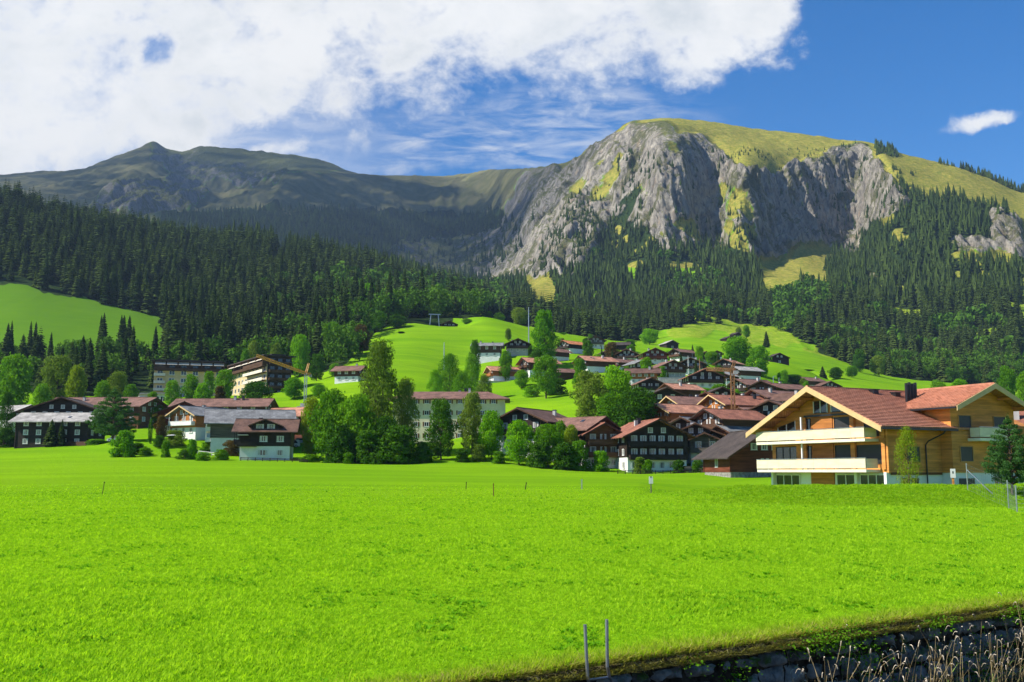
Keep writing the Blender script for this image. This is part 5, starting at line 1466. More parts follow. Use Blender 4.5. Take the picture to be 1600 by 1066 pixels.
# ================================================================ CRANES, PYLONS, POLES
M_YEL = pmat('yellow_crane_paint', (0.55, 0.28, 0.03), 0.5, 0.4, var=0.1)
M_BRN = pmat('weathered_orange_crane_paint', (0.30, 0.15, 0.06), 0.6, 0.3, var=0.2)
def truss(mb, p, q, wd, n, r):
    p = np.array(p, float); q = np.array(q, float); d = (q - p) / np.linalg.norm(q - p)
    up = np.array((0, 0, 1.0)) if abs(d[2]) < .9 else np.array((0, 1.0, 0))
    a = np.cross(d, up); a /= np.linalg.norm(a); b = np.cross(a, d)
    C4 = [(a + b) * wd / 2, (a - b) * wd / 2, (-a - b) * wd / 2, (-a + b) * wd / 2]
    for c in C4: mb.bar(p + c, q + c, r)
    for i in range(n):
        s0 = p + (q - p) * i / n; s1 = p + (q - p) * (i + 1) / n
        for j in range(4):
            c0, c1 = C4[j], C4[(j + 1) % 4]
            if i % 2: c0, c1 = c1, c0
            mb.bar(s0 + c0, s1 + c1, r * .7)
            mb.bar(s1 + C4[j], s1 + C4[(j + 1) % 4], r * .6)
def crane(px, row_top, row_base, D, jib_px, jib_row, jibD, mat, mastmat, label, cj=2.2, head=(1.6, 2.0)):
    p = at(px, row_top, D); g = float(ground(p[0], p[1])); root = empty('tower_crane', (p[0], p[1], g))
    tag(root, label, 'crane')
    H = p[2] - g
    m = MB(); truss(m, (0, 0, -.5), (0, 0, H), .75, int(H / 1.2), .12); m.build('mast', mastmat, root)
    MB().box(-2.2, 2.2, -2.2, 2.2, -.3, .6).box(-1.3, 1.3, -1.3, 1.3, .6, 1.6).build('ballast', M_CONC, root)
    j = at(jib_px, jib_row, jibD) - np.array((p[0], p[1], g))
    m = MB(); truss(m, (0, 0, H + .1), tuple(j), .7, 16, .11); m.build('jib', mat, root)
    d = -j / np.linalg.norm(j); d[2] = 0.0
    e = (d[0] * cj, d[1] * cj, H + .1)
    m = MB(); truss(m, (0, 0, H + .1), e, .6, 4, .1); m.build('counter_jib', mat, root)
    MB().box(e[0] - .5, e[0] + .5, e[1] - .4, e[1] + .4, H - .9, H - .1).build('counterweight', M_CONC, root)
    m = MB(); apex = (d[0] * head[0], d[1] * head[0], H + head[1]); truss(m, (0, 0, H), apex, .5, 4, .1); m.build('tower_head', mat, root)
    MB().bar(apex, tuple(np.array((0, 0, H)) + (j - np.array((0, 0, H))) * .7), .07).build('stay_cable', M_BLACK, root)
    return root
crane(478, 584, 630, 320, 402, 556, 300, M_YEL, M_METAL, 'yellow tower crane on a pale mast in front of the hotel', 2.5, (1.5, 3.4))
crane(1144, 579, 662, 225, 1104, 577, 227, M_BRN, M_BRN, 'orange-brown tower crane rising among the village roofs')
def pylon(px, top, D, label, kind):
    p = at(px, top, D); g = float(ground(p[0], p[1])); H = p[2] - g
    root = empty('lift_pylon', (p[0], p[1], g), .2); tag(root, label, 'pylon')
    if kind == 'arch':
        MB().tube([(-3, 0, -1), (-2.2, 0, H)], .28, 6).build('leg', M_METAL, root); MB().tube([(3, 0, -1), (2.2, 0, H)], .28, 6).build('leg', M_METAL, root)
        MB().box(-3.6, 3.6, -.3, .3, H - .4, H + .1).build('crossarm', M_METAL, root)
    else:
        m = MB(); truss(m, (0, 0, -1), (0, 0, H), 1.0, 8, .22); m.build('mast', M_METAL, root)
        MB().box(-3, 3, -.3, .3, H - .3, H + .25).build('crossarm', M_METAL, root)
        for s in (-1, 1): MB().box(s * 2.7 - .3, s * 2.7 + .3, -1.2, 1.2, H - .9, H - .35).build('sheave', M_BLACK, root)
pylon(719, 464, 700, 'grey chairlift pylon with a crossarm against the dark forest', 'T')
pylon(679, 491, 600, 'grey portal pylon of the ski lift above the hilltop chalet', 'arch')
def pole(px, top, D, r, label, name='pole', cat='pole', mat=None, arm=None, min_h=2):
    p = at(px, top, D); g = float(ground(p[0], p[1])); H = max(min_h, p[2] - g)
    root = empty(name, (p[0], p[1], g)); tag(root, label, cat)
    MB().tube([(0, 0, -.5), (0, 0, H * .5), (0, 0, H)], [r, r * .8, r * .5], 8).build('mast', mat or M_METAL, root)
    if arm: MB().bar((0, 0, H - .1), (arm, 0, H + .1), .14).build('lamp_arm', M_METAL, root)
    return root
pole(826, 480, 470, .32, 'tall slim grey mast beside the big bright slope tree', 'flagpole', 'mast')
pole(694, 535, 430, .30, 'pale green mast on the slope above the loose grey-green trees', 'flagpole', 'mast')
pole(1075, 556, 400, .16, 'white flagpole in front of the grey slate roof in mid village', 'flagpole', 'flagpole', M_FRAME)
pole(1093, 560, 380, .2, 'orange painted pole beside the large dark red-roofed chalet', 'utility_pole', 'pole', M_BRN)
pole(1135, 592, 330, .12, 'thin white lamp post beside the brown crane', 'street_lamp', 'street lamp', M_FRAME, .9)
pole(1208, 588, 340, .16, 'grey lamp post on the road right of the crane', 'street_lamp', 'street lamp', None, .9)
pole(1217, 590, 350, .16, 'second grey post on the road right of the crane', 'utility_pole', 'pole')
pole(919, 526, 520, .25, 'wooden post beside the long weathered chalet', 'utility_pole', 'pole', W['grey'])
pole(1014, 548, 445, .15, 'white post in front of the wide red-brown chalet', 'flagpole', 'flagpole', M_FRAME)

# ================================================================ FIELD FURNITURE
def stake(px, row_base, h, label, lean=0.0, mat=None, r=.035, name='stake', sign=None):
    u, fy, fz = ray(px, row_base)
    D = 30.0
    for _ in range(60):
        p = at(px, row_base, D); g = float(ground(p[0], p[1]))
        if p[2] <= g: break
        D *= 1.02
    p = at(px, row_base, D); g = float(ground(p[0], p[1]))
    root = empty(name, (p[0], p[1], g)); tag(root, label, 'sign post' if sign else 'stake', None if sign else 'stakes in the meadow')
    MB().tube([(0, 0, -.3), (lean, 0, h)], [r, r * .9], 6).box(lean - r * 1.1, lean + r * 1.1, -r * 1.1, r * 1.1, h - .12, h).build('shaft', mat or W['grey'], root)
    if sign: MB().box(-sign[0] / 2, sign[0] / 2, -.05, -.03, h - sign[1], h).build('sign_board', M_FRAME, root)
    return root
stake(159, 774, 1.05, 'thin dark leaning stake alone in the left meadow', .16, W['dark'], .03)
stake(771, 777, 1.0, 'brown wooden stake standing alone in the mid meadow', 0, W['mid'], .04)
stake(728, 740, .7, 'short dark stake near the shaded trees at the field edge', .05, W['dark'], .04)
stake(820, 748, .7, 'short leaning dark stake in the upper meadow', .15, W['dark'], .05)
stake(909, 755, 1.0, 'pale grey metal stake in the upper meadow', 0, M_METAL, .07)
stake(1017, 751, 1.6, 'wooden post with a small pale board in front of the double gabled chalet', 0, W['grey'], .06, 'sign_post', (.4, .7))
stake(1139, 752, 1.1, 'grey wire tangle stake at the left end of the grass bank', .2, M_METAL, .05)
stake(1198, 742, .9, 'dark post in front of the red-brown barn', 0, W['dark'], .06)
p = at(1490, 764, 84); g = float(ground(p[0], p[1])); sg = empty('sign_post', (p[0], p[1], g), -.2)
tag(sg, 'white sign board on a wooden post in front of the garage opening', 'sign post')
MB().box(-.08, .08, -.06, .06, -.3, 1.0).build('post', W['golden'], sg); MB().box(-.2, .2, -.1, -.065, .9, 1.65).build('sign_board', M_FRAME, sg)
MB().box(-.05, .05, -.106, -.101, 1.25, 1.45).build('sign_mark', M_BLACK, sg)
# mesh fence on the right
def wire_fence():
    pts = [at(1512, 762, 78), at(1575, 775, 68), at(1589, 795, 60), at(1640, 800, 58)]
    root = empty('wire_fence', (pts[0][0], pts[0][1], float(ground(pts[0][0], pts[0][1]))))
    tag(root, 'galvanised wire mesh fence with a slanting brace at the right edge', 'fence')
    o = np.array(root.location)
    P_ = [np.array((p[0], p[1], float(ground(p[0], p[1])))) - o for p in pts]
    hs = [2.1, 1.9, 1.6, 1.6]
    for q, h in zip(P_, hs): MB().tube([q - (0, 0, .4), q + (0, 0, h)], .045, 8).build('fence_post', M_METAL, root)
    MB().tube([P_[0] + (0, 0, 1.6), P_[0] + (1.25, -1.6, -.35)], .04, 8).build('brace', M_METAL, root)
    for i in range(3):
        m = MB(); a_, b_ = P_[i], P_[i + 1]; L_ = np.linalg.norm(b_ - a_)
        for j in range(7):
            f = j / 6; m.bar(a_ + (0, 0, .05 + f * (hs[i] - .15)), b_ + (0, 0, .05 + f * (hs[i + 1] - .15)), .008)
        n = int(L_ / .5)
        for j in range(1, n):
            f = j / n; q = a_ + (b_ - a_) * f; m.bar(q + (0, 0, .05), q + (0, 0, (hs[i] * (1 - f) + hs[i + 1] * f) - .1), .006)
        m.build('wire_mesh', M_METAL, root)
wire_fence()
# rail fence left of the dark chalet and long plank fence at far left
def rail_fence(x0, r0, D0, x1, r1, D1, n, h, mat, label, solid=False):
    a_ = at(x0, r0, D0); b_ = at(x1, r1, D1)
    A = np.array((a_[0], a_[1], float(ground(a_[0], a_[1])))); B = np.array((b_[0], b_[1], float(ground(b_[0], b_[1]))))
    root = empty('fence', A); tag(root, label, 'fence')
    gp = [A + (B - A) * i / n for i in range(n + 1)]
    for q in gp: q[2] = float(ground(q[0], q[1]))
    for i in range(n + 1):
        q = gp[i] - A; MB().box(q[0] - .07, q[0] + .07, q[1] - .07, q[1] + .07, q[2] - .4, q[2] + h).build('fence_post', mat, root)
    for z in ((.45, .85) if not solid else (.5,)):
        m = MB()
        for i in range(n): m.bar(gp[i] - A + (0, -.08, z * h if not solid else h * .5), gp[i + 1] - A + (0, -.08, z * h if not solid else h * .5), .05, .13 if not solid else h * .92)
        m.build('rail' if not solid else 'boards', mat, root)
rail_fence(303, 711, 215, 348, 716, 207, 8, .95, W['plaster'], 'pale weathered rail fence left of the dark reddish bush')
rail_fence(-60, 697, 262, 134, 698, 246, 22, 1.1, W['brown'], 'low brown board fence along the left field edge', True)
rail_fence(376, 719, 199, 480, 722, 196, 9, .7, W['dark'], 'low dark wire fence in front of the black-brown chalet')
rail_fence(965, 727, 184, 1130, 727, 184, 14, .95, W['dark'], 'dark thin rail fence in front of the large brown chalet')
# bench by the field
p = at(1109, 731, 178); g = float(ground(p[0], p[1])); bn = empty('picnic_table', (p[0], p[1], g), .1); tag(bn, 'dark picnic table at the edge of the meadow', 'table')
MB().box(-1.7, 1.7, -.4, .4, .7, .76).build('tabletop', W['grey'], bn)
for s in (-1, 1):
    MB().box(-1.7, 1.7, s * .9 - .15, s * .9 + .15, .42, .47).build('seat', W['grey'], bn); MB().box(s * 1.3 - .05, s * 1.3 + .05, -.9, .9, 0, .7).build('leg', W['dark'], bn)
# cars
from types import SimpleNamespace
def make_car(px, row, D, yaw, col, label, van=False):
    p = at(px, row, D); g = float(ground(p[0], p[1])); root = empty('parked_car', (p[0], p[1], g), math.radians(yaw)); tag(root, label, 'car', 'cars parked by the chalets')
    body = pmat('car_paint_' + label.split()[0], col, 0.3, 0.6, .1, var=.02)
    h = 1.75 if van else 1.42
    prof = [(-2.1, .3), (2.1, .3), (2.15, .72), (1.35, .86), (.75, h), (-1.25 if not van else -1.9, h), (-1.9 if not van else -2.1, .95), (-2.15, .8)]
    b_ = MB().prism(prof, 'y', -.84, .84).build('body', body, root)
    MB().prism([(1.2, .93), (.72, h - .1), (-1.2, h - .1), (-1.7, .95)], 'y', -.852, .852).build('side_window', M_GLASS, root)
    MB().prism([(1.42, .87), (.80, h - .03), (.86, h - .03), (1.47, .88)], 'y', -.72, .72).build('windscreen', M_GLASS, root)
    for x in (-1.3, 1.35):
        for y in (-.78, .78):
            w_ = MB(); w_.tube([(x, y - .1, .32), (x, y + .1, .32)], .32, 14); wo_ = w_.build('wheel', M_BLACK, root)
            MB().tube([(x, y - .115, .32), (x, y + .115, .32)], .17, 10).build('rim', M_METAL, wo_)
    for y in (-.6, .6): MB().box(2.08, 2.17, y - .18, y + .18, .58, .72).build('headlight', M_FRAME, root)
    return root
make_car(1072, 726, 190, 200, (0.03, 0.035, 0.045), 'dark blue-black car parked before the white ground floor')
make_car(1099, 726, 192, 170, (0.35, 0.36, 0.37), 'silver car parked before the red door')
make_car(1150, 727, 185, 185, (0.6, 0.6, 0.6), 'white car parked beside the brushwood pile')
make_car(454, 697, 232, 190, (0.62, 0.62, 0.62), 'white estate car parked right of the black-brown chalet', True)
make_car(470, 697, 236, 170, (0.45, 0.47, 0.5), 'pale silver car half hidden by the chestnut tree')
make_car(182, 690, 235, 160, (0.55, 0.55, 0.55), 'white covered car behind the bright round bush')
# parasol, tarpaulin tent, brushwood pile
p = at(272, 692, 225); g = float(ground(p[0], p[1])); pr = empty('parasol', (p[0], p[1], g)); tag(pr, 'white garden parasol above a brown table', 'parasol')
MB().tube([(0, 0, 0), (0, 0, 2.6)], .04).build('pole', M_METAL, pr)
c_ = MB(); n_ = 8; c_.V = [(0, 0, 2.75)] + [(1.9 * math.cos(2 * PI * i / n_), 1.9 * math.sin(2 * PI * i / n_), 2.25) for i in range(n_)] + [(0, 0, 2.68)]
c_.F = [(0, 1 + i, 1 + (i + 1) % n_) for i in range(n_)] + [(9, 1 + (i + 1) % n_, 1 + i) for i in range(n_)]; c_.M = [0] * 16; c_.build('canopy', M_FRAME, pr)
p = at(305, 650, 240); g = at(305, 668, 240)[2]; tt = empty('canvas_tent', (p[0], p[1], g - 1.2), .3); tag(tt, 'pointed orange canvas canopy between the red-brown chalet and grey roof', 'canopy')
c_ = MB(); n_ = 6; c_.V = [(0, 0, 4.4)] + [(2.2 * math.cos(2 * PI * i / n_), 2.2 * math.sin(2 * PI * i / n_), 1.2) for i in range(n_)]; c_.F = [(0, 1 + i, 1 + (i + 1) % n_) for i in range(n_)] + [tuple(range(1, 7))[::-1]]; c_.M = [0] * 7
c_.build('canopy', pmat('orange_canvas', (0.62, 0.28, 0.06), .8, .2), tt); MB().tube([(0, 0, -2), (0, 0, 4.3)], .06).build('pole', M_METAL, tt)
p = at(291, 655, 245); g2 = at(291, 656, 245)[2]; rt = empty('red_roofed_shed', (p[0] + .5, p[1], g2 - 3.4), .4); tag(rt, 'small shed with a bright red tiled roof beside the orange canopy', 'shed')
MB().box(-2.4, 2.4, -2, 2, -3, 3).build('wall', W['red'], rt); MB().prism([(-3, 3.0), (3, 3.0), (1.6, 4.9), (-1.6, 4.9)], 'y', -2.6, 2.6).build('roof', pmat('bright_red_tiles', (0.45, .09, .05), .7, .3, var=.15), rt)
gr_ = empty('garage_row', tuple(at(800, 604, 392)[:2]) + (at(800, 606, 392)[2] - .6,), .03); tag(gr_, 'row of white garages below the salmon-roofed slope chalet', 'garage')
MB().box(-13, 6, 0, 6, -3, 3.1).build('wall', W['white'], gr_); MB().box(-13.3, 6.3, -.5, 6.3, 3.103, 3.35).build('roof', M_CONC, gr_)
for i in range(5): MB().box(-12 + i * 3.6, -9.4 + i * 3.6, -.06, 0, -.2, 2.4).build('garage_door', M_DARKF, gr_)
wl = empty('retaining_wall', tuple(at(1050, 594, 360)[:2]) + (at(1050, 597, 360)[2],), 0); tag(wl, 'pale concrete retaining wall below the wide brown chalet', 'wall')
MB().box(-5, 7, 0, .5, -2, 1.6).build('wall', M_CONC, wl); MB().box(-5.1, 7.1, -.06, .56, 1.603, 1.7).build('coping', W['plaster'], wl)
# ================================================================ TREES AND BUSHES THAT STAND OUT
TREES = [
 # px, top row, depth, width px, kind, colour, label
 (20, 553, 330, 78, 'round', 'mid', 'big round green tree at the far left field edge'),
 (12, 610, 262, 34, 'airy', 'dark', 'dark slender pine in front of the far left tree'),
 (92, 556, 330, 74, 'tall', 'olive', 'broad yellow-tinged tree behind the wide dark chalet'),
 (123, 571, 322, 38, 'round', 'yellow', 'bright yellow-green tree right of the broad yellow-tinged one'),
 (66, 600, 310, 40, 'round', 'mid', 'lower green tree left of the dark chalet gable'),
 (185, 580, 325, 55, 'airy', 'olive', 'loose olive tree above the garden pine'),
 (160, 595, 318, 34, 'round', 'mid', 'mid green tree between the garden pine and yellow tree'),
 (180, 606, 232, 78, 'pine', 'pine', 'spreading garden pine in front of the left chalets'),
 (195, 672, 208, 44, 'bush', 'bright', 'bright green round bush at the left field edge'),
 (236, 655, 226, 11, 'column', 'dark', 'thin dark cypress in the left gardens'),
 (252, 648, 238, 26, 'tall', 'red', 'brown-tinged small tree right of the cypress'),
 (235, 622, 285, 54, 'round', 'dark', 'dark spreading tree in the left gardens'),
 (249, 680, 222, 22, 'bush', 'dark', 'dark shrub beside the cypress'),
 (260, 688, 205, 18, 'bush', 'mid', 'small green shrub left of the white parasol'),
 (300, 686, 200, 22, 'bush', 'bright', 'light green shrub right of the white parasol'),
 (325, 690, 192, 34, 'bush', 'mid', 'green garden shrubs behind the pale rail fence'),
 (275, 672, 225, 40, 'bush', 'olive', 'pale leafy shrub under the red-brown chalet'),
 (362, 687, 172, 34, 'bush', 'red', 'dark reddish bush left of the black-brown chalet'),
 (30, 655, 256, 26, 'column', 'dark', 'dark column-shaped cypress, left of the pair at the far left'),
 (43, 652, 254, 22, 'column', 'dark', 'dark column-shaped cypress, right of the pair at the far left'),
 (82, 655, 247, 26, 'conifer', None, 'left one of two dark cone trees before the pale roofed block'),
 (98, 655, 247, 24, 'conifer', None, 'right one of two dark cone trees before the pale roofed block'),
 (8, 668, 255, 40, 'bush', 'dark', 'dark hedge mass at the far left behind the board fence'),
 (270, 594, 350, 34, 'tall', 'mid', 'leftmost round tree in front of the hotel'),
 (300, 585, 355, 32, 'round', 'mid', 'second tree from the left in front of the hotel'),
 (327, 580, 360, 27, 'tall', 'mid', 'slim green tree in front of the middle of the hotel'),
 (352, 576, 345, 42, 'tall', 'mid', 'tall green tree where the two hotel wings meet'),
 (402, 596, 325, 58, 'round', 'dark', 'wide dark tree in front of the hotel balconies'),
 (420, 626, 300, 26, 'round', 'olive', 'small olive tree below the wide dark one'),
 (460, 590, 345, 38, 'round', 'bright', 'bright round tree left of the yellow crane mast'),
 (500, 600, 340, 30, 'round', 'bright', 'bright tree right of the yellow crane mast'),
 (496, 552, 400, 34, 'tall', 'dark', 'dark tall tree behind the yellow crane'),
 (470, 522, 440, 36, 'round', 'bright', 'bright yellow-green round tree above the hotel'),
 (523, 568, 395, 26, 'round', 'mid', 'green tree between the crane and the small brown chalet'),
 (398, 532, 450, 26, 'round', 'olive', 'olive tree above the middle of the hotel roof'),
 (432, 536, 440, 26, 'round', 'olive', 'pale olive tree above the right end of the hotel'),
 (385, 545, 440, 20, 'round', 'mid', 'small light tree peeking over the hotel roof'),
 (520, 503, 470, 40, 'round', 'mid', 'large mid green tree left of the brown-tinged one'),
 (567, 507, 480, 36, 'round', 'red', 'round brown-tinged tree above the tall ash'),
 (543, 480, 560, 38, 'round', 'bright', 'bright tree low on the wooded hill'),
 (578, 441, 640, 34, 'tall', 'bright', 'brightest tall tree on the shoulder of the wooded hill'),
 (608, 462, 600, 36, 'round', 'mid', 'green tree at the upper corner of the green hill'),
 (620, 492, 560, 36, 'round', 'dark', 'dark round tree at the left rim of the green hill'),
 (590, 485, 560, 34, 'round', 'mid', 'mid green tree above the brown-tinged one'),
 (594, 530, 162, 92, 'airy', 'olive', 'tall airy ash towering over the central trees'),
 (634, 590, 170, 60, 'airy', 'olive', 'lower airy tree right of the tall ash'),
 (515, 608, 158, 80, 'round', 'mid', 'broad chestnut tree with yellowing top at the field edge'),
 (487, 620, 165, 44, 'tall', 'yellow', 'yellowing tree at the left side of the chestnut'),
 (556, 617, 150, 84, 'round', 'mid', 'big rounded tree in front of the tall ash'),
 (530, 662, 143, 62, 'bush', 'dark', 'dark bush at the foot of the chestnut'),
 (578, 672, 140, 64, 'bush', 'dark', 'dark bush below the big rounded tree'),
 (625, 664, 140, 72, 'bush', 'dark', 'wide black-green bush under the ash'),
 (603, 650, 146, 50, 'round', 'dark', 'dark leafy tree between ash and apartment block'),
 (545, 706, 136, 22, 'bush', 'mid', 'small light bush at the very field edge'),
 (690, 621, 148, 64, 'tall', 'dark', 'dark tall tree before the apartment block'),
 (737, 611, 165, 54, 'tall', 'olive', 'olive-tipped tree before the right half of the apartment block'),
 (768, 641, 152, 44, 'round', 'bright', 'bright round tree right of the apartment block'),
 (660, 690, 142, 40, 'bush', 'dark', 'dark bush left of the small light shrubs'),
 (748, 694, 146, 30, 'bush', 'olive', 'grey-olive shrub under the bright round tree'),
 (722, 700, 142, 30, 'bush', 'dark', 'low dark shrub between two tall trees'),
 (779, 705, 142, 26, 'bush', 'mid', 'low green shrub right of the grey-olive one'),
 (811, 657, 141, 56, 'round', 'bright', 'bright dense round tree in front of the dark brown chalet'),
 (856, 662, 140, 56, 'round', 'mid', 'mid green tree right of the bright dense one'),
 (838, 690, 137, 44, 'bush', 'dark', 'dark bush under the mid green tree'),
 (880, 690, 136, 50, 'bush', 'dark', 'very dark bush in the centre of the field edge'),
 (906, 688, 138, 44, 'bush', 'mid', 'green rounded bush left of the double gabled chalet'),
 (938, 704, 138, 34, 'bush', 'bright', 'light green bush at the foot of the brown wing'),
 (893, 664, 145, 32, 'round', 'yellow', 'yellow-green small tree before the long rust roof'),
 (875, 657, 150, 30, 'round', 'mid', 'small round tree before the dark barn house'),
 (993, 702, 139, 22, 'bush', 'olive', 'small olive bush before the dark chalet front'),
 (702, 551, 350, 52, 'airy', 'mid', 'loose leafy tree, tallest of the cluster above the apartment block'),
 (737, 553, 365, 40, 'airy', 'mid', 'loose leafy tree right in the cluster above the apartment block'),
 (680, 577, 330, 36, 'airy', 'bright', 'light green airy tree left in the cluster above the apartment block'),
 (722, 580, 320, 48, 'airy', 'mid', 'spreading airy tree just above the apartment roof'),
 (757, 585, 330, 34, 'airy', 'olive', 'thin grey-green tree at the right of the cluster'),
 (742, 531, 405, 24, 'tall', 'dark', 'dark narrow tree left of the grey-roofed white house'),
 (790, 548, 395, 24, 'round', 'mid', 'small tree between the white house and the dark gabled chalet'),
 (815, 578, 375, 26, 'round', 'mid', 'green tree right of the salmon-roofed garage chalet'),
 (850, 484, 440, 56, 'tall', 'bright', 'tallest bright green tree on the village slope'),
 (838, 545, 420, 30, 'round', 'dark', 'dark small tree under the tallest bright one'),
 (813, 481, 640, 36, 'round', 'olive', 'round olive-brown tree on the hill crest'),
 (779, 489, 690, 24, 'round', 'mid', 'paler green tree left of the olive-brown crest tree'),
 (765, 486, 680, 14, 'round', 'dark', 'narrow dark tree on the crest left of the paler one'),
 (729, 498, 600, 18, 'round', 'mid', 'small round tree right of the hilltop chalet'),
 (742, 496, 640, 18, 'round', 'dark', 'dark bushy tree on the hilltop right of the small round one'),
 (670, 508, 590, 30, 'bush', 'mid', 'shrubs left of the hilltop chalet'),
 (627, 541, 540, 14, 'round', 'dark', 'lone little tree on the green hill near the ash'),
 (853, 555, 335, 56, 'open', 'mid', 'round meadow tree with a clear trunk and long shadow'),
 (918, 531, 480, 24, 'bush', 'dark', 'dark round bush right of the orange-roofed chalet'),
 (955, 535, 470, 30, 'round', 'red', 'dark brown-red round tree on the slope'),
 (940, 540, 480, 9, 'conifer', None, 'tiny dark conifer beside the brown-red tree'),
 (880, 520, 620, 14, 'round', 'bright', 'small bright tree at the forest edge'),
 (922, 578, 225, 84, 'tall', 'olive', 'big dull olive tree in mid village'),
 (962, 572, 235, 62, 'round', 'bright', 'bright tree right of the dull olive one'),
 (990, 606, 205, 92, 'round', 'dark', 'broad dark tree above the double gabled chalet'),
 (955, 615, 215, 60, 'round', 'mid', 'mid green tree left of the broad dark one'),
 (1015, 514, 690, 36, 'round', 'bright', 'bright rounded tree below the forest at the meadow foot'),
 (984, 530, 620, 24, 'bush', 'mid', 'green shrub right of the weathered chalet'),
 (1010, 558, 380, 24, 'round', 'mid', 'round garden tree above the orange and white chalet'),
 (1035, 572, 370, 20, 'bush', 'mid', 'garden bush before the green balconied chalet'),
 (1045, 548, 520, 20, 'tall', 'bright', 'leftmost of the young bright trees below the upper meadow'),
 (1060, 545, 520, 22, 'tall', 'bright', 'second of the young bright trees below the upper meadow'),
 (1078, 546, 530, 14, 'conifer', None, 'slim dark conifer behind the grey slate roof'),
 (1082, 538, 560, 12, 'conifer', None, 'taller slim dark conifer behind the grey slate roof'),
 (1112, 549, 480, 28, 'round', 'mid', 'dull green tree left of the two big bright ones'),
 (1122, 550, 470, 12, 'conifer', None, 'small conifer left of the two big bright trees'),
 (1149, 526, 500, 58, 'round', 'bright', 'left one of the two big bright trees below the meadow'),
 (1185, 540, 490, 50, 'tall', 'bright', 'right one of the two big bright trees below the meadow'),
 (1166, 508, 860, 16, 'round', 'mid', 'round tree beside the low meadow hut'),
 (1154, 511, 870, 12, 'round', 'olive', 'olive tree left of the round one by the meadow hut'),
 (1197, 517, 780, 16, 'conifer', None, 'lone dark spruce on the upper meadow'),
 (1110, 643, 192, 28, 'tall', 'mid', 'upright green tree among the grey slate roofs'),
 (1130, 655, 196, 40, 'round', 'dark', 'dark tree right of the upright one'),
 (1118, 693, 165, 38, 'bush', 'dark', 'dark garden tree behind the parked cars'),
 (1137, 706, 142, 28, 'bush', 'mid', 'light green bush right of the parked cars'),
 (1125, 600, 320, 40, 'bush', 'mid', 'garden shrubs below the large dark red-roofed chalet'),
 (1100, 606, 320, 34, 'bush', 'bright', 'sunny shrubs on the village grass bank'),
 (1215, 598, 340, 34, 'bush', 'mid', 'green shrubs on the bank right of the crane'),
 (1240, 585, 520, 40, 'round', 'dark', 'dark orchard tree behind the larch house ridge'),
 (1262, 578, 560, 26, 'round', 'mid', 'green orchard tree above the larch house ridge'),
 (1285, 572, 600, 22, 'conifer', None, 'dark conifer above the larch house ridge, left'),
 (1305, 574, 600, 26, 'round', 'dark', 'dark round tree above the larch house ridge'),
 (1330, 572, 620, 24, 'round', 'mid', 'mid green tree above the larch house ridge'),
 (1342, 545, 700, 22, 'round', 'dark', 'dark tree at the foot of the right mountain wood'),
 (1372, 555, 700, 26, 'round', 'olive', 'rounded olive tree at the foot of the right mountain wood'),
 (1572, 572, 420, 36, 'round', 'mid', 'large round tree above the larch house wing'),
 (1500, 592, 400, 40, 'round', 'bright', 'light green low tree behind the larch house wing'),
 (1465, 594, 420, 36, 'round', 'mid', 'low tree behind the larch house chimneys'),
 (1600, 580, 380, 30, 'round', 'mid', 'green tree at the right edge above the wing roof'),
 (1415, 664, 85, 50, 'birch', 'yellow', 'young sparse yellowing birch in front of the larch house'),
 (1574, 648, 76, 82, 'pine', 'pine', 'bushy blue-green pine at the right picture edge'),
 (345, 603, 330, 24, 'bush', 'red', 'brownish shrubs under the hotel trees'),
 (205, 600, 320, 30, 'round', 'mid', 'round tree right of the garden pine top'),
 (240, 612, 330, 26, 'bush', 'mid', 'green shrubs below the glazed annexe'),
 (318, 598, 345, 30, 'bush', 'bright', 'bright low shrubs in front of the hotel'),
 (1060, 655, 230, 26, 'bush', 'dark', 'dark shrubs behind the large chalet ridge'),
 (905, 560, 360, 28, 'bush', 'mid', 'hedge left of the salmon-roofed brown chalet'),
 (870, 590, 345, 40, 'bush', 'dark', 'dark hedge behind the round meadow tree'),
 (830, 602, 345, 34, 'bush', 'bright', 'sunlit hedge left of the round meadow tree'),
]
for (px, top, D, wpx, kind, colr, label) in TREES:
    D = Dm(px, D) if px < 1150 else D
    if kind == 'bush':
        p = at(px, top, D); g = float(ground(p[0], p[1]))
        if p[2] - g < 1.2: top = top - (1.5 - (p[2] - g)) * FPX / D
    place_tree(px, top, D, wpx, kind, colr, label, group=None)

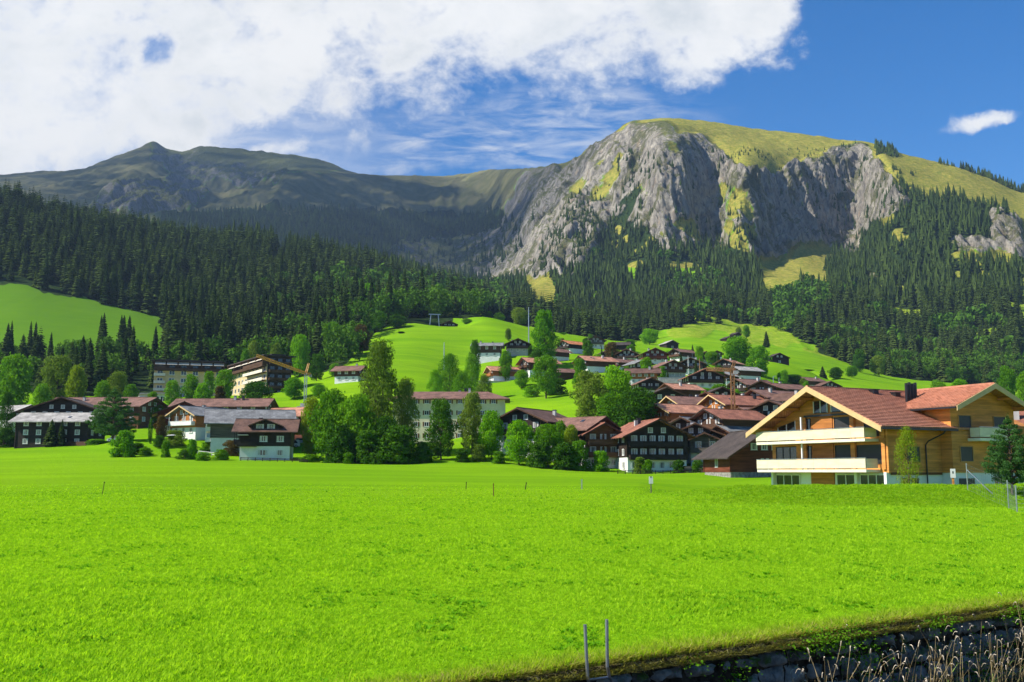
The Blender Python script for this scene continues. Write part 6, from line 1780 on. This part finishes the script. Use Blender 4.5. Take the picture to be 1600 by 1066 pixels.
# garden trees and shrubs between the slope chalets
rgt = np.random.default_rng(21); placed = []
tries = 0
while len(placed) < 62 and tries < 4000:
    tries += 1
    D = rgt.uniform(225, 560); px = rgt.uniform(790 if D > 330 else 960, 1270); X = (px - 800) / FPX * D * .99
    if px < 900 and D < 370: continue
    if any((X - a[0]) ** 2 + (D - a[1]) ** 2 < (a[3] * .62 + 1.5) ** 2 for a in anch[:len(VL) * 2]): continue
    if any((X - q[0]) ** 2 + (D - q[1]) ** 2 < 64 for q in placed): continue
    # keep the open lawn of the middle hill free
    if 775 < px < 905 and 300 < D < 400: continue
    placed.append((X, D)); h = rgt.uniform(3.0, 8.5); g = float(ground(X, D))
    kind = ['round', 'tall', 'bush', 'open', 'round', 'conifer'][int(rgt.integers(0, 6))]
    if kind == 'bush': h = rgt.uniform(1.6, 3)
    u_, top = project(np.array(X), np.array(D), np.array(g + h))
    wpx = (h * rgt.uniform(.55, .85) if kind != 'bush' else h * 1.6) * FPX / D
    if kind == 'conifer': wpx *= .6
    lab = {'bush': 'low garden shrub between the slope chalets', 'conifer': 'small garden conifer between the slope chalets'}.get(kind, 'small leafy garden tree between the slope chalets')
    place_tree(float(u_), float(top), D, wpx, kind, [None, 'mid', 'dark', 'mid', 'bright', 'olive'][int(rgt.integers(1, 6))] if kind != 'conifer' else None, lab, group='garden ' + kind.replace('round', 'tree').replace('tall', 'tree').replace('open', 'tree') + 's between the chalets')
EDGE = [(485, 708, 198, 26, 'mid', 'low shrub left of the chestnut trunk'), (1000, 712, 186, 18, 'olive', 'small shrub at the white base of the large brown chalet'), (1012, 716, 185, 14, 'mid', 'tiny green shrub before the large brown chalet'), (1090, 716, 186, 16, 'dark', 'dark shrub between the parked cars'),
        (1060, 716, 187, 18, 'dark', 'dark shrub left of the blue-black car'), (1160, 712, 170, 30, 'mid', 'green shrub left of the red-brown barn'), (345, 700, 200, 20, 'mid', 'green shrub under the grey house balcony'), (215, 690, 215, 26, 'dark', 'dark green shrub right of the bright round bush'),
        (228, 697, 212, 18, 'mid', 'low hedge piece in the left gardens'), (290, 700, 200, 24, 'dark', 'low dark hedge by the white parasol'), (150, 684, 245, 24, 'mid', 'green shrub by the white garage of the left chalet'), (318, 704, 196, 20, 'bright', 'sunny shrub behind the rail fence')]
for (px, top, D, wpx, colr, label) in EDGE: place_tree(px, top + 2, Dm(px, D) if D < 180 else D, wpx * 1.5, 'bush', colr, label)
# ================================================================ MEADOW GRASS, CHANNEL WALL, REEDS, LADDER
def grass_mat(name, a, b, trans=0.35):
    return leaf_material(name, a, b, trans, attr=True)
M_GR = grass_mat('meadow_blades', (0.15, 0.34, 0.010), (0.45, 0.66, 0.030), 0.5)
M_GRD = grass_mat('dark_meadow_leaves', (0.07, 0.23, 0.008), (0.20, 0.44, 0.015), 0.4)
M_DRYG = grass_mat('dry_verge_grass', (0.20, 0.22, 0.03), (0.52, 0.46, 0.15), 0.45)
def tuft(seed, nb, spread, wd, bend=0.5, broad=False):
    rg = np.random.default_rng(seed); V = []; F = []
    for i in range(nb):
        an = rg.uniform(0, 6.28); b = np.array((math.cos(an), math.sin(an))) * spread * rg.random() ** .5
        out = np.array((math.cos(an + rg.normal(0, .7)), math.sin(an + rg.normal(0, .7))))
        h = rg.uniform(.55, 1.05); be = bend * rg.uniform(.3, 1.3) * h
        if broad: h *= rg.uniform(.35, .7); be = bend * rg.uniform(1.0, 2.0)
        s = np.array((-out[1], out[0])) * wd * rg.uniform(.7, 1.3)
        p0 = b; p1 = b + out * be * .3; p2 = b + out * be
        o = len(V)
        V += [(*(p0 - s * .6), 0), (*(p0 + s * .6), 0), (*(p1 + s), h * .6), (*(p1 - s), h * .6), (*p2, h)]
        F += [(o, o + 1, o + 2, o + 3), (o + 3, o + 2, o + 4, o + 4)]
    F = np.array(F)
    return np.array(V, float), F[:, :4]
def fix_quads(name, templates, X, Y, Z, H, W, mat, label, kind='stuff'):
    """like merge_instances but blades end in triangles"""
    rg = np.random.default_rng(5)
    Vs, Fs, Ts = [], [], []; off = 0
    which = rg.integers(0, len(templates), len(X)); rot = rg.uniform(0, 2 * PI, len(X)); tint = rg.random(len(X))
    for k, (tv, tf) in enumerate(templates):
        s = which == k; m = int(s.sum())
        if not m: continue
        c, sn = np.cos(rot[s])[:, None], np.sin(rot[s])[:, None]
        vx = (tv[None, :, 0] * c - tv[None, :, 1] * sn) * W[s][:, None] + X[s][:, None]
        vy = (tv[None, :, 0] * sn + tv[None, :, 1] * c) * W[s][:, None] + Y[s][:, None]
        vz = tv[None, :, 2] * H[s][:, None] + Z[s][:, None]
        Vs.append(np.stack([vx, vy, vz], -1).reshape(-1, 3))
        Fs.append((tf[None] + (np.arange(m) * len(tv))[:, None, None] + off).reshape(-1, 4)); off += m * len(tv)
        Ts.append(np.repeat(tint[s], len(tv)))
    V = np.concatenate(Vs); F = np.concatenate(Fs); T = np.concatenate(Ts)
    tri = F[:, 2] == F[:, 3]
    q = F[~tri]; tr = F[tri][:, :3] if False else None
    # second face of each blade: (d, c, tip, tip)
    isq = F[:, 2] != F[:, 3]
    sizes = np.where(isq, 4, 3)
    flat = F.ravel()
    keep = np.ones(F.shape, bool); keep[~isq, 3] = False
    o = mesh_np(name, V, flat[keep.ravel()], sizes, mat, attrs={'tint': ('POINT', 'FLOAT', T)})
    return tag(o, label[0], label[1], kind=kind)
rgg = np.random.default_rng(12)
T_G = [tuft(i, 7, .5, .055, .55) for i in range(6)]
T_B = [tuft(20 + i, 7, .25, .16, .5, True) for i in range(4)]
def edge_y(X): return 11.7 + 0.7 * X
def sample_field(n, d0, d1, rlim=.60):
    r = rgg.uniform(-rlim, rlim, n); D = np.exp(rgg.uniform(math.log(d0), math.log(d1), n)); X = r * D
    ok = D > edge_y(X) + .02
    return X[ok], D[ok]
X, Y = sample_field(170000, 9.5, 110)
ok = rgg.random(len(X)) < np.clip((112 - Y) / 60, 0, 1); X, Y = X[ok], Y[ok]
patch = fbm(X / 2.6, Y / 3.5, 301, 4)
size = .042 * (1 + Y / 55) * rgg.uniform(.6, 1.35, len(X)) * (1 + .5 * np.clip(patch, -.5, .6))
near_edge = np.clip((Y - edge_y(X)) / 2.2, .55, 1); size *= near_edge
Z = ground(X, Y) - .01
fix_quads('grass', T_G, X, Y, Z, size * 1.25, size * 1.5, M_GR, ('bright green mown meadow grass', 'grass'))
X, Y = sample_field(26000, 9.5, 100)
ok = rgg.random(len(X)) < np.clip((100 - Y) / 60, 0, 1); X, Y = X[ok], Y[ok]
ok = (fbm(X / 1.1, Y / 1.6, 311, 4) > .20) & (Y > edge_y(X) + 1.0); X, Y = X[ok], Y[ok]
size = .058 * (1 + Y / 45) * rgg.uniform(.6, 1.3, len(X))
fix_quads('meadow_herbs', T_B, X, Y, ground(X, Y), size * 1.2, size * 1.2, M_GRD, ('darker broad leaved herbs scattered in patches through the meadow', 'herbs'))
# rough grass on the low bank
n = 15000; px_ = rgg.uniform(1040, 1660, n); D_ = rgg.uniform(70, 84, n); kp = rgg.random(n) < np.clip((px_ - 1040) / 140, 0, 1) * np.clip((D_ - 69.5) / 4, .1, 1); px_, D_ = px_[kp], D_[kp]; n = len(px_); X = (px_ - 800) / FPX * D_ * .992
fix_quads('bank_grass', T_G, X, D_, ground(X, D_) - .03, rgg.uniform(.06, .24, n), rgg.uniform(.2, .4, n), grass_mat('rough_bank_grass', (0.13, 0.32, 0.004), (0.36, 0.52, 0.03), .5), ('rough longer grass on the low bank before the larch house', 'grass'))
# verge: drooping dry grass along the wall edge
n = 9000; X = rgg.uniform(-2.5, 14, n); off = np.abs(rgg.normal(0, .16, n)); Y = edge_y(X) + off - .12
fix_quads('verge_grass', [tuft(40 + i, 8, .6, .035, 1.6) for i in range(5)], X, Y, np.full(n, -.03) - .10 * (off < .10), rgg.uniform(.05, .15, n), rgg.uniform(.08, .17, n), M_DRYG, ('dry drooping grass along the top of the stone wall', 'grass'))
n = 7000; X = rgg.uniform(-2.5, 14, n); off = np.abs(rgg.normal(0, .35, n)); Y = edge_y(X) + off - .04
fix_quads('verge_grass', [tuft(50 + i, 8, .6, .045, .8) for i in range(5)], X, Y, np.full(n, -.02), rgg.uniform(.05, .17, n), rgg.uniform(.07, .15, n), grass_mat('green_verge', (0.17, 0.33, 0.008), (0.42, 0.54, 0.04), .5), ('greener grass tufts just behind the wall edge', 'grass'))

# roots and dead blades hanging over the edge
def hang(n, l0, l1, mat, label, seed):
    r_ = np.random.default_rng(seed); V, F = [], []
    Ex = np.array((1, .7, 0)) / math.hypot(1, .7); Nx = np.array((.7, -1, 0)) / math.hypot(1, .7)
    for _ in range(n):
        s = r_.uniform(-3, 18); cl = fbm(np.array([s * 1.7]), np.array([.5]), 77, 3)[0]
        L = r_.uniform(l0, l1) * (1 + 1.2 * max(-.5, cl)); b = Ex * s + np.array((0, 11.7, -.02)) + Nx * r_.uniform(-.05, .08)
        o = len(V); a = r_.uniform(-.5, .5); sd = Ex * math.cos(a) * .006
        pts = [b + Nx * (.10 * f + .05 * r_.normal() * f) + Ex * (r_.normal() * .04 * f) + np.array((0, 0, .05 * f - L * f * f)) for f in (0, .35, .7, 1)]
        for i, p in enumerate(pts):
            k_ = 1 - i * .28; V.append(tuple(p - sd * k_)); V.append(tuple(p + sd * k_))
        for i in range(3): F.append((o + 2 * i, o + 2 * i + 1, o + 2 * i + 3, o + 2 * i + 2))
    tag(mesh_obj('hanging_grass', V, F, mat), label, 'grass', kind='stuff')
hang(5200, .06, .22, pmat('dead_brown_grass', (0.10, 0.075, 0.035), .9, .1, var=.4, vscale=5), 'dark dead grass hanging over the channel wall', 6)
hang(1900, .05, .16, pmat('straw_grass', (0.36, 0.30, 0.14), .9, .1, var=.4, vscale=5), 'pale straw blades hanging over the channel wall', 7)

# stone wall of the channel
E = np.array((1, .7, 0)) / math.hypot(1, .7); NW = np.array((.7, -1, 0)) / math.hypot(1, .7)
wroot = empty('stone_wall', (0, 11.7, 0)); tag(wroot, 'dark rough stone wall of the channel below the meadow edge', 'stone wall')
def wallpt(s, n_, z): return E * s + NW * n_ + np.array((0, 0, z))
V, F = [], []
rw = np.random.default_rng(3)
z = -.13; course = 0
while z > -2.4:
    hgt = rw.uniform(.22, .46); s = -4.0 + rw.uniform(0, .3)
    while s < 44:
        wd = rw.uniform(.22, .62); pro = rw.uniform(.02, .10); o = len(V)
        zt = z - rw.uniform(0, .05); zb2 = z - hgt - rw.uniform(-.03, .03)
        nx, nz = 6, 5
        for j in range(nz):
            for i in range(nx):
                fx, fz = i / (nx - 1), j / (nz - 1)
                ex = max(abs(fx - .5), abs(fz - .5)) * 2
                dep = pro * (1 - ex ** 6) + (.035 * rw.normal() if ex < 1 else -.05)
                jx = rw.normal(0, .012)
                V.append(tuple(wallpt(s + .012 + (wd - .024) * fx + jx, dep, zt - .012 + (zb2 - zt + .024) * fz + rw.normal(0, .010))))
        for j in range(nz - 1):
            for i in range(nx - 1): F.append((o + j * nx + i, o + j * nx + i + 1, o + (j + 1) * nx + i + 1, o + (j + 1) * nx + i))
        s += wd
    z -= hgt; course += 1
def stone_extra(t, tcn, c):
    n = t.noise(tcn.outputs['Object'], 1.3, 6, 0.65); m2 = t.noise(tcn.outputs['Object'], 7.0, 5, 0.7)
    moss = t.ramp(t.math('ADD', n, t.math('MULTIPLY_ADD', m2, .5, -.25)), .55, .68)
    c = t.mix(t.ramp(m2, .45, .75, 0, .6), c, (0.36, 0.35, 0.33))
    return t.mix(moss, c, (0.07, 0.11, 0.02))
M_STONE = pmat('channel_stone', (0.24, 0.22, 0.19), 0.95, 0.1, var=.5, vscale=3, bump=.02, bscale=14, extra=stone_extra)
mesh_obj('stones', V, F, M_STONE, wroot, smooth=True)
M_EARTH = pmat('dark_earth', (0.045, 0.036, 0.024), 0.95, 0.1, var=.5, vscale=6, bump=.03, bscale=20)
# backing and earth lip
ns, nzz = 420, 6
S = np.linspace(-4, 44, ns); V, F = [], []
prof = [(-.30, .012), (-.10, .0), (.03, -.03), (.06, -.10), (-.02, -.20), (-.08, -2.6)]
for i, s in enumerate(S):
    w1 = fbm(np.array([s * 2.1]), np.array([3.3]), 7, 4)[0]; w2 = fbm(np.array([s * 5.1]), np.array([1.3]), 9, 4)[0]
    for k, (n_, z_) in enumerate(prof):
        f = 0 if k in (0, 5) else 1
        V.append(tuple(wallpt(s, n_ + f * (.10 * w1 + .05 * w2), z_ + (f * .05 * w2 if k > 1 else 0))))
for i in range(ns - 1):
    for k in range(5): o = i * 6 + k; F.append((o, o + 6, o + 7, o + 1))
mesh_obj('earth_lip', V, F, M_EARTH, wroot, smooth=True)
# channel bed, near bank and the ground behind the camera
def grid_struct(name, us, vs, fn, mat):
    V = [tuple(fn(u, v)) for u in us for v in vs]; m = len(vs)
    F = [(i * m + j, (i + 1) * m + j, (i + 1) * m + j + 1, i * m + j + 1) for i in range(len(us) - 1) for j in range(m - 1)]
    return tag(mesh_obj(name, V, F, mat, smooth=True), kind='structure')
bedprof = lambda n_: -2.3 + .25 * math.exp(-(n_ / .7) ** 2) + (0 if n_ < 5.5 else min(2.9, (n_ - 5.5) * .9))
def bed(u, v):
    p = wallpt(u, v, 0) + np.array((0, 11.7, 0)); p[2] = bedprof(v) + .08 * fbm(np.array([u * .8]), np.array([v * .8]), 3, 3)[0]
    return p
grid_struct('channel_bed', np.linspace(-60, 110, 120), [-.1, .3, .8, 1.5, 2.5, 3.5, 4.5, 5.5, 6.5, 7.5, 8.7], bed, M_EARTH)
M_ROAD = pmat('bank_gravel', (0.16, 0.15, 0.13), .95, .2, var=.3, vscale=3, bump=.01, bscale=40)
grid_struct('near_bank', np.linspace(-300, 300, 8), [8.7, 12, 40, 320], lambda u, v: (wallpt(u, v, .56 + .0) + np.array((0, 11.7, 0))), M_ROAD)
# reeds and weeds standing in the channel in front of the wall
def strip(V, F, pts, w0, w1, side):
    o = len(V); n = len(pts)
    for i, p in enumerate(pts):
        w = w0 + (w1 - w0) * i / (n - 1); V.append(tuple(p - side * w)); V.append(tuple(p + side * w))
    for i in range(n - 1): F.append((o + 2 * i, o + 2 * i + 1, o + 2 * i + 3, o + 2 * i + 2))
rr = np.random.default_rng(8)
V, F, HV_, HF_, GV, GF = [], [], [], [], [], []
base0 = np.array((0, 11.7, 0))
def reed(s, n_, h, dense=False):
    b = wallpt(s, n_, -2.05) + base0; ln = rr.normal(0, .16, 3) * np.array((1, 1, 0)); ang = rr.uniform(0, 3.14); side = np.array((math.cos(ang), math.sin(ang), 0))
    pts = [b + ln * (f ** 1.8) * h + np.array((0, 0, h * (f - .10 * f ** 3 * abs(rr.normal())))) for f in np.linspace(0, 1, 6)]
    strip(V, F, pts, .006, .0022, side)
    top = pts[-1]; d = np.append(rr.normal(0, 1, 2), 0); d /= np.linalg.norm(d)
    if rr.random() < .7:                                   # drooping seed head
        hp = [top + d * (.05 * f) + np.array((0, 0, .05 * f - .07 * f * f)) for f in np.linspace(0, 1.3, 4)]
        for a_ in (0, 1.57): strip(HV_, HF_, hp, .009, .004, np.array((math.cos(a_), math.sin(a_), .3)))
    for _ in range(2):                                      # long leaves
        f0 = rr.uniform(.2, .7); st = b + (top - b) * f0; d2 = np.append(rr.normal(0, 1, 2), 0); d2 /= np.linalg.norm(d2); L = rr.uniform(.25, .6)
        lp = [st + d2 * L * f * .7 + np.array((0, 0, L * (f * .8 - f * f * .75))) for f in np.linspace(0, 1, 4)]
        strip(V if rr.random() < .55 else GV, F if rr.random() < 0 else (F if len(V) == -1 else None) or [], lp, 0, 0, side) if False else strip(GV, GF, lp, .008, .001, np.cross(d2, (0, 0, 1)))
for _ in range(420):
    s = rr.choice([rr.normal(6.9, .8), rr.normal(8.2, 1.2), rr.normal(10.8, 1.8), rr.uniform(3.5, 14), rr.normal(4.9, .5)]); reed(s, rr.uniform(.15, 1.0), rr.uniform(1.35, 2.15) * (1 if s > 4.5 else .85))
for _ in range(160): reed(rr.uniform(9.5, 14.5), rr.uniform(.1, .7), rr.uniform(1.6, 2.45))
for s in (2.3, 2.45, 3.0, 3.5, 3.9): reed(s, .35, rr.uniform(1.5, 1.75))
M_STRAW = pmat('dry_reed_stem', (0.30, 0.23, 0.11), .85, .2, var=.3, vscale=4)
M_SEED = pmat('pale_seed_head', (0.52, 0.44, 0.32), .9, .1, var=.25, vscale=9)
ro = mesh_obj('reeds', V, F, M_STRAW); tag(ro, 'dry brown reed stems in front of the channel wall', 'reeds', kind='stuff')
hd = mesh_obj('seed_heads', HV_, HF_, M_SEED, ro); hd['kind'] = 'stuff'
lv = mesh_obj('reed_leaves', GV, GF, pmat('green_reed_leaf', (0.10, 0.15, 0.03), .8, .2, var=.5, vscale=3), ro); lv['kind'] = 'stuff'
# leafy weeds on and under the wall
def weed_patch(cs, cn, cz, rs, rn, rz, n, leaf):
    C_ = np.stack([rr.normal(cs, rs, n), np.abs(rr.normal(cn, rn, n)), rr.normal(cz, rz, n)], 1)
    P_ = C_[:, :1] * E + C_[:, 1:2] * NW + base0 + C_[:, 2:] * np.array((0, 0, 1.0))
    P_[:, 2] = np.minimum(P_[:, 2], .12)
    return leaf_quads(P_, np.tile(np.array((0.2, -.4, .8)), (n, 1)), leaf, rr, .5)
parts_ = []
for (cs, cz, rs, rz, n) in [(5.3, -.10, .45, .10, 900), (6.1, -.25, .3, .2, 500), (3.4, -.35, .15, .12, 120), (9.2, -.9, .6, .35, 900), (11.5, -.6, .8, .4, 1300), (8.0, -.06, .25, .06, 350), (13.5, -.3, .7, .35, 900), (7.2, -1.2, .8, .3, 900), (10.2, -.08, .3, .07, 300), (5.5, -1.3, .6, .25, 500), (12.4, -.04, .5, .06, 400), (2.6, -.12, .1, .05, 60)]:
    parts_.append(weed_patch(cs, .22, cz, rs, .12, rz, n, .022))
vv = np.concatenate([p[0] for p in parts_]); nq = len(vv) // 4
wo_ = mesh_np('weeds', vv, np.arange(nq * 4), np.full(nq, 4), M_LEAF['mid']); tag(wo_, 'leafy green weeds clinging to the wall and channel', 'weeds', kind='stuff')
# steel ladder rails
def lp(px, row, D): return at(px, row, D)
lad = empty('steel_ladder', lp(930, 1066, 12.1)); tag(lad, 'two bent galvanised ladder rails rising above the wall edge', 'ladder')
o_ = np.array(lad.location)
ru = MB(); ru.tube([lp(914, 976, 12.05) - o_, lp(916, 1020, 12.05) - o_, lp(918, 1056, 12.05) - o_, lp(922, 1080, 12.15) - o_, lp(930, 1100, 12.3) - o_, lp(931, 1290, 12.3) - o_], .0205, 12); ru.build('rail', M_METAL, lad, smooth=False)
ru = MB(); ru.tube([lp(948, 968, 12.2) - o_, lp(948.5, 1010, 12.2) - o_, lp(949, 1042, 12.2) - o_, lp(952, 1058, 12.25) - o_, lp(960, 1074, 12.4) - o_, lp(961, 1290, 12.5) - o_], .0205, 12); ru.build('rail', M_METAL, lad)
ru = MB(); ru.tube([lp(921, 1062, 12.1) - o_, lp(951, 1058, 12.25) - o_], .016, 10); ru.build('rung', M_METAL, lad)
ru = MB(); ru.tube([lp(931, 1100, 12.3) - o_, lp(961, 1098, 12.5) - o_], .016, 10); ru.build('rung', M_METAL, lad)
# brushwood pile and pebbly earth beside the barn
p = at(1130, 730, 180); g = float(ground(p[0], p[1])); V, F = [], []
for _ in range(500):
    c0 = np.array((rr.normal(0, 1.8), rr.normal(0, .8), 0)); c0[2] = max(0, .9 * math.exp(-(c0[0] / 2.2) ** 2) * rr.random()); d = rr.normal(0, 1, 3) * (.7, .7, .25)
    strip(V, F, [c0 - d * .5, c0, c0 + d * .5], .03, .02, np.array((0, 0, 1.0)))
bp = mesh_obj('brushwood_pile', V, F, pmat('brushwood', (0.20, 0.13, 0.06), .9, .1, var=.4)); bp.location = (p[0], p[1], g); tag(bp, 'heap of brown brushwood left of the larch house', 'brushwood', kind='stuff')
# ---------------------------------------------------------------- air
hb = bmesh.new()
bmesh.ops.create_cube(hb, size=1.0)
hm = bpy.data.meshes.new('haze'); hb.to_mesh(hm); hb.free()
haze = bpy.data.objects.new('haze', hm); COL.objects.link(haze)
haze.scale = (22000, 9200, 1420); haze.location = (0, 4100, 700)
mh = bpy.data.materials.new('haze_air'); mh.use_nodes = True
t = NT(mh.node_tree); t.n.remove(t.n['Principled BSDF'])
pv = t.new('ShaderNodeVolumePrincipled', {'Color': (0.5, 0.7, 1.0, 1), 'Density': 5.6e-5, 'Anisotropy': 0.2})
t.set(t.n['Material Output'], 'Volume', pv.outputs[0])
hm.materials.append(mh)
tag(haze, 'thin blue haze in the valley air', 'haze', kind='stuff')

# ---------------------------------------------------------------- the cloud bank that shades the far mountains (left of the view, 3 km up)
rcl = np.random.default_rng(31)
CB = [(-6500, 1500), (-2200, 1500), (-2090, 1750), (-2000, 2150), (-1930, 5200), (-6500, 5200)]
bmc = bmesh.new(); bmesh.ops.create_icosphere(bmc, subdivisions=2, radius=1.0)
iv = np.array([v.co[:] for v in bmc.verts]); ifc = np.array([[v.index for v in f.verts] for f in bmc.faces]); bmc.free()
VV, FF = [], []; offc = 0
for gx in np.arange(-6400, -2000, 330):
    for gy in np.arange(1640, 5200, 330):
        x, y = gx + rcl.uniform(-60, 60), gy + rcl.uniform(-60, 60)
        if not poly_mask(np.array([x + 140.0]), np.array([y - 130.0]), CB)[0]: continue
        r = rcl.uniform(240, 330); v = iv * np.array((r, r, r * .45)) * (1 + .12 * np.sin(iv[:, [1]] * 6 + x))
        VV.append(v + np.array((x, y, 3000 + rcl.uniform(-40, 60)))); FF.append(ifc + offc); offc += len(iv)
mcl = bpy.data.materials.new('thin_cloud'); mcl.use_nodes = True
t = NT(mcl.node_tree); t.n.remove(t.n['Principled BSDF'])
t.set(t.n['Material Output'], 0, t.new('ShaderNodeMixShader', {0: 0.27, 1: t.new('ShaderNodeBsdfTransparent', {0: (1, 1, 1, 1)}), 2: t.new('ShaderNodeBsdfTranslucent', {0: (.9, .9, .9, 1)})}))
VV = np.concatenate(VV); FF = np.concatenate(FF)
tag(mesh_np('clouds', VV, FF.ravel(), np.full(len(FF), 3), mcl, True), 'cloud bank left of the view that shades the far mountains', 'clouds', kind='stuff')
